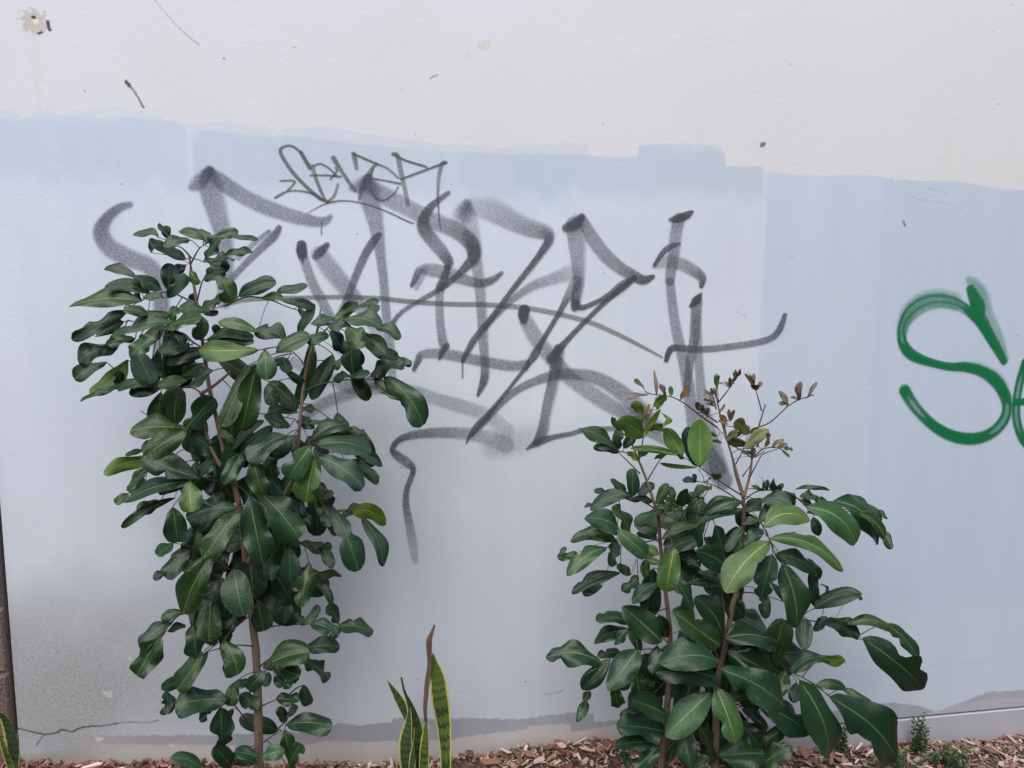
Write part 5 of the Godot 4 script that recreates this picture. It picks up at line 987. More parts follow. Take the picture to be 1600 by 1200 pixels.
	leaf(p, Vector3(0.0991, 1.2319, 0.0003), Vector3(0.1224, 1.1957, 0.0212), Vector3(0.0576, 0.5268, 0.8481), 0.0315, 0, 0.0024, "d", 0.0019, 0)
	leaf(p, Vector3(0.1076, 1.1987, 0.0088), Vector3(0.1559, 1.158, -0.0076), Vector3(0.4004, 0.1083, 0.9099), 0.0242, 0, 0.006, "d", 0.2144, 0)
	leaf(p, Vector3(0.065, 1.1693, -0.0022), Vector3(0.1371, 1.0944, 0.0069), Vector3(0.3965, 0.4772, 0.7843), 0.0527, 0, 0.01, "m", 0.3246, 0)
	leaf(p, Vector3(0.031, 1.2202, 0.0832), Vector3(-0.0316, 1.074, 0.1272), Vector3(-0.1656, 0.3483, 0.9227), 0.0524, 0.0064, 0.011, "m", 0, 0)
	leaf(p, Vector3(0.0518, 1.2152, 0.1157), Vector3(0.0142, 1.0602, 0.1203), Vector3(0.1324, -0.0027, 0.9912), 0.0645, 0, 0.0096, "m", 0.2178, 1)
	leaf(p, Vector3(0.0679, 1.1658, 0.034), Vector3(0.0858, 1.1126, 0.0589), Vector3(-0.0186, 0.4188, 0.9079), 0.0403, 0, 0.0063, "d", 0.177, 3)
	leaf(p, Vector3(0.1393, 1.0854, 0.0101), Vector3(0.0593, 1.0918, -0.0112), Vector3(-0.1244, 0.7205, 0.6822), 0.0333, 0, 0.01, "d", 0, 0)
	leaf(p, Vector3(0.115, 1.0474, 0.0008), Vector3(0.0551, 1.0831, 0.034), Vector3(0.6309, 0.5619, 0.535), 0.0483, 0, 0.0064, "m", 0.3262, 0)
	leaf(p, Vector3(0.1359, 1.0912, -0.0498), Vector3(0.178, 1.086, -0.025), Vector3(-0.21, 0.8217, 0.5299), 0.03, 0, 0.0019, "d", 0.2443, 0)
	leaf(p, Vector3(0.1615, 1.0544, 0.0043), Vector3(0.2214, 1.0644, 0.0034), Vector3(-0.1175, 0.7623, 0.6364), 0.0246, -0.0051, 0.0041, "d", 0.0251, 0)
	leaf(p, Vector3(0.1787, 1.041, 0.0032), Vector3(0.1359, 1.0654, -0.0204), Vector3(-0.223, 0.4469, 0.8663), 0.0359, 0, 0.0063, "d", 0.2359, 1)
	leaf(p, Vector3(0.1677, 1.0126, 0.0319), Vector3(0.2701, 1.0577, 0.0193), Vector3(-0.155, 0.5766, 0.8022), 0.0512, 0.0051, 0.0129, "m", 0.0414, 0)
	leaf(p, Vector3(0.249, 1.032, -0.0052), Vector3(0.3102, 1.0285, 0.0074), Vector3(-0.1284, 0.602, 0.7881), 0.0252, 0, 0.0025, "m", 0.9069, 0)
	leaf(p, Vector3(0.1924, 1.012, 0.0883), Vector3(0.3296, 0.9898, 0.0743), Vector3(0.1871, 0.7633, 0.6183), 0.0732, 0.0066, 0.0141, "m", 0.0745, 0)
	leaf(p, Vector3(0.2826, 0.9691, -0.0039), Vector3(0.3568, 0.9312, -0.0025), Vector3(0.2293, 0.4809, 0.8462), 0.0355, 0.007, 0.0053, "d", 0.8184, 0)
	leaf(p, Vector3(0.1816, 1.0192, 0.1333), Vector3(0.1232, 0.9387, 0.1336), Vector3(-0.063, 0.0496, 0.9968), 0.0622, 0, 0.0128, "l", 0.0046, 1)
	leaf(p, Vector3(0.1908, 0.987, 0.1229), Vector3(0.1649, 0.8722, 0.1279), Vector3(-0.2862, 0.1062, 0.9523), 0.0737, 0, 0.0078, "l", 0, 1)
	leaf(p, Vector3(0.1971, 0.9908, 0.1341), Vector3(0.3106, 0.9185, 0.1806), Vector3(0.0132, 0.5553, 0.8315), 0.0622, 0.0081, 0.014, "m", 0, 0)
	leaf(p, Vector3(0.2605, 0.9581, 0.0424), Vector3(0.3437, 0.8945, 0.0498), Vector3(0.3999, 0.6038, 0.6896), 0.035, 0.0119, 0.0108, "m", 0, 0)
	leaf(p, Vector3(0.1179, 1.0405, 0.0921), Vector3(0.029, 0.9864, 0.1382), Vector3(-0.1233, 0.7541, 0.6451), 0.0692, -0.0065, 0.0089, "m", 0.2302, 0)
	leaf(p, Vector3(0.1362, 1.0305, 0.0341), Vector3(0.0784, 0.9817, 0.0486), Vector3(-0.1881, 0.4776, 0.8582), 0.0482, 0, 0.0059, "m", 0.0843, 0)
	leaf(p, Vector3(-0.0381, 0.9803, 0.0094), Vector3(0.0509, 1.0681, 0.0118), Vector3(-0.3808, 0.3623, 0.8507), 0.0283, 0.0067, 0.0116, "m", 0.301, 0)
	leaf(p, Vector3(-0.0142, 0.9728, 0.0082), Vector3(0.0719, 1.0523, 0.0156), Vector3(-0.2503, 0.1816, 0.951), 0.0353, 0, 0.0113, "m", 0.2158, 1)
	leaf(p, Vector3(-0.022, 1.0042, 0.0092), Vector3(-0.0623, 1.0435, -0.002), Vector3(0.0638, 0.3338, 0.9405), 0.0219, 0, 0.0063, "d", 0.318, 0)
	leaf(p, Vector3(0.0052, 0.9958, 0.0886), Vector3(-0.0318, 0.9285, 0.134), Vector3(0.3111, 0.4082, 0.8582), 0.0426, 0, 0.0106, "m", 0.267, 0)
	leaf(p, Vector3(0.0362, 0.9917, 0.1242), Vector3(0.0609, 0.8954, 0.1385), Vector3(0.2507, 0.2052, 0.9461), 0.051, 0, 0.0108, "m", 0, 0)
	leaf(p, Vector3(0.0572, 0.9836, 0.0497), Vector3(0.0741, 0.9209, 0.0446), Vector3(0.5205, 0.0714, 0.8508), 0.0428, 0, 0.0053, "d", 0, 0)
	leaf(p, Vector3(0.0514, 0.9107, -0.0075), Vector3(0.1314, 0.8029, -0.0127), Vector3(0.5702, 0.3883, 0.7239), 0.0756, 0, 0.0058, "d", 0.0059, 0)
	leaf(p, Vector3(-0.174, 1.0605, -0), Vector3(-0.1546, 1.1599, 0.0162), Vector3(-0.2948, -0.0974, 0.9506), 0.0674, 0, 0.0108, "d", 0.1017, 0)
	leaf(p, Vector3(-0.1458, 1.0487, 0.0315), Vector3(-0.0733, 1.1315, 0.0084), Vector3(0.1453, 0.1454, 0.9786), 0.0595, 0, 0.0122, "d", 0.0501, 1)
	leaf(p, Vector3(-0.1268, 1.061, 0.0815), Vector3(-0.2559, 1.0607, 0.0904), Vector3(0.0387, 0.8077, 0.5883), 0.0683, -0.0048, 0.008, "m", 0.0327, 0)
	leaf(p, Vector3(-0.1113, 1.0679, 0.1366), Vector3(-0.2041, 1.0115, 0.167), Vector3(0.0463, 0.4138, 0.9092), 0.0594, 0, 0.0109, "m", 0.1679, 0)
	leaf(p, Vector3(-0.1431, 1.0393, 0.0074), Vector3(-0.065, 0.9692, -0.0062), Vector3(0.506, 0.417, 0.755), 0.0659, 0, 0.0107, "d", 0.0676, 1)
	leaf(p, Vector3(-0.2124, 1.0257, 0.031), Vector3(-0.2346, 1.0028, 0.071), Vector3(0.3086, 0.7422, 0.5948), 0.032, 0, 0.0052, "m", 0.2808, 0)
	leaf(p, Vector3(-0.2532, 0.9952, 0.0012), Vector3(-0.2856, 0.9899, 0.0431), Vector3(0.4861, 0.7366, 0.4702), 0.0171, 0, 0.0056, "m", 0.1078, 0)
	leaf(p, Vector3(-0.23, 0.968, -0.0078), Vector3(-0.3557, 0.9378, -0.0013), Vector3(0.1227, -0.3073, 0.9437), 0.0414, -0.0101, -0.006, "y", 0.1502, 0)
	leaf(p, Vector3(-0.1001, 0.9325, 0.0819), Vector3(-0.2387, 0.9911, 0.0658), Vector3(0.1999, 0.6697, 0.7153), 0.0676, 0.0081, 0.0141, "m", 0, 1)
	leaf(p, Vector3(-0.1036, 0.9324, 0.0726), Vector3(-0.0654, 0.9826, 0.0787), Vector3(-0.5485, 0.3243, 0.7707), 0.0397, 0, 0.0021, "m", 0.3237, 0)
	leaf(p, Vector3(-0.0602, 0.9067, 0.0486), Vector3(-0.0145, 0.988, 0.0472), Vector3(-0.1421, 0.0962, 0.9852), 0.045, 0, 0.0041, "m", 0, 1)
	leaf(p, Vector3(-0.2316, 0.9585, 0.0036), Vector3(-0.2907, 0.8943, 0.0271), Vector3(-0.1861, 0.4855, 0.8542), 0.0334, 0, 0.0093, "m", 0.1365, 0)
	leaf(p, Vector3(-0.1218, 0.9286, 0.091), Vector3(-0.2821, 0.8852, 0.0899), Vector3(-0.2192, 0.7951, 0.5655), 0.0709, -0.0065, 0.0093, "m", 0, 0)
	leaf(p, Vector3(-0.2848, 0.8912, 0.0395), Vector3(-0.3101, 0.8728, 0.0647), Vector3(0.2511, 0.6445, 0.7222), 0.0251, 0, 0.0024, "m", 0, 0)
	leaf(p, Vector3(-0.2548, 0.9161, -0.0063), Vector3(-0.2975, 0.8875, 0.0029), Vector3(-0.0555, 0.3793, 0.9236), 0.0307, 0, 0.0048, "d", 0.0867, 0)
	leaf(p, Vector3(-0.1456, 0.9094, 0.0336), Vector3(-0.2057, 0.8921, 0.06), Vector3(-0.0077, 0.8447, 0.5351), 0.0355, 0, 0.0084, "d", 0.1137, 0)
	leaf(p, Vector3(-0.1134, 0.9385, 0.1277), Vector3(-0.1015, 0.8733, 0.1755), Vector3(0.1601, 0.6023, 0.7821), 0.0511, 0, 0.0052, "l", 0, 0)
	leaf(p, Vector3(-0.2227, 0.8558, -0.0074), Vector3(-0.2679, 0.8405, 0.034), Vector3(0.3565, 0.6816, 0.639), 0.0395, 0, 0.0034, "m", 0.1147, 0)
	leaf(p, Vector3(-0.1755, 0.8727, 0.0296), Vector3(-0.2952, 0.8136, 0.0742), Vector3(0.1006, 0.4622, 0.881), 0.0238, -0.005, 0.0169, "m", 0, 0)
	leaf(p, Vector3(-0.1534, 0.8766, 0.1364), Vector3(-0.146, 0.787, 0.1364), Vector3(0.4325, 0.0361, 0.9009), 0.0562, 0, 0.006, "m", 0, 0)
	leaf(p, Vector3(-0.0103, 0.8549, 0.0917), Vector3(-0.1355, 0.835, 0.0875), Vector3(-0.1156, 0.5588, 0.8212), 0.0639, -0.0065, 0.0156, "d", 0.3294, 1)
	leaf(p, Vector3(0.0015, 0.8593, 0.1301), Vector3(-0.0759, 0.7594, 0.1777), Vector3(0.0319, 0.4099, 0.9116), 0.0625, 0, 0.0144, "m", 0, 0)
	leaf(p, Vector3(0.0241, 0.8909, 0.1134), Vector3(0.0562, 0.7244, 0.1454), Vector3(0.1567, 0.2157, 0.9638), 0.0721, 0, 0.0074, "m", 0, 0)
	leaf(p, Vector3(0.041, 0.892, 0.0714), Vector3(0.1446, 0.7764, 0.1141), Vector3(0.3849, 0.6029, 0.6988), 0.0874, 0, 0.0113, "m", 0.0788, 1)
	leaf(p, Vector3(-0.142, 0.7342, 0.0368), Vector3(-0.1979, 0.6742, 0.0701), Vector3(-0.1998, 0.6108, 0.7661), 0.0581, 0, 0.0063, "d", 0, 0)
	leaf(p, Vector3(-0.194, 0.7428, -0.0029), Vector3(-0.2249, 0.7269, 0.0434), Vector3(0.3611, 0.7816, 0.5086), 0.034, 0, 0.0024, "l", 0, 0)
	leaf(p, Vector3(-0.2199, 0.6676, -0.0052), Vector3(-0.2407, 0.6505, 0.0198), Vector3(0.069, 0.796, 0.6013), 0.0229, 0, 0.0044, "m", 0, 0)
	leaf(p, Vector3(-0.0678, 0.7514, 0.1235), Vector3(-0.1394, 0.6071, 0.1444), Vector3(0.0441, 0.1218, 0.9916), 0.0712, -0.0064, 0.0191, "m", 0, 0)
	leaf(p, Vector3(-0.0193, 0.7049, 0.1175), Vector3(0.009, 0.6004, 0.1708), Vector3(0.0313, 0.461, 0.8869), 0.0755, 0, 0.0146, "m", 0.1025, 0)
	leaf(p, Vector3(0.0547, 0.7105, 0.0509), Vector3(0.0675, 0.6592, 0.0887), Vector3(0.2811, 0.614, 0.7376), 0.0427, 0, 0.0076, "d", 0.0144, 0)
	leaf(p, Vector3(0.1142, 0.7427, 0.0851), Vector3(0.1163, 0.6554, 0.0952), Vector3(0.0928, 0.1164, 0.9889), 0.055, 0, 0.0037, "m", 0, 0)
	leaf(p, Vector3(0.1613, 0.6973, 0.0728), Vector3(0.1439, 0.5968, 0.1267), Vector3(-0.0031, 0.4737, 0.8807), 0.0489, 0, 0.0069, "m", 0.1941, 1)
	leaf(p, Vector3(0.0569, 0.6496, -0.0083), Vector3(0.1082, 0.5589, 0.0018), Vector3(0.3848, 0.3144, 0.8678), 0.0687, 0, 0.0046, "d", 0.1761, 1)
	leaf(p, Vector3(0.0948, 0.5733, -0.0053), Vector3(0.083, 0.5043, 0.0087), Vector3(-0.0474, 0.2063, 0.9773), 0.0468, 0, 0.0032, "d", 0.2183, 0)
	leaf(p, Vector3(0.0297, 0.6052, 0.0931), Vector3(0.0429, 0.5243, 0.0927), Vector3(0.5288, 0.0823, 0.8448), 0.0538, 0, 0.0029, "d", 0, 0)
	leaf(p, Vector3(0.1312, 0.7284, 0.0107), Vector3(0.2114, 0.6873, -0.0152), Vector3(0.5118, 0.6292, 0.5849), 0.0414, 0, 0.0081, "d", 0.0965, 1)
	leaf(p, Vector3(0.1923, 0.7115, 0.009), Vector3(0.2189, 0.6684, 0.0503), Vector3(0.0173, 0.6976, 0.7163), 0.0327, 0, 0.0073, "d", 0.3107, 0)
	leaf(p, Vector3(0.182, 0.6936, -0.0026), Vector3(0.2146, 0.7254, 0.013), Vector3(-0.4682, 0.0471, 0.8824), 0.0275, 0, 0.0052, "d", 0.0376, 0)
	leaf(p, Vector3(0.1623, 0.6369, 0.0093), Vector3(0.2395, 0.6268, -0.0056), Vector3(0.1636, -0.1853, 0.969), 0.0302, 0.0035, -0.0038, "o", 0, 0)
	leaf(p, Vector3(0.1661, 0.611, 0.0061), Vector3(0.2144, 0.5559, 0.0334), Vector3(0.161, 0.548, 0.8209), 0.0228, 0.0123, 0.01, "m", 0.2777, 0)
	leaf(p, Vector3(0.2252, 0.4885, -0.006), Vector3(0.2022, 0.5422, -0.0202), Vector3(0.301, 0.3622, 0.8822), 0.0376, 0, 0.0023, "m", 0.2886, 1)
	leaf(p, Vector3(0.1325, 0.5152, 0.0527), Vector3(0.1804, 0.559, 0.0308), Vector3(-0.1809, 0.5915, 0.7857), 0.0274, -0.0069, 0.005, "m", 0.1143, 0)
	leaf(p, Vector3(0.1427, 0.5181, 0.0542), Vector3(0.1162, 0.5454, 0.0435), Vector3(0.2827, 0.5756, 0.7673), 0.0247, 0, 0.0013, "m", 0.2252, 0)
	leaf(p, Vector3(0.1628, 0.5361, 0.0925), Vector3(0.2339, 0.5123, 0.1166), Vector3(0.1108, 0.851, 0.5133), 0.0493, 0.0051, 0.0024, "m", 0.2758, 1)
	leaf(p, Vector3(0.2296, 0.5003, 0.0309), Vector3(0.3239, 0.4815, 0.0449), Vector3(0.1036, 0.8715, 0.4793), 0.0638, 0, 0.0076, "d", 0, 1)
	leaf(p, Vector3(0.2325, 0.4786, 0.0064), Vector3(0.2134, 0.4684, 0.0401), Vector3(0.1959, 0.9033, 0.3817), 0.0251, 0, 0.0033, "m", 0.1269, 0)
	leaf(p, Vector3(0.129, 0.438, 0.0331), Vector3(0.2311, 0.4343, 0.0239), Vector3(0.0823, 0.8108, 0.5795), 0.0486, 0.0052, 0.0057, "d", 0.1881, 0)
	leaf(p, Vector3(0.0354, 0.4168, 0.0777), Vector3(0.1574, 0.4566, 0.0889), Vector3(-0.3073, 0.7968, 0.5203), 0.0748, 0.0051, 0.0072, "m", 0, 0)
	leaf(p, Vector3(0.1274, 0.3863, -0.0109), Vector3(0.2001, 0.3299, -0.0071), Vector3(0.4862, 0.6645, 0.5675), 0.058, 0, 0.0084, "d", 0.1343, 3)
	leaf(p, Vector3(0.0579, 0.394, 0.0408), Vector3(0.1282, 0.3806, 0.0695), Vector3(-0.0548, 0.8458, 0.5307), 0.0483, 0, 0.0032, "m", 0, 0)
	leaf(p, Vector3(0.0585, 0.3715, 0.0424), Vector3(0.1035, 0.3537, 0.0776), Vector3(-0.1133, 0.8209, 0.5597), 0.0345, 0, 0.0043, "m", 0.1778, 3)
	leaf(p, Vector3(0.0364, 0.3675, 0.005), Vector3(0.0344, 0.3402, 0.0355), Vector3(0.0935, 0.7376, 0.6687), 0.0256, 0, 0.0028, "m", 0, 0)
	leaf(p, Vector3(0.0609, 0.3095, 0.0451), Vector3(0.1229, 0.3053, 0.0621), Vector3(-0.1062, 0.804, 0.585), 0.0403, 0, 0.0049, "m", 0.1793, 0)
	leaf(p, Vector3(0.1306, 0.3245, 0.0106), Vector3(0.1393, 0.2671, 0.0182), Vector3(0.323, 0.172, 0.9306), 0.0366, 0, 0.0025, "m", 0.2023, 0)
	leaf(p, Vector3(0.0715, 0.2206, 0.0117), Vector3(0.0674, 0.2692, 0.0117), Vector3(0.2649, 0.0225, 0.964), 0.0305, 0, 0.0019, "m", 0.108, 0)
	leaf(p, Vector3(0.0805, 0.2363, 0.0088), Vector3(0.1148, 0.2732, 0.0462), Vector3(-0.7312, 0.6822, -0.0014), 0.0392, 0, 0.008, "m", 0.1362, 0)
	leaf(p, Vector3(0.0823, 0.226, 0.0315), Vector3(0.2074, 0.2264, 0.0628), Vector3(-0.1516, 0.7901, 0.5939), 0.0607, 0.0053, 0.0068, "m", 0, 0)
	leaf(p, Vector3(0.0444, 0.1486, -0.0738), Vector3(-0.0605, 0.1975, -0.0738), Vector3(0.2615, 0.5614, 0.7851), 0.0533, 0, 0.015, "d", 0.1987, 0)
	leaf(p, Vector3(-0.0365, 0.3123, 0.0078), Vector3(0.0137, 0.2869, 0.0557), Vector3(-0.0252, 0.8724, 0.4881), 0.0449, 0, 0.0086, "m", 0.2977, 1)
	leaf(p, Vector3(0.0854, 0.2387, 0.081), Vector3(0.0968, 0.1778, 0.0834), Vector3(0.1894, 0.0746, 0.9791), 0.0388, 0, 0.0068, "m", 0.2321, 0)
	leaf(p, Vector3(0.0927, 0.1296, 0.081), Vector3(0.1284, 0.2047, 0.0952), Vector3(-0.6609, 0.1769, 0.7293), 0.0528, 0, 0.0067, "m", 0.1433, 1)
	leaf(p, Vector3(0.0311, 0.1953, 0.1252), Vector3(0.0894, 0.2143, 0.1361), Vector3(-0.3331, 0.6105, 0.7186), 0.0389, 0, 0.0078, "l", 0.1405, 0)
	leaf(p, Vector3(0.0184, 0.1742, 0.0894), Vector3(-0.041, 0.2, 0.0985), Vector3(0.4052, 0.7475, 0.5264), 0.0404, 0, 0.0034, "m", 0, 1)
	leaf(p, Vector3(-0.0537, 0.1516, 0.0884), Vector3(-0.0886, 0.2294, 0.1138), Vector3(0.6408, 0.036, 0.7668), 0.0458, 0, 0.0101, "m", 0, 0)
	leaf(p, Vector3(-0.1272, 0.1571, 0.0919), Vector3(-0.2005, 0.2, 0.0972), Vector3(0.4685, 0.7419, 0.4797), 0.0405, -0.0067, 0.0047, "m", 0.2693, 0)
	leaf(p, Vector3(0.0035, 0.1237, 0.0366), Vector3(-0.0673, 0.157, 0.0516), Vector3(0.4487, 0.7074, 0.5461), 0.0371, 0, 0.0065, "m", 0, 1)
	leaf(p, Vector3(-0.1551, 0.5697, 0.0393), Vector3(-0.2197, 0.5582, 0.0526), Vector3(-0.0116, 0.7834, 0.6215), 0.0297, 0, 0.0057, "m", 0, 0)
	leaf(p, Vector3(-0.1948, 0.542, 0.037), Vector3(-0.2634, 0.4957, 0.083), Vector3(-0.0346, 0.7296, 0.683), 0.0489, -0.0067, 0.0071, "m", 0, 0)
	leaf(p, Vector3(-0.2131, 0.5259, 0.0804), Vector3(-0.2765, 0.4238, 0.0835), Vector3(-0.2026, 0.155, 0.9669), 0.0717, 0, 0.0053, "m", 0.2541, 0)
	leaf(p, Vector3(-0.2079, 0.5186, 0.0425), Vector3(-0.1684, 0.524, 0.0209), Vector3(0.2005, 0.8007, 0.5645), 0.0249, 0, 0.0044, "m", 0, 0)
	leaf(p, Vector3(-0.1342, 0.5488, 0.0844), Vector3(-0.1238, 0.4711, 0.1061), Vector3(0.3783, 0.2945, 0.8776), 0.0509, 0, 0.0055, "m", 0.2217, 1)
	leaf(p, Vector3(-0.1107, 0.4762, 0.091), Vector3(-0.1776, 0.3818, 0.0944), Vector3(-0.3559, 0.2843, 0.8903), 0.0665, 0.0083, 0.0142, "m", 0, 0)
	leaf(p, Vector3(-0.1841, 0.3774, 0.0334), Vector3(-0.2206, 0.3778, 0.0777), Vector3(0.5375, 0.7217, 0.4361), 0.0359, 0, 0.0037, "m", 0.1862, 0)
	leaf(p, Vector3(-0.1088, 0.4563, 0.0455), Vector3(-0.1306, 0.4136, 0.099), Vector3(0.0753, 0.7636, 0.6413), 0.0179, 0, 0.004, "m", 0.2565, 0)
	leaf(p, Vector3(-0.2274, 0.3365, 0.0075), Vector3(-0.2143, 0.2994, 0.0631), Vector3(0.3265, 0.8194, 0.4712), 0.0406, 0, 0.0083, "m", 0, 3)
	leaf(p, Vector3(-0.0581, 0.3374, 0.0832), Vector3(-0.1823, 0.3396, 0.0996), Vector3(0.0934, 0.7921, 0.6032), 0.0784, -0.0051, 0.0069, "m", 0, 0)
	leaf(p, Vector3(-0.0473, 0.5222, 0.1339), Vector3(-0.0109, 0.4461, 0.1671), Vector3(0.1665, 0.4599, 0.8722), 0.0567, 0.0065, 0.007, "m", 0.1376, 0)
	leaf(p, Vector3(-0.0574, 0.4357, 0.0378), Vector3(-0.0517, 0.3855, 0.0588), Vector3(0.3486, 0.3951, 0.8499), 0.036, 0, 0.0051, "d", 0.1404, 0)
	leaf(p, Vector3(-0.0763, 0.317, 0.0812), Vector3(-0.0734, 0.2167, 0.0982), Vector3(0.421, 0.1632, 0.8923), 0.0637, 0, 0.0069, "m", 0.2848, 2)
	leaf(p, Vector3(-0.0427, 0.368, 0.0481), Vector3(-0.0525, 0.3147, 0.0747), Vector3(0.1189, 0.4255, 0.8971), 0.0397, 0, 0.0047, "d", 0, 0)
	leaf(p, Vector3(0.0495, 0.4288, 0.12), Vector3(0.0049, 0.3849, 0.13), Vector3(-0.1394, 0.3509, 0.926), 0.0396, 0, 0.0081, "m", 0, 0)
	leaf(p, Vector3(-0.0054, 0.3704, 0.0488), Vector3(-0.0319, 0.3712, 0.0844), Vector3(0.5707, 0.7118, 0.4094), 0.0277, 0, 0.0053, "m", 0.1756, 0)
	leaf(p, Vector3(-0.1082, 0.2914, 0.0363), Vector3(-0.1407, 0.2597, 0.0363), Vector3(-0.2413, 0.2475, 0.9383), 0.0285, 0, 0.0023, "m", 0.0281, 1)
	leaf(p, Vector3(-0.0624, 0.2625, -0.0077), Vector3(-0.0772, 0.2385, -0.0007), Vector3(-0.0977, 0.3321, 0.9382), 0.0181, 0, 0.0032, "m", 0, 0)
	leaf(p, Vector3(-0.156, 0.6001, -0.0043), Vector3(-0.1147, 0.4976, 0.0203), Vector3(0.4146, 0.3669, 0.8327), 0.0743, 0, 0.0075, "d", 0.1831, 0)
	leaf(p, Vector3(-0.0773, 0.6433, 0.004), Vector3(-0.0645, 0.5443, 0.0419), Vector3(0.4008, 0.3717, 0.8374), 0.0701, 0, 0.0126, "d", 0, 0)
	leaf(p, Vector3(-0.0018, 0.6999, -0.0009), Vector3(0.0097, 0.5893, 0.0258), Vector3(0.2385, 0.2514, 0.9381), 0.0751, 0, 0.0081, "d", 0.071, 0)
	leaf(p, Vector3(-0.0724, 0.7606, -0.0457), Vector3(-0.1044, 0.6515, -0.0165), Vector3(-0.1627, 0.2997, 0.94), 0.0771, 0, 0.011, "d", 0.0139, 0)
	leaf(p, Vector3(-0.14, 0.7794, -0.0512), Vector3(-0.154, 0.6881, -0.0149), Vector3(0.2242, 0.3301, 0.9169), 0.0652, 0, 0.0043, "d", 0.3217, 0)
	leaf(p, Vector3(0.0268, 0.9339, -0.0103), Vector3(0.0024, 0.8349, 0.0193), Vector3(-0.0541, 0.2977, 0.9531), 0.0697, 0, 0.0053, "d", 0.1406, 1)
	leaf(p, Vector3(-0.0664, 0.8777, 0.0018), Vector3(-0.087, 0.8205, 0.0434), Vector3(0.2169, 0.5214, 0.8253), 0.0484, 0, 0.008, "d", 0.2938, 1)
	leaf(p, Vector3(0.0526, 0.8084, -0.0476), Vector3(0.0812, 0.6854, -0.0455), Vector3(0.3031, 0.0864, 0.949), 0.0829, 0, 0.0124, "d", 0, 1)
	leaf(p, Vector3(-0.0329, 0.5458, 0.0105), Vector3(-0.078, 0.5027, 0.0423), Vector3(0.0934, 0.5261, 0.8453), 0.046, 0, 0.0059, "d", 0.2308, 0)
	leaf(p, Vector3(-0.093, 0.6005, 0.0502), Vector3(-0.0966, 0.5027, 0.0855), Vector3(-0.0655, 0.3416, 0.9376), 0.0683, 0, 0.0038, "d", 0.0494, 0)
	leaf(p, Vector3(0.0801, 0.8628, -0.0383), Vector3(0.1338, 0.7588, -0.0402), Vector3(0.4886, 0.2373, 0.8396), 0.0681, 0, 0.0052, "d", 0.1182, 0)
	leaf(p, Vector3(0.1531, 0.8847, -0.0069), Vector3(0.185, 0.8044, -0.0043), Vector3(0.4754, 0.2174, 0.8525), 0.0517, 0, 0.0098, "d", 0.1081, 0)
	leaf(p, Vector3(0.1371, 0.8343, 0.0087), Vector3(0.1559, 0.8045, 0.0183), Vector3(0.2501, 0.4372, 0.8639), 0.024, 0, 0.0021, "d", 0.1144, 1)
	leaf(p, Vector3(0.1874, 0.8836, -0.0026), Vector3(0.2146, 0.8239, 0.0019), Vector3(0.0449, 0.095, 0.9945), 0.0409, 0, 0.0056, "d", 0.1095, 1)
	leaf(p, Vector3(0.1961, 0.8565, 0.0298), Vector3(0.2271, 0.8732, 0.0388), Vector3(-0.5071, 0.6152, 0.6037), 0.0239, 0, 0.0023, "d", 0, 0)
	leaf(p, Vector3(0.1815, 0.8377, 0.0529), Vector3(0.2366, 0.7672, 0.0732), Vector3(0.1477, 0.3789, 0.9136), 0.0397, 0.0102, 0.0079, "m", 0.1087, 1)
	leaf(p, Vector3(0.2001, 0.842, 0.0427), Vector3(0.232, 0.7963, 0.091), Vector3(-0.1144, 0.6825, 0.7219), 0.0461, 0, 0.0044, "m", 0, 0)
	leaf(p, Vector3(0.2331, 0.8392, 0.0832), Vector3(0.2908, 0.6895, 0.1397), Vector3(0.2646, 0.4282, 0.8641), 0.0623, 0, 0.0212, "m", 0.0995, 2)
	leaf(p, Vector3(0.2474, 0.7955, 0.0374), Vector3(0.3041, 0.8267, 0.0165), Vector3(-0.1497, 0.7238, 0.6736), 0.0304, 0.0103, 0.0052, "m", 0.2732, 0)
	leaf(p, Vector3(0.2735, 0.8185, 0.0374), Vector3(0.3643, 0.7939, 0.0689), Vector3(-0.3592, -0.1468, 0.9216), 0.0621, 0.0137, -0.0047, "y", 0, 0)
	leaf(p, Vector3(0.2984, 0.8026, 0.0439), Vector3(0.3553, 0.681, 0.0913), Vector3(0.3931, 0.4875, 0.7796), 0.0443, 0.0103, 0.0111, "m", 0.25, 0)
	leaf(p, Vector3(0.1485, 0.8164, 0.0086), Vector3(0.1629, 0.7827, 0.031), Vector3(-0.1636, 0.4982, 0.8515), 0.0235, 0, 0.0027, "d", 0.1922, 0)
	leaf(p, Vector3(0.0123, 0.7898, -0.0492), Vector3(-0.0204, 0.7241, -0.0072), Vector3(-0.0119, 0.5426, 0.8399), 0.0555, 0, 0.0052, "d", 0, 0)
	leaf(p, Vector3(-0.0139, 0.6318, -0.0397), Vector3(0.0585, 0.5236, -0.041), Vector3(0.2769, 0.1741, 0.945), 0.0765, 0, 0.0045, "d", 0, 0)
	leaf(p, Vector3(-0.082, 0.5211, -0.0492), Vector3(-0.1412, 0.4441, -0.0454), Vector3(-0.1617, 0.172, 0.9717), 0.0638, 0, 0.0047, "d", 0, 0)
	leaf(p, Vector3(-0.0951, 0.5012, -0.0104), Vector3(-0.0769, 0.435, -0.0179), Vector3(0.8071, 0.157, 0.5692), 0.0453, 0, 0.0073, "d", 0, 1)
	leaf(p, Vector3(0.1331, 0.9777, -0.0524), Vector3(0.1911, 0.9958, -0.053), Vector3(-0.1872, 0.6243, 0.7584), 0.0399, 0, 0.0047, "d", 0.2993, 0)
	leaf(p, Vector3(0.0732, 1.0038, -0.0367), Vector3(0.0205, 0.9531, -0.0047), Vector3(-0.2464, 0.6871, 0.6835), 0.0524, 0, 0.0055, "d", 0.2904, 0)
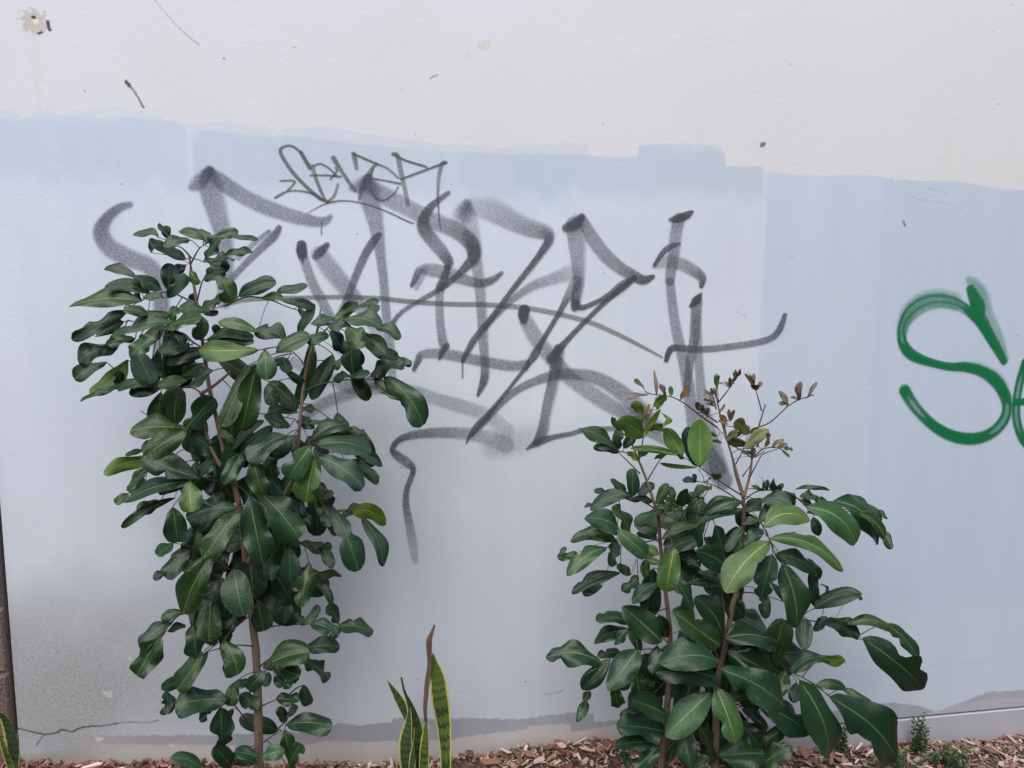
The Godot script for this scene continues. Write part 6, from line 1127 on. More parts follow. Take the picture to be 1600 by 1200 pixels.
	leaf(p, Vector3(-0.1584, 0.9862, -0.0778), Vector3(-0.0666, 0.9055, -0.068), Vector3(0.1898, 0.3284, 0.9253), 0.067, 0, 0.0118, "d", 0.2855, 1)
	leaf(p, Vector3(-0.0558, 0.8824, -0.0387), Vector3(0.0539, 0.8553, -0.0494), Vector3(0.2215, 0.5943, 0.7732), 0.068, 0, 0.0082, "d", 0.3147, 0)
	leaf(p, Vector3(-0.2359, 1.2328, -0.0521), Vector3(-0.1702, 1.1771, -0.0297), Vector3(0.292, 0.6323, 0.7176), 0.0584, 0, 0.0068, "d", 0.2483, 0)
	leaf(p, Vector3(-0.1339, 1.2328, -0.0457), Vector3(-0.169, 1.159, -0.029), Vector3(0.3779, 0.0297, 0.9254), 0.0544, 0, 0.0069, "d", 0.0558, 1)
	leaf(p, Vector3(-0.0762, 1.2308, -0.0521), Vector3(0.0101, 1.1697, -0.0711), Vector3(0.3908, 0.279, 0.8772), 0.0567, 0, 0.0068, "d", 0, 0)
	leaf(p, Vector3(0.0593, 0.9163, -0.0921), Vector3(0.031, 0.7636, -0.0774), Vector3(-0.2393, 0.1371, 0.9612), 0.0741, 0, 0.0198, "d", 0.2064, 0)
	leaf(p, Vector3(0.124, 0.8829, -0.0509), Vector3(0.2044, 0.8198, -0.0618), Vector3(0.5787, 0.6525, 0.4892), 0.0675, 0, 0.0045, "d", 0, 1)
	leaf(p, Vector3(0.0032, 1.0614, -0.0481), Vector3(-0.0161, 0.9306, -0.0448), Vector3(-0.11, 0.0412, 0.9931), 0.0521, 0, 0.0085, "d", 0.0888, 0)
	leaf(p, Vector3(-0.0116, 1.0623, -0.0903), Vector3(-0.0924, 0.9654, -0.1057), Vector3(-0.2997, 0.0991, 0.9489), 0.0767, 0, 0.016, "d", 0, 1)
	leaf(p, Vector3(-0.1358, 0.9526, -0.0448), Vector3(-0.1489, 0.8626, -0.014), Vector3(-0.1897, 0.343, 0.92), 0.063, 0, 0.0076, "d", 0, 0)
	leaf(p, Vector3(-0.1096, 1.0797, -0.0303), Vector3(-0.1544, 0.9787, -0.0394), Vector3(-0.26, 0.0279, 0.9652), 0.0728, 0, 0.0053, "d", 0, 0)
	leaf(p, Vector3(-0.0256, 1.1331, -0.0311), Vector3(-0.046, 0.9845, -0.0301), Vector3(0.0853, -0.0052, 0.9963), 0.0552, 0, 0.0137, "d", 0, 0)
	leaf(p, Vector3(-0.0866, 0.965, -0.0435), Vector3(-0.0483, 0.8349, -0.0284), Vector3(0.2997, 0.1964, 0.9336), 0.0569, 0, 0.0114, "d", 0, 0)
	leaf(p, Vector3(-0.0294, 1.0372, -0.0315), Vector3(-0.0827, 0.9489, -0.0145), Vector3(-0.445, 0.4199, 0.791), 0.0687, 0, 0.0117, "d", 0.1799, 0)
	leaf(p, Vector3(0.1203, 1.0152, -0.0323), Vector3(0.1616, 0.9278, -0.0089), Vector3(0.0257, 0.2704, 0.9624), 0.05, 0, 0.0106, "d", 0, 0)
	leaf(p, Vector3(0.0307, 0.8423, -0.0529), Vector3(0.1039, 0.7551, -0.0549), Vector3(0.3054, 0.2356, 0.9226), 0.068, 0, 0.0105, "d", 0, 1)
	leaf(p, Vector3(-0.0405, 1.0341, -0.0523), Vector3(-0.0908, 0.8973, -0.0532), Vector3(0.0349, -0.0194, 0.9992), 0.0533, 0, 0.0156, "d", 0, 1)
	leaf(p, Vector3(-0.0396, 0.9331, -0.0897), Vector3(-0.1312, 0.8601, -0.0882), Vector3(-0.3632, 0.4719, 0.8033), 0.0769, 0, 0.0051, "d", 0, 1)
	leaf(p, Vector3(-0.0688, 1.0351, -0.0422), Vector3(-0.0613, 0.9355, -0.0301), Vector3(0.0293, 0.1227, 0.992), 0.0519, 0, 0.0043, "d", 0.2684, 0)
	leaf(p, Vector3(-0.031, 0.7492, -0.0531), Vector3(0.0214, 0.6281, -0.03), Vector3(0.2509, 0.285, 0.9251), 0.0804, 0, 0.0067, "d", 0.037, 1)
	leaf(p, Vector3(0.0448, 0.8367, -0.039), Vector3(-0.0057, 0.7105, -0.0311), Vector3(-0.0216, 0.0708, 0.9973), 0.0829, 0, 0.013, "d", 0, 0)
	leaf(p, Vector3(-0.0142, 0.611, -0.0544), Vector3(0.0715, 0.521, -0.0382), Vector3(0.1511, 0.3128, 0.9377), 0.064, 0, 0.0112, "d", 0.2631, 0)
	leaf(p, Vector3(-0.0551, 0.7193, -0.0465), Vector3(-0.1875, 0.6513, -0.0643), Vector3(-0.4423, 0.7233, 0.5303), 0.0984, 0, 0.0061, "d", 0.1587, 0)
	leaf(p, Vector3(0.0963, 0.6266, -0.0499), Vector3(0.1999, 0.5762, -0.0297), Vector3(-0.0315, 0.3149, 0.9486), 0.0725, 0, 0.0104, "d", 0.1787, 0)
	leaf(p, Vector3(0.0142, 0.828, -0.0359), Vector3(-0.0585, 0.7124, -0.0016), Vector3(-0.2976, 0.4389, 0.8478), 0.0723, 0, 0.0052, "d", 0, 0)
	leaf(p, Vector3(-0.077, 0.6145, -0.0432), Vector3(-0.1694, 0.5553, -0.0274), Vector3(-0.0519, 0.3314, 0.9421), 0.0728, 0, 0.0036, "d", 0.225, 0)
	leaf(p, Vector3(0.0366, 0.6611, -0.0493), Vector3(0.0372, 0.5428, -0.0302), Vector3(-0.0708, 0.1586, 0.9848), 0.0787, 0, 0.0156, "d", 0.1581, 0)
	leaf(p, Vector3(0.0934, 0.8009, -0.0324), Vector3(0.0873, 0.6633, -0.0146), Vector3(0.0859, 0.1239, 0.9886), 0.085, 0, 0.0157, "d", 0.0878, 1)
	leaf(p, Vector3(-0.0073, 0.6814, -0.034), Vector3(0.0918, 0.5921, -0.0549), Vector3(0.6557, 0.6291, 0.4175), 0.0887, 0, 0.0147, "d", 0.2831, 0)
	leaf(p, Vector3(-0.0278, 0.6284, -0.0314), Vector3(-0.0681, 0.492, -0.0169), Vector3(-0.2712, 0.1804, 0.9455), 0.0761, 0, 0.0065, "d", 0.0155, 0)
	leaf(p, Vector3(0.0246, 0.6117, -0.0355), Vector3(0.1149, 0.4982, -0.0022), Vector3(0.1512, 0.3872, 0.9095), 0.0823, 0, 0.0128, "d", 0.3172, 0)
	leaf(p, Vector3(-0.0434, 0.7119, -0.0536), Vector3(0.0272, 0.5887, -0.0116), Vector3(0.1647, 0.4013, 0.901), 0.0842, 0, 0.008, "d", 0.1613, 0)
	leaf(p, Vector3(-0.0723, 0.8507, -0.0468), Vector3(-0.1459, 0.7572, -0.0429), Vector3(-0.0753, 0.1003, 0.9921), 0.0781, 0, 0.0091, "d", 0.3249, 0)
	leaf(p, Vector3(-0.0671, 0.6884, -0.0493), Vector3(-0.1597, 0.6133, -0.063), Vector3(-0.1618, 0.0198, 0.9866), 0.0789, 0, 0.0133, "d", 0.0819, 1)
	leaf(p, Vector3(-0.1236, 0.717, -0.0821), Vector3(-0.2104, 0.6425, -0.0913), Vector3(-0.3698, 0.3229, 0.8712), 0.0754, 0, 0.0116, "d", 0, 0)
	leaf(p, Vector3(-0.0455, 0.6896, -0.092), Vector3(-0.0323, 0.5765, -0.0587), Vector3(0.2962, 0.3015, 0.9063), 0.0779, 0, 0.008, "d", 0, 0)
	leaf(p, Vector3(0.0182, 0.795, -0.0449), Vector3(-0.0184, 0.7066, -0.0301), Vector3(-0.279, 0.2696, 0.9217), 0.0636, 0, 0.0103, "d", 0.2178, 0)
	leaf(p, Vector3(-0.1409, 1.2637, -0.0468), Vector3(-0.179, 1.1423, -0.0468), Vector3(0.1066, -0.0336, 0.9937), 0.0419, 0, 0.0091, "d", 0.2778, 1)
	leaf(p, Vector3(-0.1796, 1.3313, -0.031), Vector3(-0.1847, 1.1871, -0.0109), Vector3(0.4522, 0.1075, 0.8854), 0.0506, 0, 0.0179, "d", 0, 0)
	leaf(p, Vector3(-0.2155, 1.2574, -0.0485), Vector3(-0.2399, 1.1428, -0.0267), Vector3(0.0316, 0.1805, 0.9831), 0.0406, 0, 0.013, "d", 0.0223, 0)
	leaf(p, Vector3(-0.1801, 1.1361, -0.0876), Vector3(-0.2501, 1.0227, -0.0954), Vector3(-0.0427, -0.0417, 0.9982), 0.045, 0, 0.0062, "d", 0.0211, 0)
	leaf(p, Vector3(-0.1968, 1.317, -0.0352), Vector3(-0.2794, 1.2334, -0.0155), Vector3(-0.3028, 0.4916, 0.8165), 0.0561, 0, 0.0079, "d", 0.3055, 0)
	leaf(p, Vector3(-0.2169, 1.1412, -0.0427), Vector3(-0.2304, 1.0242, -0.013), Vector3(0.2607, 0.2083, 0.9427), 0.0484, 0, 0.0049, "d", 0.1738, 0)
	leaf(p, Vector3(0.2327, 1.0418, -0.0498), Vector3(0.1758, 0.938, -0.0097), Vector3(-0.0135, 0.367, 0.9301), 0.0496, 0, 0.0064, "d", 0.2113, 1)
	leaf(p, Vector3(0.3033, 1.0254, -0.0494), Vector3(0.3263, 0.9181, -0.0546), Vector3(0.1948, -0.0062, 0.9808), 0.0428, 0, 0.0127, "d", 0, 0)
	leaf(p, Vector3(0.1148, 1.0133, -0.0362), Vector3(0.0385, 0.9213, 0.0004), Vector3(-0.1828, 0.4909, 0.8518), 0.0492, 0, 0.0049, "d", 0.1161, 1)
	leaf(p, Vector3(0.2406, 1.0319, -0.0442), Vector3(0.3202, 0.9577, -0.0508), Vector3(0.1829, 0.1091, 0.9771), 0.0604, 0, 0.0049, "d", 0, 1)
	leaf(p, Vector3(0.1792, 0.8733, -0.0912), Vector3(0.1732, 0.7295, -0.0465), Vector3(0.0105, 0.2964, 0.955), 0.0595, 0, 0.0058, "d", 0, 0)
	leaf(p, Vector3(0.1496, 0.9453, -0.0376), Vector3(0.0746, 0.8313, -0.0178), Vector3(-0.368, 0.389, 0.8445), 0.0475, 0, 0.0117, "d", 0.2419, 0)
	leaf(p, Vector3(0.1584, 0.9256, -0.0469), Vector3(0.1219, 0.8381, -0.0247), Vector3(-0.1032, 0.2846, 0.9531), 0.0459, 0, 0.0046, "d", 0, 0)
	leaf(p, Vector3(0.2374, 1.0751, -0.052), Vector3(0.2463, 0.9708, -0.0209), Vector3(0.2505, 0.2959, 0.9218), 0.0498, 0, 0.0081, "d", 0.2786, 0)
	leaf(p, Vector3(0.2302, 1.2361, -0.0357), Vector3(0.1741, 1.1194, 0.0044), Vector3(0.1475, 0.2576, 0.9549), 0.0447, 0, 0.0137, "d", 0.1815, 0)
	leaf(p, Vector3(0.1804, 1.2413, -0.0805), Vector3(0.129, 1.1004, -0.0564), Vector3(0.23, 0.0815, 0.9698), 0.0395, 0, 0.006, "d", 0, 1)
	leaf(p, Vector3(0.271, 1.2603, -0.0311), Vector3(0.3063, 1.14, -0.0347), Vector3(0.1106, 0.0025, 0.9939), 0.0351, 0, 0.015, "d", 0.2952, 1)
	leaf(p, Vector3(0.1672, 1.2669, -0.0799), Vector3(0.1616, 1.15, -0.0634), Vector3(0.2256, 0.1252, 0.9661), 0.0338, 0, 0.0096, "d", 0.0709, 0)
	leaf(p, Vector3(0.2829, 1.1972, -0.0768), Vector3(0.319, 1.1062, -0.0464), Vector3(-0.1363, 0.2651, 0.9545), 0.0445, 0, 0.0115, "d", 0.1557, 0)
	leaf(p, Vector3(0.112, 1.226, -0.0353), Vector3(-0.0075, 1.1772, -0.022), Vector3(-0.0756, 0.4297, 0.8998), 0.0359, 0, 0.0099, "d", 0.2154, 1)
	leaf(p, Vector3(0.2273, 1.2785, -0.0793), Vector3(0.3073, 1.2043, -0.0759), Vector3(0.0815, 0.1332, 0.9877), 0.0431, 0, 0.0102, "d", 0.0054, 0)


func build_right_sapling() -> void:
	var p := thing("sapling", "shorter bushy sapling with bronze new shoots on the right", "sapling", Vector3(0.9556, -0.0473, 0.3), "broad leaved saplings in front of the wall")
	skeleton[p.name] = []
	stem(p, "stem", [Vector3(0, 0, 0), Vector3(-0.0087, 0.1128, 0.0116), Vector3(-0.0095, 0.2737, 0.0062), Vector3(-0.0022, 0.3709, -0.0083), Vector3(0.0126, 0.4475, -0.0106), Vector3(0.0201, 0.5274, 0.0026), Vector3(0.0267, 0.6201, 0.012), Vector3(0.0431, 0.661, 0.0038), Vector3(0.0601, 0.761, -0.0099), Vector3(0.0635, 0.8781, -0.0091), Vector3(0.052, 0.9499, 0.005), Vector3(0.0308, 1.0095, 0.0118), Vector3(0.0073, 1.0929, 0.0013), Vector3(-0.0131, 1.1663, -0.0111), Vector3(-0.0329, 1.2418, -0.0073), Vector3(-0.0432, 1.3027, 0.0073)], [0.0115, 0.011, 0.0105, 0.01, 0.0095, 0.009, 0.0082, 0.0075, 0.0062, 0.0055, 0.0048, 0.0038, 0.003, 0.0026, 0.002, 0.0013])
	stem(p, "stem", [Vector3(0.0495, 0.9513, 0.0101), Vector3(0.0263, 1.009, 0.0089), Vector3(0.0169, 1.0724, -0.0053), Vector3(0.0045, 1.1187, -0.0118), Vector3(-0.0141, 1.1773, -0.001)], [0.0045, 0.003, 0.0027, 0.0024, 0.002])
	stem(p, "stem", [Vector3(0.0531, 0.9514, 0.0109), Vector3(0.0748, 1.0141, -0.0019), Vector3(0.0869, 1.0877, -0.0119), Vector3(0.0967, 1.1494, -0.0045), Vector3(0.1086, 1.2188, 0.0095)], [0.0045, 0.0036, 0.003, 0.0026, 0.002])
	stem(p, "stem", [Vector3(-0.1726, 0.0201, 0.0017), Vector3(-0.1707, 0.1354, -0.011), Vector3(-0.1659, 0.219, -0.0076), Vector3(-0.1599, 0.4079, 0.0069), Vector3(-0.163, 0.5484, 0.0113), Vector3(-0.1681, 0.6217, -0.0009), Vector3(-0.1781, 0.7154, -0.0118), Vector3(-0.1925, 0.8129, -0.0054), Vector3(-0.2053, 0.8959, 0.0089), Vector3(-0.2202, 0.9439, 0.0101), Vector3(-0.2377, 1.0029, -0.0035), Vector3(-0.2588, 1.0577, -0.012), Vector3(-0.2894, 1.1198, -0.003), Vector3(-0.3373, 1.1674, 0.0104)], [0.012, 0.0115, 0.0105, 0.0085, 0.0075, 0.0066, 0.006, 0.0054, 0.005, 0.0045, 0.004, 0.0032, 0.002, 0.0013])
	stem(p, "twig", [Vector3(-0.0313, 1.1537, 0), Vector3(-0.0876, 1.1904, 0.0116), Vector3(-0.142, 1.2312, 0.0062), Vector3(-0.1768, 1.2465, -0.0083), Vector3(-0.2235, 1.2527, -0.0106), Vector3(-0.2509, 1.2622, 0.0026)], [0.0023, 0.0021, 0.0018, 0.0016, 0.0013, 0.0011])
	stem(p, "twig", [Vector3(-0.0363, 1.1704, 0.0101), Vector3(-0.0614, 1.1875, 0.0089), Vector3(-0.0808, 1.1987, -0.0053)], [0.0023, 0.0017, 0.0011])
	stem(p, "twig", [Vector3(-0.0347, 1.2295, 0.0109), Vector3(-0.0122, 1.2477, -0.0019), Vector3(0.0074, 1.2664, -0.0119), Vector3(0.0354, 1.3149, -0.0045)], [0.0023, 0.0019, 0.0015, 0.0011])
	stem(p, "twig", [Vector3(-0.0376, 1.2061, 0.0017), Vector3(-0.0408, 1.2378, -0.011), Vector3(-0.0526, 1.257, -0.0076)], [0.0023, 0.0017, 0.0011])
	stem(p, "twig", [Vector3(0.1071, 1.1974, -0.0091), Vector3(0.094, 1.2389, -0.01), Vector3(0.0804, 1.2595, 0.0037)], [0.0023, 0.0017, 0.0011])
	stem(p, "twig", [Vector3(0.1042, 1.1499, -0.0115), Vector3(0.1295, 1.1644, 0.0002), Vector3(0.156, 1.1937, 0.0116), Vector3(0.182, 1.2129, 0.006), Vector3(0.2254, 1.2288, -0.0084), Vector3(0.2545, 1.2355, -0.0105)], [0.0023, 0.0021, 0.0018, 0.0016, 0.0013, 0.0011])
	stem(p, "twig", [Vector3(0.0837, 1.0611, -0.0034), Vector3(0.1017, 1.086, 0.0102), Vector3(0.1319, 1.0923, 0.0088), Vector3(0.1739, 1.0825, -0.0055)], [0.0023, 0.0019, 0.0015, 0.0011])
	stem(p, "twig", [Vector3(0.0703, 1.0071, 0.0079), Vector3(0.0909, 1.0506, 0.0108), Vector3(0.1126, 1.0699, -0.0021), Vector3(0.1613, 1.0816, -0.0119)], [0.0023, 0.0019, 0.0015, 0.0011])
	stem(p, "twig", [Vector3(0.0819, 1.0662, 0.0119), Vector3(0.1163, 1.08, 0.0015)], [0.0023, 0.0011])
	stem(p, "twig", [Vector3(0.0249, 1.044, 0.0049), Vector3(0.0521, 1.0799, -0.0092), Vector3(0.0665, 1.1267, -0.0099)], [0.0023, 0.0017, 0.0011])
	stem(p, "twig", [Vector3(0.0834, 1.0585, -0.0065), Vector3(0.043, 1.0854, -0.0114), Vector3(0.0072, 1.1058, 0.0004)], [0.0023, 0.0017, 0.0011])
	stem(p, "twig", [Vector3(0.0562, 1.0029, -0.012), Vector3(0.0746, 1.0367, -0.0032)], [0.0023, 0.0011])
	stem(p, "twig", [Vector3(0.0576, 0.9467, -0.0064), Vector3(0.0081, 0.9772, 0.008), Vector3(-0.0431, 1.012, 0.0107), Vector3(-0.0871, 1.0426, -0.0023), Vector3(-0.1305, 1.0702, -0.012)], [0.0023, 0.002, 0.0017, 0.0014, 0.0011])
	stem(p, "twig", [Vector3(0.0509, 0.9251, 0.005), Vector3(0.007, 0.9593, 0.0118), Vector3(-0.0441, 0.9871, 0.0013), Vector3(-0.086, 0.9951, -0.0111)], [0.0023, 0.0019, 0.0015, 0.0011])
	stem(p, "twig", [Vector3(-0.265, 1.0631, 0.0119), Vector3(-0.3007, 1.0885, 0.0048), Vector3(-0.3246, 1.0938, -0.0093), Vector3(-0.3436, 1.1201, -0.0098)], [0.0023, 0.0019, 0.0015, 0.0011])
	stem(p, "twig", [Vector3(-0.2674, 1.066, 0.0078), Vector3(-0.2523, 1.1179, -0.0067), Vector3(-0.2405, 1.1722, -0.0114), Vector3(-0.2231, 1.2249, 0.0006)], [0.0023, 0.0019, 0.0015, 0.0011])
	stem(p, "twig", [Vector3(-0.2377, 1.0029, -0.0035), Vector3(-0.2144, 1.0355, -0.012), Vector3(-0.1992, 1.065, -0.003), Vector3(-0.1798, 1.0858, 0.0104)], [0.0023, 0.0019, 0.0015, 0.0011])
	stem(p, "twig", [Vector3(-0.2564, 1.0241, -0.0115), Vector3(-0.2872, 1.0543, -0.0063), Vector3(-0.328, 1.0938, 0.0082)], [0.0023, 0.0017, 0.0011])
	stem(p, "twig", [Vector3(-0.209, 0.9193, -0.009), Vector3(-0.2509, 0.9457, 0.0052), Vector3(-0.2913, 0.9641, 0.0118), Vector3(-0.3351, 0.9706, 0.0011)], [0.0023, 0.0019, 0.0015, 0.0011])
	stem(p, "twig", [Vector3(-0.0452, 0.8902, 0.0018), Vector3(-0.0989, 0.9108, 0.0119), Vector3(-0.1445, 0.9145, 0.0046), Vector3(-0.1874, 0.9087, -0.0095)], [0.0023, 0.0019, 0.0015, 0.0011])
	stem(p, "twig", [Vector3(-0.1986, 0.8243, 0.011), Vector3(-0.2304, 0.84, 0.0076), Vector3(-0.2735, 0.8413, -0.0069), Vector3(-0.3103, 0.8418, -0.0113)], [0.0023, 0.0019, 0.0015, 0.0011])
	stem(p, "twig", [Vector3(-0.2043, 0.8357, 0.01), Vector3(-0.255, 0.8224, -0.0036), Vector3(-0.3175, 0.8286, -0.012)], [0.0023, 0.0017, 0.0011])
	stem(p, "twig", [Vector3(0.0629, 0.9385, -0.0001), Vector3(0.1018, 0.957, -0.0116), Vector3(0.1452, 0.9605, -0.0061), Vector3(0.1985, 0.9505, 0.0083), Vector3(0.2537, 0.9139, 0.0106), Vector3(0.3406, 0.8966, -0.0027), Vector3(0.4099, 0.8811, -0.012)], [0.0023, 0.0021, 0.0019, 0.0017, 0.0015, 0.0013, 0.0011])
	stem(p, "twig", [Vector3(0.0652, 0.8971, -0.0102), Vector3(0.0994, 0.8804, -0.0089), Vector3(0.1173, 0.8566, 0.0054), Vector3(0.138, 0.813, 0.0118), Vector3(0.1638, 0.767, 0.0009)], [0.0023, 0.002, 0.0017, 0.0014, 0.0011])
	stem(p, "twig", [Vector3(0.0524, 0.6507, -0.0109), Vector3(0.0927, 0.6533, 0.002), Vector3(0.1388, 0.6424, 0.0119), Vector3(0.2053, 0.6152, 0.0044)], [0.0023, 0.0019, 0.0015, 0.0011])
	stem(p, "twig", [Vector3(0.029, 0.6183, -0.0016), Vector3(-0.0028, 0.6784, 0.011), Vector3(-0.0221, 0.7075, 0.0075), Vector3(-0.0462, 0.7289, -0.007)], [0.0023, 0.0019, 0.0015, 0.0011])
	stem(p, "twig", [Vector3(-0.172, 0.6261, 0.0092), Vector3(-0.2167, 0.6139, 0.0099), Vector3(-0.2504, 0.5967, -0.0038)], [0.0023, 0.0017, 0.0011])
	stem(p, "twig", [Vector3(-0.1639, 0.4995, 0.0115), Vector3(-0.2106, 0.4994, -0.0003), Vector3(-0.2419, 0.4944, -0.0116), Vector3(-0.3061, 0.4921, -0.0059), Vector3(-0.3582, 0.4737, 0.0085)], [0.0023, 0.002, 0.0017, 0.0014, 0.0011])
	stem(p, "twig", [Vector3(-0.157, 0.5049, 0.0033), Vector3(-0.1883, 0.5405, -0.0103), Vector3(-0.2488, 0.5945, -0.0087), Vector3(-0.2825, 0.5932, 0.0056)], [0.0023, 0.0019, 0.0015, 0.0011])
	stem(p, "twig", [Vector3(0.0114, 0.4489, -0.008), Vector3(-0.0273, 0.4927, -0.0108)], [0.0023, 0.0011])
	stem(p, "twig", [Vector3(0.027, 0.5203, -0.0119), Vector3(0.0483, 0.5275, -0.0014)], [0.0023, 0.0011])
	stem(p, "twig", [Vector3(-0.0057, 0.3689, -0.0048), Vector3(-0.0731, 0.398, 0.0093)], [0.0023, 0.0011])
	stem(p, "twig", [Vector3(0.2041, 0.6162, 0.0066), Vector3(0.2448, 0.5695, 0.0114), Vector3(0.3368, 0.5378, -0.0005), Vector3(0.4316, 0.4851, -0.0117), Vector3(0.4757, 0.4743, -0.0057)], [0.0023, 0.002, 0.0017, 0.0014, 0.0011])
	stem(p, "twig", [Vector3(0.0289, 0.5548, 0.012), Vector3(0.1294, 0.4835, 0.0031), Vector3(0.2229, 0.3986, -0.0104), Vector3(0.287, 0.3592, -0.0086), Vector3(0.3663, 0.3021, 0.0058)], [0.0023, 0.002, 0.0017, 0.0014, 0.0011])
	stem(p, "twig", [Vector3(-0.0089, 0.3791, 0.0063), Vector3(0.0595, 0.3004, -0.0081), Vector3(0.1445, 0.2792, -0.0107)], [0.0023, 0.0017, 0.0011])
	stem(p, "twig", [Vector3(0.1671, 0.7647, -0.0051), Vector3(0.1926, 0.7293, -0.0118)], [0.0023, 0.0011])
	stem(p, "twig", [Vector3(-0.1526, 0.3976, -0.0119), Vector3(-0.2253, 0.3373, -0.0047), Vector3(-0.2877, 0.2807, 0.0094)], [0.0023, 0.0017, 0.0011])
	stem(p, "twig", [Vector3(-0.0003, 0.3059, -0.0077), Vector3(-0.0896, 0.3116, 0.0068), Vector3(-0.1507, 0.2894, 0.0114)], [0.0023, 0.0017, 0.0011])
	leaf(p, Vector3(-0.3367, 1.1057, 0.03), Vector3(-0.4587, 1.1736, 0.0633), Vector3(0.5027, 0.5971, 0.6251), 0.055, -0.0071, 0.0078, "m", 0.2767, 0)
	leaf(p, Vector3(-0.3219, 1.0856, -0.0101), Vector3(-0.3922, 1.1037, -0.0211), Vector3(0.0311, 0.6046, 0.7959), 0.0284, -0.0055, 0.005, "m", 0.2288, 0)
	leaf(p, Vector3(-0.3245, 1.0999, 0.0027), Vector3(-0.3308, 1.1584, 0.007), Vector3(-0.409, -0.1108, 0.9058), 0.032, 0, 0.0076, "d", 0.346, 1)
	leaf(p, Vector3(-0.3099, 1.101, -0), Vector3(-0.2742, 1.1487, -0.006), Vector3(-0.2741, 0.3191, 0.9072), 0.0303, 0, 0.0039, "d", 0.3211, 0)
	leaf(p, Vector3(-0.2759, 1.147, 0.0746), Vector3(-0.3664, 1.1958, 0.1117), Vector3(0.2114, -0.3128, 0.926), 0.0564, -0.0087, -0.003, "y", 0.2651, 1)
	leaf(p, Vector3(-0.2854, 1.15, 0.0959), Vector3(-0.2383, 1.2248, 0.0962), Vector3(0.1399, -0.0922, 0.9859), 0.0209, 0, -0.0059, "y", 0.4741, 0)
	leaf(p, Vector3(-0.2713, 1.1714, 0.0961), Vector3(-0.2226, 1.1674, 0.0809), Vector3(0.2205, -0.4939, 0.8411), 0.0259, 0.0052, -0.003, "y", 0.3132, 0)
	leaf(p, Vector3(-0.2282, 1.2125, 0.0782), Vector3(-0.2329, 1.1769, 0.0826), Vector3(-0.1187, 0.1374, 0.9834), 0.0187, 0.0209, -0.001, "y", 0.3648, 0)
	leaf(p, Vector3(-0.1678, 1.0948, 0.0855), Vector3(-0.2163, 1.1691, 0.0716), Vector3(-0.3817, -0.077, 0.9211), 0.0464, 0, -0.0057, "y", 0.5214, 0)
	leaf(p, Vector3(-0.1787, 1.0974, 0.0874), Vector3(-0.3163, 1.1185, 0.084), Vector3(-0.0124, 0.0805, 0.9967), 0.0213, -0.0053, -0.007, "y", 0.4105, 0)
	leaf(p, Vector3(-0.2786, 1.074, 0.0386), Vector3(-0.3064, 1.0987, 0.0298), Vector3(-0.4089, -0.1385, 0.902), 0.0197, 0, -0.0027, "y", 0.2077, 0)
	leaf(p, Vector3(-0.2821, 1.0802, 0.0427), Vector3(-0.2642, 1.1177, 0.0763), Vector3(-0.9399, 0.2994, 0.1643), 0.0276, 0, 0.0016, "m", 0.6367, 0)
	leaf(p, Vector3(-0.1971, 1.0861, 0.0345), Vector3(-0.2337, 1.0788, 0.0408), Vector3(0.2347, -0.4087, 0.882), 0.0196, 0, -0.0022, "y", 0.2404, 0)
	leaf(p, Vector3(-0.1467, 1.0779, 0.0324), Vector3(-0.2041, 1.0944, 0.0645), Vector3(0.4386, 0.823, 0.3611), 0.035, 0.0054, 0.0083, "m", 0.4412, 0)
	leaf(p, Vector3(-0.1099, 1.0503, 0.0468), Vector3(-0.2124, 1.0621, 0.0303), Vector3(-0.1603, -0.0062, 0.9871), 0.0137, 0.0054, -0.0074, "y", 0.2209, 0)
	leaf(p, Vector3(-0.0897, 1.0415, -0.008), Vector3(-0.1282, 1.1599, 0.0117), Vector3(0.0854, -0.1364, 0.987), 0.0595, 0, 0.0151, "m", 0.2145, 0)
	leaf(p, Vector3(-0.1314, 1.069, 0.1204), Vector3(-0.1316, 1.1973, 0.1118), Vector3(-0.1821, 0.0655, 0.9811), 0.0631, 0, -0.0035, "y", 0.3838, 0)
	leaf(p, Vector3(-0.2639, 1.2665, 0.0438), Vector3(-0.3067, 1.3028, 0.0696), Vector3(0.7202, 0.5868, 0.3701), 0.025, 0, 0.0074, "b", 0.3281, 0)
	leaf(p, Vector3(-0.2571, 1.2612, 0.0488), Vector3(-0.3175, 1.2517, 0.0398), Vector3(-0.2108, 0.7853, 0.5821), 0.0188, 0, 0.0037, "p", 0.3204, 0)
	leaf(p, Vector3(-0.2301, 1.2571, 0.0404), Vector3(-0.2352, 1.3254, 0.0276), Vector3(-0.2351, 0.1622, 0.9583), 0.0106, 0, 0.008, "p", 0.5533, 0)
	leaf(p, Vector3(-0.2007, 1.2548, 0.032), Vector3(-0.2199, 1.2883, 0.0324), Vector3(0.1649, 0.0808, 0.983), 0.0157, 0, 0.0027, "b", 0.286, 0)
	leaf(p, Vector3(-0.1857, 1.2533, 0.0352), Vector3(-0.189, 1.2808, 0.0369), Vector3(-0.5606, -0.1185, 0.8195), 0.0143, 0, -0.0011, "y", 0.5314, 0)
	leaf(p, Vector3(-0.1593, 1.2419, 0.0379), Vector3(-0.1409, 1.2845, 0.0551), Vector3(-0.8693, 0.1901, 0.4562), 0.0198, 0, 0.0025, "b", 0.2757, 0)
	leaf(p, Vector3(-0.234, 1.2235, 0.0342), Vector3(-0.2168, 1.2605, 0.0674), Vector3(-0.5127, -0.4278, 0.7444), 0.0271, 0, -0.0028, "y", 0.4571, 0)
	leaf(p, Vector3(-0.2243, 1.2138, 0.0306), Vector3(-0.2178, 1.2426, 0.0275), Vector3(-0.1563, 0.1427, 0.9774), 0.0153, 0, -0.0009, "y", 0.1872, 0)
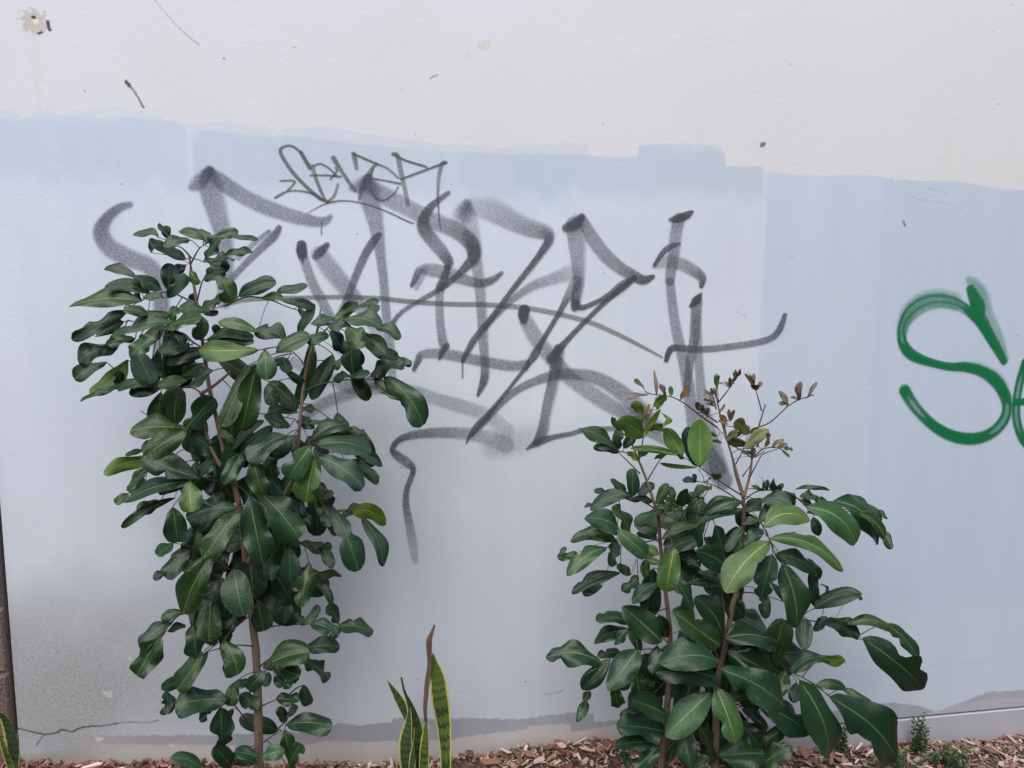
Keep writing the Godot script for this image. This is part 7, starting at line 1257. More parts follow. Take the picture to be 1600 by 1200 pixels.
	leaf(p, Vector3(-0.2582, 1.2041, 0.0316), Vector3(-0.307, 1.2351, 0.0508), Vector3(-0.0581, -0.5884, 0.8065), 0.0294, 0, -0.0031, "y", 0.239, 0)
	leaf(p, Vector3(-0.2844, 1.1865, 0.0742), Vector3(-0.2831, 1.2125, 0.0569), Vector3(0.0185, 0.5535, 0.8326), 0.0103, 0, 0.0023, "b", 0.5052, 0)
	leaf(p, Vector3(-0.2814, 1.2038, 0.0961), Vector3(-0.2789, 1.2346, 0.0868), Vector3(-0.2638, 0.3007, 0.9165), 0.0089, 0, 0.004, "b", 0.2041, 0)
	leaf(p, Vector3(-0.2777, 1.2123, 0.0945), Vector3(-0.264, 1.2378, 0.0759), Vector3(-0.0134, 0.5948, 0.8038), 0.0087, 0, 0.0025, "b", 0.2492, 0)
	leaf(p, Vector3(-0.2803, 1.1941, 0.0756), Vector3(-0.2656, 1.2102, 0.0833), Vector3(-0.3347, -0.1401, 0.9318), 0.0113, 0, -0.0006, "y", 0.5718, 0)
	leaf(p, Vector3(-0.28, 1.172, 0.0733), Vector3(-0.286, 1.2016, 0.0657), Vector3(-0.2709, 0.1858, 0.9445), 0.0145, 0, -0.0022, "y", 0.5041, 0)
	leaf(p, Vector3(-0.3477, 1.1692, 0.0464), Vector3(-0.3699, 1.2059, 0.0798), Vector3(0.3723, -0.4915, 0.7873), 0.013, 0, -0.0033, "y", 0.5082, 0)
	leaf(p, Vector3(-0.3453, 1.1676, 0.0373), Vector3(-0.3516, 1.199, 0.0503), Vector3(-0.0777, -0.3969, 0.9146), 0.0089, 0, -0.0015, "y", 0.5717, 0)
	leaf(p, Vector3(-0.0508, 1.2715, 0.0317), Vector3(-0.0659, 1.3128, 0.049), Vector3(-0.0064, -0.3885, 0.9214), 0.0094, 0, -0.0035, "y", 0.5085, 0)
	leaf(p, Vector3(-0.0606, 1.2742, 0.0526), Vector3(-0.063, 1.3129, 0.069), Vector3(-0.2013, -0.3929, 0.8973), 0.0108, 0, -0.0023, "y", 0.3451, 0)
	leaf(p, Vector3(-0.0537, 1.2689, 0.0423), Vector3(-0.0487, 1.3138, 0.023), Vector3(-0.3181, 0.4058, 0.8568), 0.0078, 0, -0.0022, "y", 0.4622, 0)
	leaf(p, Vector3(-0.0151, 1.2722, 0.0374), Vector3(-0.0215, 1.2879, 0.0184), Vector3(-0.2299, 0.7108, 0.6648), 0.0099, 0, 0.0032, "b", 0.1821, 0)
	leaf(p, Vector3(-0.0188, 1.2774, 0.0526), Vector3(-0.0307, 1.3064, 0.0674), Vector3(-0.4765, -0.547, 0.6883), 0.01, 0, 0.0022, "b", 0.2532, 0)
	leaf(p, Vector3(-0.0043, 1.2842, 0.0371), Vector3(-0.0211, 1.3188, 0.066), Vector3(0.6753, -0.2527, 0.6929), 0.0182, 0, 0.0026, "p", 0.5414, 0)
	leaf(p, Vector3(0.0049, 1.2945, 0.033), Vector3(-0.0043, 1.3254, 0.0459), Vector3(-0.2699, -0.438, 0.8575), 0.0091, 0, 0.0031, "p", 0.2982, 0)
	leaf(p, Vector3(0.0061, 1.3047, 0.0412), Vector3(0.0046, 1.328, 0.0599), Vector3(-0.6569, -0.4971, 0.5669), 0.0103, 0, 0.0029, "b", 0.4042, 0)
	leaf(p, Vector3(-0.0224, 1.274, 0.0513), Vector3(-0.0219, 1.2923, 0.0753), Vector3(-0.7754, 0.51, -0.3724), 0.0156, 0, 0.0026, "b", 0.3718, 0)
	leaf(p, Vector3(-0.0549, 1.2278, 0.0376), Vector3(-0.0993, 1.2428, 0.0541), Vector3(0.4447, 0.6817, 0.5809), 0.0138, 0, 0.0039, "p", 0.226, 0)
	leaf(p, Vector3(-0.0619, 1.2366, 0.0487), Vector3(-0.1065, 1.2554, 0.0658), Vector3(0.4953, 0.6468, 0.5799), 0.0145, 0, 0.0036, "p", 0.4189, 0)
	leaf(p, Vector3(-0.0622, 1.2449, 0.0442), Vector3(-0.0878, 1.2628, 0.0259), Vector3(-0.2122, 0.5364, 0.8169), 0.0068, 0, 0.0013, "p", 0.2415, 0)
	leaf(p, Vector3(-0.0661, 1.2522, 0.0435), Vector3(-0.0853, 1.2679, 0.0248), Vector3(-0.4219, 0.4331, 0.7965), 0.0064, 0, 0.0027, "p", 0.3693, 0)
	leaf(p, Vector3(-0.0608, 1.2545, 0.0342), Vector3(-0.0787, 1.2745, 0.0502), Vector3(0.3197, -0.4042, 0.857), 0.0101, 0, 0.0011, "p", 0.2062, 0)
	leaf(p, Vector3(-0.0548, 1.2487, 0.0337), Vector3(-0.0606, 1.274, 0.0309), Vector3(-0.1877, 0.0672, 0.9799), 0.0063, 0, 0.0032, "p", 0.4933, 0)
	leaf(p, Vector3(-0.0543, 1.2192, 0.0408), Vector3(-0.0839, 1.2311, 0.037), Vector3(0.1162, 0.5553, 0.8235), 0.0079, 0, 0.0018, "p", 0.5346, 0)
	leaf(p, Vector3(-0.1039, 1.2102, 0.0361), Vector3(-0.1257, 1.2386, 0.067), Vector3(0.4516, -0.4757, 0.7549), 0.0169, 0, 0.0048, "b", 0.1921, 0)
	leaf(p, Vector3(-0.1013, 1.2072, 0.0524), Vector3(-0.1154, 1.2315, 0.0699), Vector3(0.6142, -0.1946, 0.7648), 0.0171, 0, 0.0032, "b", 0.3699, 0)
	leaf(p, Vector3(-0.0924, 1.2012, 0.0496), Vector3(-0.1128, 1.2285, 0.0862), Vector3(-0.3844, -0.8296, 0.405), 0.0181, 0, 0.0029, "b", 0.365, 0)
	leaf(p, Vector3(-0.0804, 1.1964, 0.0439), Vector3(-0.0958, 1.2219, 0.0684), Vector3(0.6172, -0.3192, 0.7191), 0.0181, 0, 0.0037, "b", 0.5445, 0)
	leaf(p, Vector3(-0.0747, 1.1925, 0.0404), Vector3(-0.0904, 1.1993, 0.043), Vector3(0.3457, 0.4989, 0.7947), 0.0089, 0, 0.0005, "b", 0.3022, 0)
	leaf(p, Vector3(-0.0237, 1.1712, 0.0525), Vector3(-0.0513, 1.1824, 0.0442), Vector3(-0.0122, 0.5744, 0.8185), 0.011, 0, 0.0037, "b", 0.42, 0)
	leaf(p, Vector3(-0.0161, 1.1771, 0.035), Vector3(-0.0505, 1.1962, 0.0502), Vector3(0.4598, 0.1289, 0.8786), 0.0149, 0, 0.0031, "b", 0.4034, 0)
	leaf(p, Vector3(-0.0092, 1.1775, 0.0308), Vector3(-0.0098, 1.2105, 0.0251), Vector3(-0.5328, 0.1369, 0.8351), 0.0093, 0, 0.0021, "b", 0.1971, 0)
	leaf(p, Vector3(-0.0111, 1.1795, 0.0424), Vector3(-0.008, 1.213, 0.0553), Vector3(-0.6635, -0.2144, 0.7168), 0.0104, 0, 0.0013, "b", 0.2246, 0)
	leaf(p, Vector3(-0.0519, 1.2044, 0.0544), Vector3(-0.0261, 1.2268, 0.0366), Vector3(-0.0897, 0.6804, 0.7273), 0.0077, 0, 0.0013, "b", 0.5483, 0)
	leaf(p, Vector3(0.0633, 1.266, 0.0358), Vector3(0.0116, 1.3157, 0.0698), Vector3(0.5301, -0.028, 0.8475), 0.0148, 0, 0.0055, "b", 0.3399, 0)
	leaf(p, Vector3(0.0583, 1.2791, 0.0361), Vector3(0.0215, 1.3201, 0.0658), Vector3(0.807, 0.4418, 0.3918), 0.0183, 0, 0.0032, "b", 0.6301, 0)
	leaf(p, Vector3(0.0495, 1.2813, 0.0525), Vector3(0.0567, 1.3128, 0.0356), Vector3(-0.3923, 0.5049, 0.7689), 0.0101, 0, 0.0026, "b", 0.4846, 0)
	leaf(p, Vector3(0.0553, 1.2689, 0.0519), Vector3(0.0712, 1.2892, 0.0601), Vector3(-0.7804, 0.4282, 0.4557), 0.0133, 0, 0.0019, "p", 0.1761, 0)
	leaf(p, Vector3(0.0658, 1.2629, 0.0332), Vector3(0.0403, 1.2835, 0.0704), Vector3(0.1636, 0.906, -0.3903), 0.0256, 0, 0.0063, "b", 0.5636, 0)
	leaf(p, Vector3(0.157, 1.2225, 0.0526), Vector3(0.1289, 1.262, 0.0469), Vector3(-0.0648, 0.0969, 0.9932), 0.0153, 0, 0.0018, "p", 0.2004, 0)
	leaf(p, Vector3(0.1547, 1.2238, 0.0532), Vector3(0.1305, 1.2269, 0.043), Vector3(-0.2511, 0.5768, 0.7773), 0.0137, 0, 0.0023, "b", 0.1711, 0)
	leaf(p, Vector3(0.1915, 1.2349, 0.0438), Vector3(0.1803, 1.2903, 0.0739), Vector3(-0.8928, -0.3399, 0.2956), 0.0237, 0, 0.0069, "p", 0.2924, 0)
	leaf(p, Vector3(0.1954, 1.2332, 0.0348), Vector3(0.1614, 1.242, 0.0646), Vector3(0.3364, 0.9352, 0.1103), 0.0223, 0, 0.004, "b", 0.2926, 0)
	leaf(p, Vector3(0.2205, 1.2394, 0.0396), Vector3(0.2476, 1.2851, 0.0408), Vector3(-0.6147, 0.3469, 0.7084), 0.0114, 0, 0.0049, "p", 0.274, 0)
	leaf(p, Vector3(0.2207, 1.2435, 0.0466), Vector3(0.2135, 1.2525, 0.0838), Vector3(0.0237, 0.973, -0.2296), 0.0111, 0, 0.0037, "b", 0.3378, 0)
	leaf(p, Vector3(0.0195, 1.1487, 0.0914), Vector3(-0.0289, 1.1942, 0.1127), Vector3(0.1025, -0.3304, 0.9383), 0.036, 0, -0.0021, "o", 0.1869, 1)
	leaf(p, Vector3(0.0462, 1.1427, 0.0367), Vector3(0.08, 1.1522, 0.0274), Vector3(0.3305, -0.2957, 0.8963), 0.0188, 0, -0.0011, "o", 0.1817, 0)
	leaf(p, Vector3(0.0139, 1.108, 0.0875), Vector3(0.0884, 1.1578, 0.0711), Vector3(0.0052, 0.3051, 0.9523), 0.0354, 0.0036, -0.0052, "o", 0.5089, 0)
	leaf(p, Vector3(0.0711, 1.111, 0.0901), Vector3(0.0683, 1.1525, 0.1239), Vector3(-0.9787, 0.0865, -0.1863), 0.0277, 0, 0.0028, "b", 0.2844, 0)
	leaf(p, Vector3(0.0701, 1.1043, 0.0431), Vector3(0.067, 1.1256, 0.0809), Vector3(-0.8662, 0.4006, -0.2988), 0.0224, 0, 0.0026, "b", 0.4704, 0)
	leaf(p, Vector3(0.1124, 1.099, 0.0434), Vector3(0.1399, 1.1264, 0.0651), Vector3(-0.7833, 0.4341, 0.445), 0.0131, 0, 0.0051, "p", 0.3422, 0)
	leaf(p, Vector3(0.1383, 1.0944, 0.0321), Vector3(0.1694, 1.1078, 0.0331), Vector3(-0.3527, 0.7767, 0.5219), 0.0175, 0, 0.0042, "b", 0.5437, 0)
	leaf(p, Vector3(0.1526, 1.0966, 0.0424), Vector3(0.1892, 1.0883, 0.0271), Vector3(0.4195, 0.6054, 0.6764), 0.0158, 0, 0.0015, "b", 0.6589, 0)
	leaf(p, Vector3(0.1496, 1.0907, 0.0377), Vector3(0.1656, 1.0711, 0.0531), Vector3(-0.7174, -0.0381, 0.6956), 0.0082, 0, -0.0013, "o", 0.2486, 0)
	leaf(p, Vector3(-0.0238, 1.1241, 0.0476), Vector3(0, 1.1555, 0.0608), Vector3(-0.5014, 0.0175, 0.865), 0.0215, 0, -0.0026, "o", 0.3416, 0)
	leaf(p, Vector3(-0.002, 1.1271, 0.0368), Vector3(0.0227, 1.1582, 0.0701), Vector3(-0.5887, -0.3269, 0.7393), 0.0133, 0, -0.0038, "o", 0.6536, 0)
	leaf(p, Vector3(-0.0157, 1.1187, 0.0328), Vector3(0.0465, 1.1039, 0.0181), Vector3(0.1578, -0.2792, 0.9472), 0.0287, 0, -0.0013, "o", 0.3151, 0)
	leaf(p, Vector3(-0.0455, 1.1354, 0.0319), Vector3(-0.074, 1.1404, 0.0108), Vector3(-0.5916, -0.3924, 0.7043), 0.0185, 0, -0.0011, "o", 0.5227, 0)
	leaf(p, Vector3(-0.0369, 1.1171, 0.0436), Vector3(-0.0722, 1.1278, 0.0525), Vector3(0.0898, -0.4482, 0.8894), 0.011, 0, -0.0025, "o", 0.4832, 0)
	leaf(p, Vector3(0.056, 1.0851, 0.045), Vector3(0.0289, 1.088, 0.0356), Vector3(-0.2988, 0.2083, 0.9313), 0.0134, 0, -0.0006, "o", 0.2656, 0)
	leaf(p, Vector3(0.0411, 1.0815, 0.073), Vector3(0.0398, 1.1098, 0.086), Vector3(-0.8241, -0.2683, 0.4988), 0.0161, 0, 0.002, "b", 0.4823, 0)
	leaf(p, Vector3(0.0907, 0.9724, 0.0369), Vector3(0.0774, 1.0181, 0.0636), Vector3(0.9414, 0.0815, 0.3273), 0.0273, 0, 0.0055, "m", 0.1838, 0)
	leaf(p, Vector3(0.1, 0.9753, 0.0491), Vector3(0.1055, 1.0065, 0.0442), Vector3(-0.548, 0.224, 0.8059), 0.0153, 0, 0.0027, "m", 0.471, 0)
	leaf(p, Vector3(0.1221, 0.9713, 0.0445), Vector3(0.1092, 1.0145, 0.0778), Vector3(0.8969, 0.4051, -0.1773), 0.0289, 0, 0.0027, "m", 0.2612, 0)
	leaf(p, Vector3(0.1357, 0.9682, 0.0481), Vector3(0.1481, 0.9958, 0.0547), Vector3(-0.7873, 0.2168, 0.5772), 0.016, 0, 0.0033, "m", 0.3293, 0)
	leaf(p, Vector3(0.0911, 0.9745, 0.0421), Vector3(0.0656, 0.9853, 0.0239), Vector3(-0.2069, 0.687, 0.6966), 0.0134, 0, 0.0038, "m", 0.5427, 0)
	leaf(p, Vector3(0.2175, 0.9639, 0.0032), Vector3(0.3046, 0.9652, 0.0385), Vector3(-0.3318, 0.5008, 0.7994), 0.0144, 0.0057, 0.0084, "m", 0.5508, 0)
	leaf(p, Vector3(0.183, 0.9582, 0.0006), Vector3(0.2171, 0.9162, 0.006), Vector3(0.2545, 0.3234, 0.9114), 0.0295, 0, 0.0066, "d", 0.4773, 0)
	leaf(p, Vector3(0.2403, 0.9365, -0.0107), Vector3(0.3081, 0.9168, -0.018), Vector3(0.2769, 0.7145, 0.6426), 0.0367, 0.0038, 0.0077, "m", 0.2805, 0)
	leaf(p, Vector3(0.2403, 0.9285, -0.0057), Vector3(0.2946, 0.8957, -0.0158), Vector3(0.4992, 0.6524, 0.5703), 0.0331, 0, 0.002, "m", 0.3521, 0)
	leaf(p, Vector3(0.286, 0.9049, -0.0075), Vector3(0.3301, 0.9212, -0.0189), Vector3(-0.1366, 0.7878, 0.6007), 0.025, 0, 0.0047, "m", 0.265, 0)
	leaf(p, Vector3(0.08, 0.9441, 0.0501), Vector3(0.1646, 0.9373, 0.0831), Vector3(-0.1697, 0.7849, 0.5959), 0.047, 0.0147, 0.0093, "m", 0.2921, 0)
	leaf(p, Vector3(0.0869, 0.8841, 0.0389), Vector3(0.1638, 0.9182, 0.033), Vector3(-0.2684, 0.7165, 0.6438), 0.0424, 0.0074, 0.0109, "m", 0.5716, 0)
	leaf(p, Vector3(0.0602, 0.8938, 0.121), Vector3(0.1992, 0.906, 0.1169), Vector3(-0.0437, 0.727, 0.6852), 0.0696, 0.0231, 0.0106, "l", 0.4309, 0)
	leaf(p, Vector3(0.0702, 0.8632, 0.1355), Vector3(0.2838, 0.7647, 0.1558), Vector3(0.1582, 0.5171, 0.8412), 0.05, 0.0319, 0.0092, "l", 0.4206, 1)
	leaf(p, Vector3(0.1953, 0.8466, 0.0428), Vector3(0.2047, 0.8101, 0.079), Vector3(-0.3628, 0.6085, 0.7058), 0.027, 0, 0.0021, "l", 0.4372, 0)
	leaf(p, Vector3(0.281, 0.8738, -0.0024), Vector3(0.2906, 0.8215, 0.0161), Vector3(-0.5485, 0.1867, 0.815), 0.0305, 0, 0.0037, "d", 0.6476, 0)
	leaf(p, Vector3(0.2648, 0.8842, -0.0098), Vector3(0.3187, 0.8901, 0.0047), Vector3(-0.2268, 0.8348, 0.5016), 0.0304, 0, 0.0059, "d", 0.3938, 0)
	leaf(p, Vector3(0.2006, 0.9349, 0.0926), Vector3(0.3416, 0.8286, 0.1192), Vector3(0.0801, 0.3405, 0.9368), 0.0785, 0.0254, 0.018, "l", 0.2043, 0)
	leaf(p, Vector3(0.3213, 0.9316, 0.0351), Vector3(0.4559, 0.8018, 0.0583), Vector3(0.3597, 0.5129, 0.7794), 0.0973, 0.0301, 0.021, "m", 0.6648, 0)
	leaf(p, Vector3(0.3704, 0.9076, 0.0869), Vector3(0.4606, 0.829, 0.0809), Vector3(0.4851, 0.5009, 0.7168), 0.0618, 0.0074, 0.0108, "m", 0.2914, 0)
	leaf(p, Vector3(0.4694, 0.8382, 0.0327), Vector3(0.4831, 0.792, 0.082), Vector3(-0.1807, 0.6927, 0.6982), 0.0306, 0.0057, 0.0033, "m", 0.2641, 0)
	leaf(p, Vector3(0.3635, 0.909, -0.0064), Vector3(0.4843, 0.8821, -0.0143), Vector3(0.1936, 0.6525, 0.7327), 0.0614, 0.0115, 0.0126, "m", 0.5655, 0)
	leaf(p, Vector3(0.4555, 0.8905, 0.0045), Vector3(0.4926, 0.8727, 0.0448), Vector3(-0.2056, 0.8117, 0.5468), 0.0297, 0, 0.0064, "m", 0.6206, 0)
	leaf(p, Vector3(0.0324, 0.9436, 0.0379), Vector3(-0.0787, 0.9095, 0.0299), Vector3(-0.2281, 0.5533, 0.8011), 0.0507, -0.0055, 0.0136, "m", 0.322, 0)
	leaf(p, Vector3(0.0358, 0.9213, 0.0459), Vector3(-0.093, 0.8869, 0.0407), Vector3(-0.2282, 0.7635, 0.6041), 0.0276, 0, 0.0127, "d", 0.1876, 0)
	leaf(p, Vector3(0.0627, 0.8996, -0.0048), Vector3(0.1315, 0.9242, -0.0265), Vector3(0.0188, 0.6301, 0.7763), 0.0413, 0, 0.0076, "d", 0.3605, 0)
	leaf(p, Vector3(0.0955, 0.8837, 0.0463), Vector3(0.0376, 0.8747, 0.0347), Vector3(-0.2391, 0.7668, 0.5957), 0.0254, -0.0055, 0.0059, "m", 0.6376, 0)
	leaf(p, Vector3(0.0449, 0.8699, 0.0295), Vector3(-0.0155, 0.8013, 0.0504), Vector3(-0.5055, 0.6263, 0.5935), 0.0297, 0, 0.0052, "m", 0.2285, 0)
	leaf(p, Vector3(0.0974, 0.8594, 0.0438), Vector3(0.0326, 0.8219, 0.0704), Vector3(-0.138, 0.7204, 0.6797), 0.0383, -0.0055, 0.0075, "m", 0.4739, 0)
	leaf(p, Vector3(0.06, 0.8239, 0.0297), Vector3(0.0101, 0.797, 0.0469), Vector3(-0.2169, 0.7787, 0.5887), 0.0321, 0, 0.0044, "d", 0.4122, 1)
	leaf(p, Vector3(0.0759, 0.8501, 0.1254), Vector3(-0.0747, 0.7353, 0.1772), Vector3(-0.3197, 0.7052, 0.6329), 0.0807, -0.0089, 0.0144, "l", 0.3578, 1)
	leaf(p, Vector3(0.1192, 0.7958, 0.0795), Vector3(0.2185, 0.7589, 0.118), Vector3(-0.1207, 0.5417, 0.8318), 0.0561, 0.0091, 0.0065, "m", 0.4776, 0)
	leaf(p, Vector3(0.2499, 0.7604, 0.0351), Vector3(0.2729, 0.7037, 0.0571), Vector3(-0.2917, 0.2404, 0.9258), 0.0353, 0, 0.0029, "d", 0.3411, 0)
	leaf(p, Vector3(0.2811, 0.7291, 0.0066), Vector3(0.2813, 0.608, 0.0279), Vector3(-0.5889, 0.1389, 0.7961), 0.0326, 0, 0.0092, "d", 0.3885, 0)
	leaf(p, Vector3(0.0872, 0.8126, 0.1264), Vector3(0.0552, 0.6891, 0.1299), Vector3(-0.6175, 0.1813, 0.7654), 0.0659, 0, 0.0087, "m", 0.5435, 2)
	leaf(p, Vector3(0.0856, 0.6892, 0.0804), Vector3(0.0825, 0.6185, 0.1086), Vector3(-0.3526, 0.3599, 0.8638), 0.0344, 0, 0.0038, "m", 0.3379, 1)
	leaf(p, Vector3(0.1141, 0.788, 0.1342), Vector3(0.1443, 0.615, 0.1688), Vector3(-0.1044, 0.1774, 0.9786), 0.0816, 0.0089, 0.0077, "m", 0.3617, 0)
	leaf(p, Vector3(0.2072, 0.612, -0.0033), Vector3(0.1478, 0.6807, 0.0025), Vector3(0.4784, 0.346, 0.8071), 0.0316, 0, 0.0053, "d", 0.3164, 0)
	leaf(p, Vector3(0.2681, 0.6118, 0.0482), Vector3(0.4045, 0.6581, 0.0682), Vector3(-0.3464, 0.8339, 0.4297), 0.0607, 0.0095, 0.0101, "m", 0.5965, 0)
	leaf(p, Vector3(0.3429, 0.6235, -0.0105), Vector3(0.3092, 0.6726, 0.0263), Vector3(0.8489, 0.5223, 0.0807), 0.0361, 0, 0.0046, "m", 0.4727, 0)
	leaf(p, Vector3(0.4087, 0.6329, 0.0093), Vector3(0.4434, 0.6164, 0.0173), Vector3(0.2661, 0.8115, 0.5203), 0.0213, 0, 0.0045, "d", 0.4979, 0)
	leaf(p, Vector3(-0.2908, 0.9709, 0.0334), Vector3(-0.2931, 1.051, 0.0358), Vector3(-0.4916, -0.0399, 0.8699), 0.0414, 0, 0.0087, "m", 0.2011, 0)
	leaf(p, Vector3(-0.2996, 0.968, -0.0052), Vector3(-0.3447, 1.0116, -0.0076), Vector3(0.2475, 0.3066, 0.9191), 0.0324, 0, 0.0047, "m", 0.5986, 0)
	leaf(p, Vector3(-0.3584, 0.9752, -0.0057), Vector3(-0.3931, 0.9807, -0.0056), Vector3(0.119, 0.7392, 0.6629), 0.0181, 0, 0.004, "m", 0.2693, 0)
	leaf(p, Vector3(-0.2974, 0.975, 0.0388), Vector3(-0.3736, 0.9785, 0.0172), Vector3(-0.2197, 0.4779, 0.8505), 0.0306, 0, 0.005, "m", 0.3076, 0)
	leaf(p, Vector3(-0.3099, 0.9789, 0.0456), Vector3(-0.4144, 0.9371, 0.036), Vector3(-0.3461, 0.7308, 0.5884), 0.0467, -0.0107, 0.0088, "m", 0.5313, 0)
	leaf(p, Vector3(-0.4039, 0.9484, 0.01), Vector3(-0.4277, 0.9415, 0.0246), Vector3(0.1133, 0.813, 0.5712), 0.0148, 0, 0.0018, "m", 0.5408, 0)
	leaf(p, Vector3(-0.266, 0.9638, 0.0049), Vector3(-0.2147, 0.9951, -0.0078), Vector3(-0.2482, 0.6832, 0.6867), 0.0317, 0, 0.0031, "m", 0.4783, 0)
	leaf(p, Vector3(-0.2722, 0.9577, -0.0114), Vector3(-0.2189, 0.9416, -0.0023), Vector3(0.0267, 0.5587, 0.8289), 0.0213, 0, 0.0049, "m", 0.5073, 0)
	leaf(p, Vector3(-0.2988, 0.9513, -0.0102), Vector3(-0.2485, 0.9413, -0.024), Vector3(0.3208, 0.5155, 0.7946), 0.0174, 0, 0.006, "m", 0.5119, 0)
	leaf(p, Vector3(-0.2282, 0.9515, 0.0505), Vector3(-0.1952, 1.008, 0.051), Vector3(-0.4534, 0.2573, 0.8534), 0.0319, 0, 0.0021, "m", 0.2847, 0)
	leaf(p, Vector3(-0.172, 0.9526, 0.0345), Vector3(-0.1724, 0.9904, 0.0166), Vector3(-0.4211, 0.3846, 0.8214), 0.0216, 0, 0.0038, "m", 0.5821, 0)
	leaf(p, Vector3(-0.1545, 0.9314, 0.0328), Vector3(-0.1979, 0.9606, 0.0366), Vector3(0.4601, 0.5978, 0.6565), 0.0284, 0, 0.0045, "d", 0.461, 0)
	leaf(p, Vector3(-0.1497, 0.9375, 0.0451), Vector3(-0.1556, 0.9992, 0.0816), Vector3(-0.2877, -0.5077, 0.8121), 0.0371, 0, 0.0067, "m", 0.4042, 1)
	leaf(p, Vector3(-0.1274, 0.9358, 0.0416), Vector3(-0.1158, 0.9781, 0.0356), Vector3(-0.4784, 0.25, 0.8418), 0.0229, 0, 0.0036, "m", 0.1994, 0)
	leaf(p, Vector3(-0.1231, 0.9646, 0.044), Vector3(-0.0702, 0.9974, 0.063), Vector3(-0.5822, 0.6987, 0.4157), 0.0336, 0.0036, 0.0038, "m", 0.3978, 0)
	leaf(p, Vector3(-0.1216, 0.9306, 0.0492), Vector3(-0.0882, 0.9639, 0.0511), Vector3(-0.6014, 0.5727, 0.5571), 0.0243, 0, 0.0033, "m", 0.4099, 0)
	leaf(p, Vector3(-0.2261, 0.9511, 0.0544), Vector3(-0.1784, 0.9316, 0.0423), Vector3(0.4073, 0.5445, 0.7332), 0.0273, 0, 0.0052, "m", 0.2453, 0)
	leaf(p, Vector3(-0.2162, 0.9172, 0.0394), Vector3(-0.1821, 0.8989, 0.0643), Vector3(-0.1064, 0.727, 0.6783), 0.0238, 0, 0.0027, "m", 0.3539, 0)
	leaf(p, Vector3(-0.1976, 0.929, 0.0355), Vector3(-0.2811, 0.8814, 0.025), Vector3(-0.4707, 0.7088, 0.5254), 0.0387, -0.0054, 0.0042, "m", 0.238, 0)
	leaf(p, Vector3(-0.092, 0.9995, 0.0066), Vector3(-0.129, 1.0007, -0.0113), Vector3(-0.282, 0.7208, 0.6332), 0.0212, 0, 0.0031, "m", 0.4725, 0)
	leaf(p, Vector3(-0.0947, 1, 0.0105), Vector3(-0.1052, 1.0224, 0.0088), Vector3(0.0408, 0.0945, 0.9947), 0.0127, 0, 0.001, "m", 0.1886, 0)
	leaf(p, Vector3(-0.066, 0.9955, -0.0018), Vector3(-0.0975, 1.0388, 0.0303), Vector3(0.8627, 0.4213, 0.2796), 0.0322, 0, 0.0022, "m", 0.4717, 0)
	leaf(p, Vector3(-0.0212, 0.9971, -0.0058), Vector3(-0.0515, 1.0265, 0.0272), Vector3(-0.1725, -0.809, 0.562), 0.0277, 0, -0.0039, "o", 0.6444, 0)
	leaf(p, Vector3(-0.0597, 0.9934, -0.005), Vector3(-0.0525, 1.0086, 0.0165), Vector3(-0.6557, 0.7028, -0.2758), 0.0141, 0, 0.0009, "m", 0.422, 0)
	leaf(p, Vector3(-0.2993, 0.8688, 0.042), Vector3(-0.3653, 0.9536, 0.077), Vector3(0.7042, 0.2792, 0.6528), 0.0583, 0, 0.0096, "m", 0.3287, 1)
	leaf(p, Vector3(-0.3383, 0.8809, 0.0891), Vector3(-0.4506, 0.9361, 0.1127), Vector3(0.4069, 0.5011, 0.7638), 0.0613, -0.014, 0.0127, "m", 0.5338, 0)
	leaf(p, Vector3(-0.3494, 0.8605, 0.0753), Vector3(-0.4753, 0.858, 0.06), Vector3(-0.1059, 0.6316, 0.7681), 0.0494, -0.0194, 0.0101, "m", 0.4922, 0)
	leaf(p, Vector3(-0.3622, 0.9035, 0.1228), Vector3(-0.2781, 0.8267, 0.1259), Vector3(0.1687, 0.2243, 0.9598), 0.0523, 0, 0.0114, "l", 0.469, 0)
	leaf(p, Vector3(-0.3428, 0.8497, 0.0473), Vector3(-0.3664, 0.7875, 0.0833), Vector3(-0.1079, 0.5281, 0.8423), 0.039, 0, 0.0053, "m", 0.4942, 3)
	leaf(p, Vector3(-0.3821, 0.8467, 0.0927), Vector3(-0.5011, 0.7871, 0.1303), Vector3(-0.1322, 0.7039, 0.6979), 0.0502, -0.0105, 0.0106, "l", 0.4505, 1)
	leaf(p, Vector3(-0.453, 0.8201, 0.0468), Vector3(-0.5083, 0.8084, 0.0387), Vector3(-0.2438, 0.6536, 0.7165), 0.0259, 0.0036, 0.002, "m", 0.3622, 0)
	leaf(p, Vector3(-0.5023, 0.8166, 0.0536), Vector3(-0.4842, 0.8376, 0.0423), Vector3(-0.3075, 0.6436, 0.7009), 0.0155, 0, 0.0028, "m", 0.5199, 0)
	leaf(p, Vector3(-0.3283, 0.7538, 0.0424), Vector3(-0.4689, 0.7056, 0.0527), Vector3(-0.1899, 0.7002, 0.6882), 0.0408, -0.0072, 0.0118, "d", 0.2172, 1)
	leaf(p, Vector3(-0.3679, 0.7066, 0.0039), Vector3(-0.4323, 0.6929, 0.0322), Vector3(0.046, 0.8538, 0.5186), 0.0323, 0, 0.0079, "d", 0.3227, 0)
	leaf(p, Vector3(-0.2721, 0.7396, 0.0346), Vector3(-0.3245, 0.7028, 0.0476), Vector3(-0.3642, 0.7259, 0.5835), 0.0354, 0.0073, 0.002, "d", 0.3797, 1)
	leaf(p, Vector3(-0.2976, 0.7494, 0.048), Vector3(-0.3378, 0.7791, 0.0456), Vector3(0.1479, 0.2795, 0.9487), 0.0272, 0, 0.0039, "d", 0.3293, 0)
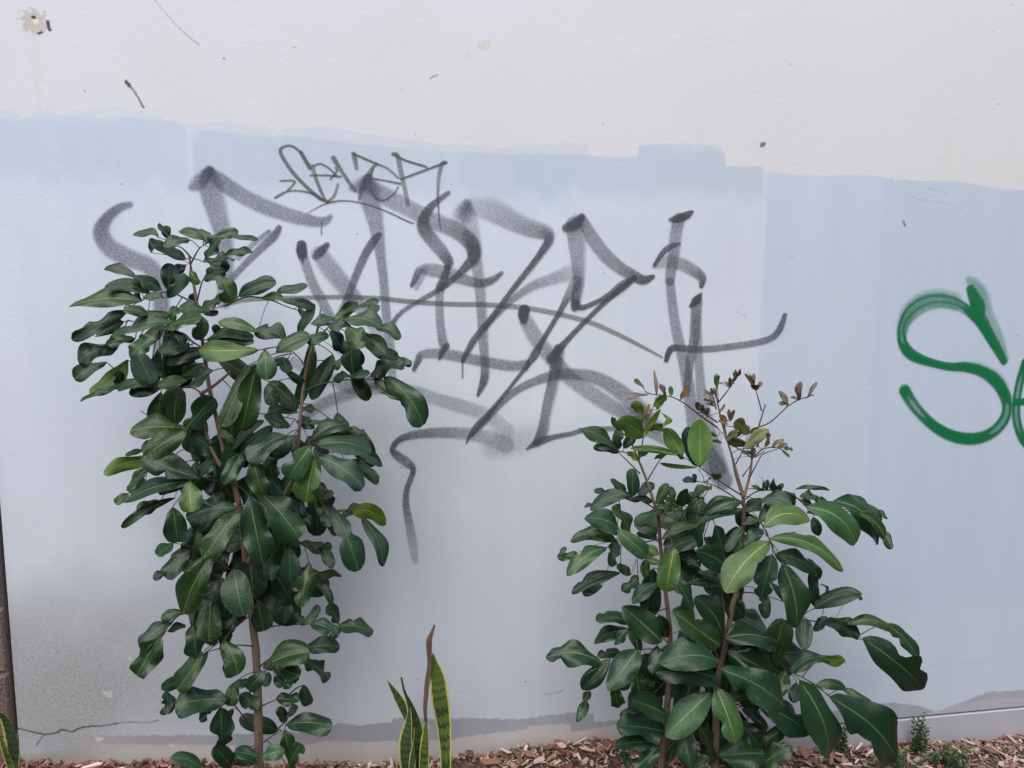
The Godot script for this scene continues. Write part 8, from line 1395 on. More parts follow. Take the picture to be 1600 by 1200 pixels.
	leaf(p, Vector3(-0.2197, 0.8664, 0.0407), Vector3(-0.2791, 0.8795, 0.0344), Vector3(0.0376, 0.5679, 0.8222), 0.0316, 0, 0.0065, "m", 0.512, 0)
	leaf(p, Vector3(-0.2031, 0.8365, -0.0038), Vector3(-0.2666, 0.8505, -0.0022), Vector3(0.1144, 0.4152, 0.9025), 0.0234, 0, 0.0052, "d", 0.2594, 0)
	leaf(p, Vector3(-0.2045, 0.8431, 0.0373), Vector3(-0.0964, 0.8776, 0.0345), Vector3(-0.2049, 0.6964, 0.6878), 0.0318, 0.0109, 0.0043, "m", 0.3968, 0)
	leaf(p, Vector3(-0.1836, 0.8103, -0.0087), Vector3(-0.1175, 0.8372, -0.0118), Vector3(-0.2203, 0.6256, 0.7484), 0.0269, 0, 0.0084, "m", 0.5729, 0)
	leaf(p, Vector3(-0.1853, 0.789, 0.009), Vector3(-0.0788, 0.8358, 0.0236), Vector3(-0.4003, 0.7451, 0.5334), 0.0605, 0.0055, 0.0087, "m", 0.5791, 0)
	leaf(p, Vector3(-0.0981, 0.8109, 0.0495), Vector3(-0.1111, 0.8856, 0.0853), Vector3(-0.8487, -0.3408, 0.4045), 0.0298, 0, 0.0037, "m", 0.2545, 0)
	leaf(p, Vector3(-0.0232, 0.7617, 0.0866), Vector3(-0.1282, 0.827, 0.1013), Vector3(0.315, 0.3043, 0.899), 0.0642, -0.0072, 0.0089, "m", 0.4162, 0)
	leaf(p, Vector3(-0.2054, 0.8531, 0.1353), Vector3(-0.2307, 0.7342, 0.1476), Vector3(-0.3744, 0.1736, 0.9109), 0.063, 0, 0.0129, "l", 0.2609, 0)
	leaf(p, Vector3(-0.3025, 0.8331, 0.0875), Vector3(-0.2329, 0.82, 0.0949), Vector3(0.0051, 0.5125, 0.8587), 0.0354, 0.0071, 0.0055, "l", 0.4439, 0)
	leaf(p, Vector3(-0.2528, 0.7908, 0.043), Vector3(-0.2621, 0.7412, 0.0614), Vector3(-0.1166, 0.3636, 0.9242), 0.0291, 0, 0.0028, "d", 0.4956, 0)
	leaf(p, Vector3(-0.2516, 0.7923, 0.0406), Vector3(-0.2175, 0.7831, 0.066), Vector3(-0.5112, 0.3136, 0.8002), 0.0225, 0, -0.0021, "o", 0.4629, 0)
	leaf(p, Vector3(-0.2323, 0.7324, 0.0802), Vector3(-0.3077, 0.6841, 0.0981), Vector3(-0.3867, 0.7834, 0.4866), 0.0472, -0.0072, 0.0028, "m", 0.5913, 0)
	leaf(p, Vector3(-0.1778, 0.7409, 0.0737), Vector3(-0.1297, 0.6481, 0.0882), Vector3(0.2372, 0.2683, 0.9337), 0.0545, 0, 0.0068, "m", 0.6501, 1)
	leaf(p, Vector3(-0.2306, 0.6349, 0.0483), Vector3(-0.2357, 0.697, 0.0588), Vector3(0.0501, -0.1628, 0.9854), 0.0342, 0, 0.0074, "d", 0.6558, 0)
	leaf(p, Vector3(-0.0321, 0.7154, 0.0338), Vector3(-0.0904, 0.7381, 0.0298), Vector3(0.216, 0.6779, 0.7027), 0.034, 0, 0.0053, "d", 0.6175, 0)
	leaf(p, Vector3(-0.0124, 0.686, 0.0354), Vector3(-0.1271, 0.7094, 0.0346), Vector3(0.1106, 0.5694, 0.8146), 0.0225, -0.0056, 0.0048, "m", 0.5627, 0)
	leaf(p, Vector3(-0.1245, 0.7688, 0.0037), Vector3(-0.0806, 0.7538, 0.027), Vector3(-0.2017, 0.6035, 0.7715), 0.0268, 0, 0.0033, "m", 0.392, 0)
	leaf(p, Vector3(-0.2941, 0.6023, 0.0336), Vector3(-0.4001, 0.6235, 0.0607), Vector3(0.2763, 0.8756, 0.3961), 0.0575, -0.011, 0.0076, "m", 0.405, 1)
	leaf(p, Vector3(-0.2185, 0.5652, 0.0928), Vector3(-0.3275, 0.668, 0.0737), Vector3(0.1786, 0.3593, 0.916), 0.0779, 0, 0.006, "m", 0.6544, 0)
	leaf(p, Vector3(-0.2057, 0.6168, 0.0314), Vector3(-0.1848, 0.5482, 0.0358), Vector3(-0.0861, 0.0373, 0.9956), 0.0389, 0, 0.0028, "d", 0.5961, 0)
	leaf(p, Vector3(-0.2713, 0.671, 0.0523), Vector3(-0.2496, 0.6241, 0.0517), Vector3(0.3148, 0.1322, 0.9399), 0.028, 0, 0.0019, "d", 0.4636, 0)
	leaf(p, Vector3(-0.2929, 0.5779, 0.0317), Vector3(-0.4001, 0.5492, 0.0428), Vector3(-0.1805, 0.8591, 0.479), 0.0509, -0.0092, 0.0066, "m", 0.6263, 0)
	leaf(p, Vector3(-0.3113, 0.6074, 0.0816), Vector3(-0.3506, 0.5594, 0.0814), Vector3(-0.6294, 0.5139, 0.5829), 0.032, 0, 0.0044, "m", 0.3719, 0)
	leaf(p, Vector3(-0.2731, 0.5413, 0.0822), Vector3(-0.3114, 0.6069, 0.0904), Vector3(0.4207, 0.1342, 0.8972), 0.0394, 0, 0.0044, "m", 0.316, 0)
	leaf(p, Vector3(-0.3119, 0.5001, 0.0008), Vector3(-0.3799, 0.4929, 0.0057), Vector3(-0.0436, 0.8094, 0.5856), 0.0354, 0, 0.006, "m", 0.5682, 1)
	leaf(p, Vector3(-0.3788, 0.4931, 0.0456), Vector3(-0.5358, 0.5115, 0.0244), Vector3(0.0186, 0.8206, 0.5712), 0.0749, -0.0164, 0.0086, "m", 0.5719, 2)
	leaf(p, Vector3(-0.3539, 0.5014, 0.0478), Vector3(-0.4352, 0.4163, 0.0435), Vector3(-0.4828, 0.422, 0.7673), 0.0489, 0, 0.0054, "m", 0.3796, 0)
	leaf(p, Vector3(-0.4041, 0.3897, 0.0068), Vector3(-0.4261, 0.3762, 0.0446), Vector3(-0.0072, 0.9424, 0.3345), 0.0236, 0, 0.0026, "m", 0.3652, 0)
	leaf(p, Vector3(-0.412, 0.36, 0.0033), Vector3(-0.4497, 0.3211, 0.0487), Vector3(-0.1678, 0.813, 0.5575), 0.0298, 0.0056, 0.0089, "m", 0.6187, 0)
	leaf(p, Vector3(-0.299, 0.5634, 0.1246), Vector3(-0.3966, 0.482, 0.1796), Vector3(-0.1841, 0.6919, 0.6981), 0.0715, 0, 0.0116, "m", 0.4493, 0)
	leaf(p, Vector3(-0.3268, 0.3978, 0.0025), Vector3(-0.3139, 0.3236, -0.0014), Vector3(-0.1497, -0.0777, 0.9857), 0.0409, 0, 0.009, "d", 0.305, 0)
	leaf(p, Vector3(-0.3027, 0.4621, 0.0484), Vector3(-0.3164, 0.4016, 0.0428), Vector3(-0.429, 0.0139, 0.9032), 0.0338, 0, 0.0046, "d", 0.3341, 0)
	leaf(p, Vector3(-0.2818, 0.4723, 0.0382), Vector3(-0.2679, 0.3798, 0.0646), Vector3(0.1796, 0.2942, 0.9387), 0.0526, 0, 0.0069, "d", 0.4008, 0)
	leaf(p, Vector3(-0.2279, 0.5512, 0.0848), Vector3(-0.2555, 0.4921, 0.1263), Vector3(-0.2921, 0.637, 0.7134), 0.0399, 0, 0.0042, "m", 0.2554, 0)
	leaf(p, Vector3(-0.0406, 0.5353, 0.081), Vector3(-0.1873, 0.6511, 0.0869), Vector3(0.4341, 0.5118, 0.7413), 0.0965, 0.011, 0.0159, "m", 0.4206, 1)
	leaf(p, Vector3(-0.0143, 0.5428, 0.0394), Vector3(-0.1011, 0.6625, 0.0348), Vector3(0.0827, 0.0982, 0.9917), 0.069, -0.0149, 0.009, "d", 0.1795, 0)
	leaf(p, Vector3(-0.0877, 0.5505, 0.0087), Vector3(-0.072, 0.5841, 0.0049), Vector3(-0.6523, 0.3787, 0.6565), 0.0202, 0, 0.0045, "d", 0.4111, 0)
	leaf(p, Vector3(-0.09, 0.4848, 0.0042), Vector3(-0.1917, 0.4768, -0.0106), Vector3(-0.1467, 0.81, 0.5678), 0.045, 0, 0.0127, "d", 0.6652, 0)
	leaf(p, Vector3(-0.0672, 0.516, 0.1361), Vector3(-0.2462, 0.533, 0.1544), Vector3(0.1384, 0.6549, 0.743), 0.0866, -0.0143, 0.0212, "m", 0.444, 0)
	leaf(p, Vector3(-0.0574, 0.4511, 0.1196), Vector3(-0.2563, 0.5083, 0.152), Vector3(0.2917, 0.5874, 0.7549), 0.0784, -0.0072, 0.0253, "m", 0.5516, 0)
	leaf(p, Vector3(-0.2301, 0.412, 0.0018), Vector3(-0.2051, 0.3867, 0.0231), Vector3(-0.051, 0.6126, 0.7887), 0.0225, 0, 0.0023, "d", 0.6455, 1)
	leaf(p, Vector3(-0.1306, 0.407, 0.0061), Vector3(-0.1648, 0.3448, -0.0019), Vector3(-0.475, 0.1494, 0.8672), 0.0387, 0, 0.0051, "d", 0.4978, 0)
	leaf(p, Vector3(-0.1865, 0.3344, 0.0873), Vector3(-0.3111, 0.4145, 0.1183), Vector3(0.5638, 0.7229, 0.3994), 0.0781, 0, 0.0054, "m", 0.3666, 0)
	leaf(p, Vector3(-0.2605, 0.3365, 0.048), Vector3(-0.3226, 0.3251, 0.048), Vector3(-0.1487, 0.8112, 0.5655), 0.0342, 0, 0.0073, "d", 0.2697, 0)
	leaf(p, Vector3(-0.1918, 0.2844, 0.0824), Vector3(-0.3428, 0.3195, 0.0824), Vector3(0.2043, 0.8785, 0.4318), 0.08, 0, 0.0105, "m", 0.5278, 0)
	leaf(p, Vector3(-0.2351, 0.2677, 0.0946), Vector3(-0.3496, 0.2683, 0.0946), Vector3(0.0043, 0.8225, 0.5687), 0.0591, 0, 0.0116, "m", 0.2482, 0)
	leaf(p, Vector3(-0.3155, 0.2245, 0.0505), Vector3(-0.3138, 0.198, 0.0994), Vector3(-0.0112, 0.8794, 0.476), 0.0287, 0, 0.0062, "m", 0.4655, 1)
	leaf(p, Vector3(-0.2153, 0.2517, 0.0902), Vector3(-0.3036, 0.204, 0.1237), Vector3(-0.2808, 0.8424, 0.4599), 0.0546, 0, 0.0064, "m", 0.2576, 1)
	leaf(p, Vector3(-0.085, 0.4214, 0.1289), Vector3(-0.2202, 0.314, 0.143), Vector3(-0.4506, 0.6481, 0.6139), 0.0794, 0, 0.0061, "l", 0.4034, 0)
	leaf(p, Vector3(-0.062, 0.428, 0.114), Vector3(-0.0238, 0.2875, 0.1678), Vector3(-0.0658, 0.3412, 0.9377), 0.0801, 0, 0.014, "l", 0.471, 1)
	leaf(p, Vector3(-0.06, 0.4913, 0.1337), Vector3(0.1309, 0.3717, 0.1447), Vector3(0.2641, 0.4972, 0.8265), 0.1034, 0.0072, 0.0179, "m", 0.4124, 1)
	leaf(p, Vector3(-0.0098, 0.5115, 0.0725), Vector3(0.1229, 0.4324, 0.083), Vector3(0.1935, 0.4411, 0.8763), 0.0839, 0, 0.0145, "d", 0.5243, 0)
	leaf(p, Vector3(-0.0283, 0.5635, 0.0945), Vector3(0.1403, 0.5311, 0.0782), Vector3(0.2079, 0.7922, 0.5738), 0.089, 0.0127, 0.0063, "m", 0.6078, 0)
	leaf(p, Vector3(0.1412, 0.4556, 0.0471), Vector3(0.1624, 0.5946, 0.0698), Vector3(-0.6434, -0.0266, 0.765), 0.0735, 0, 0.0094, "m", 0.1929, 0)
	leaf(p, Vector3(0.02, 0.5272, 0.0045), Vector3(0.0591, 0.5541, 0.0032), Vector3(-0.3972, 0.6098, 0.6859), 0.0257, 0, 0.0039, "d", 0.3783, 0)
	leaf(p, Vector3(0.1699, 0.4401, 0.0786), Vector3(0.1072, 0.3906, 0.1275), Vector3(-0.2261, 0.8142, 0.5347), 0.0484, 0, 0.0062, "m", 0.3741, 0)
	leaf(p, Vector3(0.2209, 0.3856, 0.0514), Vector3(0.1859, 0.3506, 0.0974), Vector3(-0.1166, 0.8312, 0.5436), 0.0349, 0, 0.0029, "m", 0.3253, 0)
	leaf(p, Vector3(0.1056, 0.458, 0.0386), Vector3(0.1963, 0.3968, 0.0307), Vector3(0.2585, 0.2636, 0.9294), 0.0594, 0, 0.0092, "d", 0.4785, 0)
	leaf(p, Vector3(0.0941, 0.3357, 0.0741), Vector3(0.2477, 0.2457, 0.0889), Vector3(0.2778, 0.598, 0.7518), 0.0894, 0.0056, 0.0109, "m", 0.6522, 1)
	leaf(p, Vector3(0.0414, 0.281, 0.0396), Vector3(0.1048, 0.2025, 0.0684), Vector3(0.0584, 0.3844, 0.9213), 0.0569, 0, 0.0041, "d", 0.2553, 0)
	leaf(p, Vector3(0.0774, 0.2855, -0.0026), Vector3(0.1491, 0.2318, 0.0239), Vector3(0.3277, 0.7326, 0.5965), 0.0506, 0, 0.0048, "d", 0.5428, 0)
	leaf(p, Vector3(0.1218, 0.201, 0.0517), Vector3(0.1907, 0.2518, 0.0517), Vector3(-0.4974, 0.6745, 0.5455), 0.0442, 0, 0.0067, "m", 0.4263, 0)
	leaf(p, Vector3(0.1207, 0.1862, 0.0766), Vector3(-0.0396, 0.2096, 0.099), Vector3(0.1921, 0.8525, 0.4862), 0.0844, 0, 0.0071, "m", 0.5926, 0)
	leaf(p, Vector3(0.0959, 0.1578, 0.0887), Vector3(0.1726, 0.2335, 0.1181), Vector3(-0.7125, 0.555, 0.4293), 0.0577, 0, 0.0064, "m", 0.4948, 1)
	leaf(p, Vector3(-0.1435, 0.3016, 0.0813), Vector3(-0.1417, 0.2074, 0.1406), Vector3(-0.3781, 0.4882, 0.7866), 0.0575, 0, 0.008, "m", 0.5298, 0)
	leaf(p, Vector3(-0.0699, 0.2619, 0.0325), Vector3(-0.0365, 0.1503, 0.0486), Vector3(0.3387, 0.233, 0.9116), 0.0637, 0, 0.0116, "d", 0.3166, 1)
	leaf(p, Vector3(-0.0595, 0.1942, 0.0815), Vector3(-0.129, 0.1631, 0.0824), Vector3(-0.371, 0.8403, 0.3953), 0.0393, 0, 0.003, "m", 0.6661, 0)
	leaf(p, Vector3(0.006, 0.342, 0.0419), Vector3(0.0853, 0.3532, 0.035), Vector3(-0.0949, 0.9163, 0.3891), 0.0436, 0, 0.0051, "d", 0.3649, 0)
	leaf(p, Vector3(-0.0648, 0.2989, -0.0055), Vector3(-0.0405, 0.2213, -0.0055), Vector3(-0.0172, -0.0054, 0.9998), 0.0441, 0, 0.0037, "d", 0.4604, 0)
	leaf(p, Vector3(0.2209, 0.5993, 0.0835), Vector3(0.1897, 0.5314, 0.136), Vector3(-0.4724, 0.6649, 0.5786), 0.0471, 0, 0.0067, "m", 0.4017, 0)
	leaf(p, Vector3(0.271, 0.5409, 0.0446), Vector3(0.3079, 0.5853, 0.0536), Vector3(-0.6914, 0.4624, 0.5551), 0.0302, 0, 0.0036, "m", 0.5953, 0)
	leaf(p, Vector3(0.3108, 0.5562, 0.0348), Vector3(0.4272, 0.5162, 0.0369), Vector3(0.229, 0.7009, 0.6756), 0.0635, 0.0057, 0.005, "m", 0.2781, 0)
	leaf(p, Vector3(0.3738, 0.5553, 0.0487), Vector3(0.5049, 0.5468, 0.0797), Vector3(-0.1303, 0.6674, 0.7332), 0.0384, 0.0153, 0.0133, "m", 0.1712, 0)
	leaf(p, Vector3(0.4985, 0.5501, 0.0494), Vector3(0.584, 0.4517, 0.0952), Vector3(-0.0227, 0.4058, 0.9137), 0.0474, 0.0096, 0.0074, "m", 0.5966, 1)
	leaf(p, Vector3(0.4073, 0.5241, 0.0803), Vector3(0.6086, 0.3545, 0.0904), Vector3(0.0804, 0.1538, 0.9848), 0.109, 0.0038, 0.0274, "m", 0.3901, 2)
	leaf(p, Vector3(0.2083, 0.4091, 0.0358), Vector3(0.3105, 0.4544, 0.0376), Vector3(-0.372, 0.8219, 0.4315), 0.0577, 0.0077, 0.0095, "m", 0.4383, 0)
	leaf(p, Vector3(0.3118, 0.4326, 0.0101), Vector3(0.3879, 0.4306, 0.0315), Vector3(-0.27, -0.2179, 0.9379), 0.0408, 0, -0.0028, "y", 0.4466, 0)
	leaf(p, Vector3(0.2827, 0.3661, 0.0465), Vector3(0.3821, 0.3517, 0.0516), Vector3(0.0567, 0.6551, 0.7534), 0.0335, 0.0096, 0.0124, "m", 0.5946, 0)
	leaf(p, Vector3(0.3789, 0.3477, 0.0377), Vector3(0.4516, 0.2854, 0.0888), Vector3(-0.0883, 0.5676, 0.8186), 0.0379, 0.0078, 0.0135, "m", 0.2743, 0)
	leaf(p, Vector3(0.5069, 0.2504, -0.009), Vector3(0.5529, 0.1736, -0.0068), Vector3(0.3703, 0.2473, 0.8954), 0.0463, 0, 0.007, "m", 0.2273, 0)
	leaf(p, Vector3(0.1907, 0.43, 0.1171), Vector3(0.2877, 0.19, 0.1237), Vector3(0.1173, 0.0747, 0.9903), 0.1087, 0.0092, 0.0292, "m", 0.2386, 0)
	leaf(p, Vector3(0.2879, 0.3696, 0.1167), Vector3(0.4977, 0.1667, 0.1393), Vector3(0.3383, 0.4422, 0.8307), 0.1408, 0.0074, 0.0324, "m", 0.4142, 2)
	leaf(p, Vector3(0.0674, 0.3713, -0.035), Vector3(0.1237, 0.2714, -0.0039), Vector3(0.0467, 0.3202, 0.9462), 0.0644, 0, 0.0077, "d", 0.1981, 0)
	leaf(p, Vector3(-0.0683, 0.3366, -0.044), Vector3(-0.1264, 0.2536, -0.0029), Vector3(-0.3564, 0.6031, 0.7137), 0.0592, 0, 0.0127, "d", 0.6544, 0)
	leaf(p, Vector3(-0.1733, 0.3508, -0.034), Vector3(-0.2489, 0.2679, 0.0022), Vector3(-0.2847, 0.5893, 0.7561), 0.0639, 0, 0.0043, "d", 0.5083, 0)
	leaf(p, Vector3(0.011, 0.2682, -0.0419), Vector3(0.1053, 0.1686, -0.0419), Vector3(0.2871, 0.2717, 0.9185), 0.0743, 0, 0.0104, "d", 0.2101, 0)
	leaf(p, Vector3(-0.1206, 0.5071, -0.0352), Vector3(-0.0628, 0.4274, -0.0103), Vector3(0.2711, 0.4607, 0.8452), 0.055, 0, 0.0075, "d", 0.1975, 0)
	leaf(p, Vector3(-0.2382, 0.4538, -0.0405), Vector3(-0.151, 0.3403, -0.034), Vector3(0.0737, 0.1136, 0.9908), 0.0776, 0, 0.0052, "d", 0.23, 1)
	leaf(p, Vector3(0.0289, 0.5345, -0.0853), Vector3(-0.0984, 0.4693, -0.1007), Vector3(-0.4491, 0.7695, 0.4541), 0.072, 0, 0.0168, "d", 0.4467, 1)
	leaf(p, Vector3(0.1276, 0.17, -0.0484), Vector3(0.0471, 0.0941, -0.0173), Vector3(-0.4006, 0.6772, 0.6173), 0.0623, 0, 0.0107, "d", 0.194, 1)
	leaf(p, Vector3(-0.1045, 0.1942, -0.0447), Vector3(-0.1806, 0.1199, -0.0133), Vector3(-0.4598, 0.7006, 0.5457), 0.0601, 0, 0.0062, "d", 0.1933, 0)
	leaf(p, Vector3(-0.1634, 0.7429, -0.0451), Vector3(-0.0869, 0.7059, -0.0174), Vector3(-0.1545, 0.3668, 0.9174), 0.0484, 0, 0.0028, "d", 0.1843, 0)
	leaf(p, Vector3(0.0479, 0.8935, -0.0328), Vector3(0.121, 0.8234, -0.0417), Vector3(0.0137, -0.1113, 0.9937), 0.0551, 0, 0.0056, "d", 0.4773, 0)
	leaf(p, Vector3(0.1068, 0.2175, -0.0361), Vector3(0.1846, 0.0982, -0.0353), Vector3(0.2359, 0.1602, 0.9585), 0.0772, 0, 0.0151, "d", 0.2991, 0)
	leaf(p, Vector3(0.0028, 0.5264, -0.0808), Vector3(-0.0972, 0.4031, -0.0464), Vector3(-0.3035, 0.4766, 0.8251), 0.084, 0, 0.0143, "d", 0.2986, 0)
	leaf(p, Vector3(-0.1438, 0.3328, -0.0881), Vector3(-0.2468, 0.2633, -0.1029), Vector3(-0.3983, 0.4164, 0.8173), 0.0678, 0, 0.0068, "d", 0.22, 0)
	leaf(p, Vector3(0.1074, 0.4346, -0.0511), Vector3(0.2621, 0.3761, -0.0357), Vector3(0.1014, 0.4958, 0.8625), 0.0901, 0, 0.0205, "d", 0.5843, 0)
	leaf(p, Vector3(0.0892, 0.2482, -0.0732), Vector3(0.103, 0.0914, -0.0514), Vector3(-0.1069, 0.1275, 0.9861), 0.0834, 0, 0.014, "d", 0.3319, 0)
	leaf(p, Vector3(0.0108, 0.5392, -0.0404), Vector3(0.0096, 0.4057, -0.0379), Vector3(-0.1835, 0.0204, 0.9828), 0.0724, 0, 0.0136, "d", 0.2825, 1)
	leaf(p, Vector3(0.0111, 0.302, -0.0876), Vector3(-0.0304, 0.1472, -0.0755), Vector3(-0.5969, 0.2202, 0.7715), 0.0871, 0, 0.0131, "d", 0.4729, 0)
	leaf(p, Vector3(0.0193, 0.5149, -0.0383), Vector3(0.062, 0.3945, -0.0202), Vector3(-0.1959, 0.0772, 0.9776), 0.07, 0, 0.0055, "d", 0.3898, 0)
	leaf(p, Vector3(-0.2181, 0.3276, -0.0314), Vector3(-0.2733, 0.2257, -0.0288), Vector3(-0.5973, 0.3416, 0.7257), 0.0628, 0, 0.0087, "d", 0.2591, 0)
	leaf(p, Vector3(0.0446, 0.2171, -0.052), Vector3(0.0011, 0.0793, -0.0516), Vector3(-0.6536, 0.2084, 0.7276), 0.0783, 0, 0.0071, "d", 0.2099, 0)
	leaf(p, Vector3(0.1579, 0.2939, -0.0503), Vector3(0.2768, 0.2199, -0.037), Vector3(0.3098, 0.6255, 0.7161), 0.0762, 0, 0.011, "d", 0.4762, 1)
	leaf(p, Vector3(0.052, 0.3633, -0.0855), Vector3(0.1546, 0.2555, -0.0652), Vector3(0.125, 0.2974, 0.9465), 0.0814, 0, 0.0133, "d", 0.6573, 0)
	leaf(p, Vector3(0.0453, 0.2004, -0.0418), Vector3(0.1027, 0.0553, -0.0126), Vector3(-0.1763, 0.1262, 0.9762), 0.086, 0, 0.0116, "d", 0.5373, 0)
	leaf(p, Vector3(-0.043, 0.2834, -0.0509), Vector3(-0.0483, 0.1885, -0.01), Vector3(-0.2652, 0.3937, 0.8801), 0.0561, 0, 0.0134, "d", 0.4806, 0)
	leaf(p, Vector3(-0.0268, 0.2615, -0.0519), Vector3(-0.1009, 0.1845, -0.0519), Vector3(-0.5591, 0.5383, 0.6305), 0.0579, 0, 0.0098, "d", 0.5614, 0)
	leaf(p, Vector3(-0.0111, 0.4588, -0.0368), Vector3(0.0556, 0.3412, -0.0178), Vector3(0.189, 0.2598, 0.947), 0.074, 0, 0.0132, "d", 0.45, 1)
	leaf(p, Vector3(-0.0624, 0.4097, -0.0387), Vector3(-0.1134, 0.28, -0.0122), Vector3(-0.3101, 0.3052, 0.9004), 0.0769, 0, 0.0111, "d", 0.2532, 0)
	leaf(p, Vector3(-0.032, 0.3275, -0.0454), Vector3(-0.0234, 0.1891, -0.0454), Vector3(-0.5344, -0.0335, 0.8446), 0.0752, 0, 0.014, "d", 0.255, 0)
	leaf(p, Vector3(0.0527, 0.5199, -0.0299), Vector3(0.0914, 0.3406, -0.0362), Vector3(-0.4746, -0.1329, 0.8701), 0.0944, 0, 0.0234, "d", 0.6242, 0)
	leaf(p, Vector3(0.1779, 0.424, -0.0805), Vector3(0.3302, 0.4025, -0.0871), Vector3(0.1127, 0.5419, 0.8329), 0.0834, 0, 0.0114, "d", 0.6049, 1)
	leaf(p, Vector3(0.0298, 0.3553, -0.0415), Vector3(0.0207, 0.2271, -0.0268), Vector3(-0.2815, 0.129, 0.9509), 0.0701, 0, 0.0116, "d", 0.3317, 0)
	leaf(p, Vector3(0.0353, 0.4368, -0.0397), Vector3(0.0098, 0.2776, -0.0362), Vector3(-0.3609, 0.0783, 0.9293), 0.0874, 0, 0.0056, "d", 0.494, 0)
	leaf(p, Vector3(-0.1301, 0.4409, -0.0466), Vector3(-0.2635, 0.3821, -0.0618), Vector3(-0.3425, 0.5872, 0.7334), 0.0754, 0, 0.0106, "d", 0.4707, 1)
	leaf(p, Vector3(-0.215, 0.3434, -0.0396), Vector3(-0.2308, 0.2359, -0.0249), Vector3(-0.2526, 0.1674, 0.953), 0.0594, 0, 0.0059, "d", 0.6584, 0)
	leaf(p, Vector3(0.0623, 0.5582, -0.0877), Vector3(0.2057, 0.4743, -0.0963), Vector3(0.4136, 0.6409, 0.6467), 0.0902, 0, 0.0164, "d", 0.298, 0)
	leaf(p, Vector3(-0.1906, 0.3458, -0.0488), Vector3(-0.2519, 0.2142, -0.0136), Vector3(-0.4627, 0.4241, 0.7785), 0.081, 0, 0.0131, "d", 0.4314, 0)
	leaf(p, Vector3(-0.0442, 0.678, -0.0416), Vector3(0.0765, 0.5753, -0.0087), Vector3(0.1673, 0.4736, 0.8647), 0.0877, 0, 0.0208, "d", 0.1778, 1)
	leaf(p, Vector3(-0.0901, 0.8024, -0.0345), Vector3(-0.1053, 0.6682, -0.0306), Vector3(-0.5284, 0.0845, 0.8448), 0.07, 0, 0.0107, "d", 0.5919, 1)
	leaf(p, Vector3(0.0798, 0.8274, -0.0917), Vector3(0.0965, 0.684, -0.1019), Vector3(-0.4779, -0.1176, 0.8705), 0.0785, 0, 0.0115, "d", 0.6543, 0)
	leaf(p, Vector3(-0.0135, 0.8527, -0.0341), Vector3(0.0137, 0.7412, -0.0137), Vector3(0.097, 0.2022, 0.9745), 0.0632, 0, 0.0063, "d", 0.3562, 0)
	leaf(p, Vector3(-0.1105, 0.9114, -0.0523), Vector3(-0.2433, 0.8386, -0.022), Vector3(-0.2432, 0.7161, 0.6542), 0.0812, 0, 0.0122, "d", 0.5726, 1)
	leaf(p, Vector3(-0.0453, 0.8146, -0.0394), Vector3(0.0953, 0.7135, -0.0546), Vector3(0.1694, 0.088, 0.9816), 0.0687, 0, 0.014, "d", 0.5138, 1)
	leaf(p, Vector3(-0.1015, 0.7588, -0.08), Vector3(-0.0465, 0.6643, -0.0622), Vector3(0.3949, 0.3871, 0.8332), 0.0601, 0, 0.007, "d", 0.6682, 0)
	leaf(p, Vector3(-0.2002, 0.7282, -0.0417), Vector3(-0.2222, 0.5747, -0.0432), Vector3(-0.3228, 0.0369, 0.9457), 0.0687, 0, 0.0062, "d", 0.1874, 1)
	leaf(p, Vector3(-0.0409, 0.6976, -0.0407), Vector3(0.0885, 0.5905, -0.0491), Vector3(0.2747, 0.2594, 0.9259), 0.0912, 0, 0.0126, "d", 0.2436, 0)
	leaf(p, Vector3(-0.057, 0.9335, -0.0308), Vector3(-0.1013, 0.8206, -0.0089), Vector3(-0.4394, 0.3346, 0.8337), 0.0668, 0, 0.0124, "d", 0.5891, 0)
	leaf(p, Vector3(-0.0565, 0.9287, -0.049), Vector3(-0.1255, 0.8143, -0.0196), Vector3(-0.4342, 0.4609, 0.774), 0.0741, 0, 0.011, "d", 0.2623, 0)
	leaf(p, Vector3(0.0082, 0.727, -0.0485), Vector3(-0.0081, 0.6098, -0.0082), Vector3(-0.2488, 0.346, 0.9047), 0.0677, 0, 0.0156, "d", 0.3963, 0)


func blade_image(pale: bool, seed_at: float) -> ImageTexture:
	var im := Image.create(48, 256, false, Image.FORMAT_RGB8)
	for y in 256:
		for x in 48:
			var s := absf((x + 0.5) / 24.0 - 1.0)
			var n := grain.get_noise_2d(x * 0.08 + seed_at, y * 0.05)
			var band := sin(y * 0.34 + 3.0 * grain.get_noise_2d(seed_at, y * 0.02) + 1.3 * n + 0.6 * sin(x * 0.4 + 2.0 * grain.get_noise_2d(y * 0.04, seed_at)) + 1.6 * s)
			var dark := Vector3(0.022, 0.050, 0.022)
			var light := Vector3(0.050, 0.085, 0.036) if not pale else Vector3(0.085, 0.13, 0.030)
			var c := light.lerp(dark, smoothstep(-0.1, 0.8, band + n * 0.5) * (1.0 if not pale else smoothstep(20.0, 170.0, float(y)) * 0.85 + 0.1))
			c = c.lerp(Vector3(0.44, 0.43, 0.13), smoothstep(0.76, 0.86, s + 0.06 * n))
			im.set_pixel(x, y, linear_bytes(c))
	return ImageTexture.create_from_image(im)


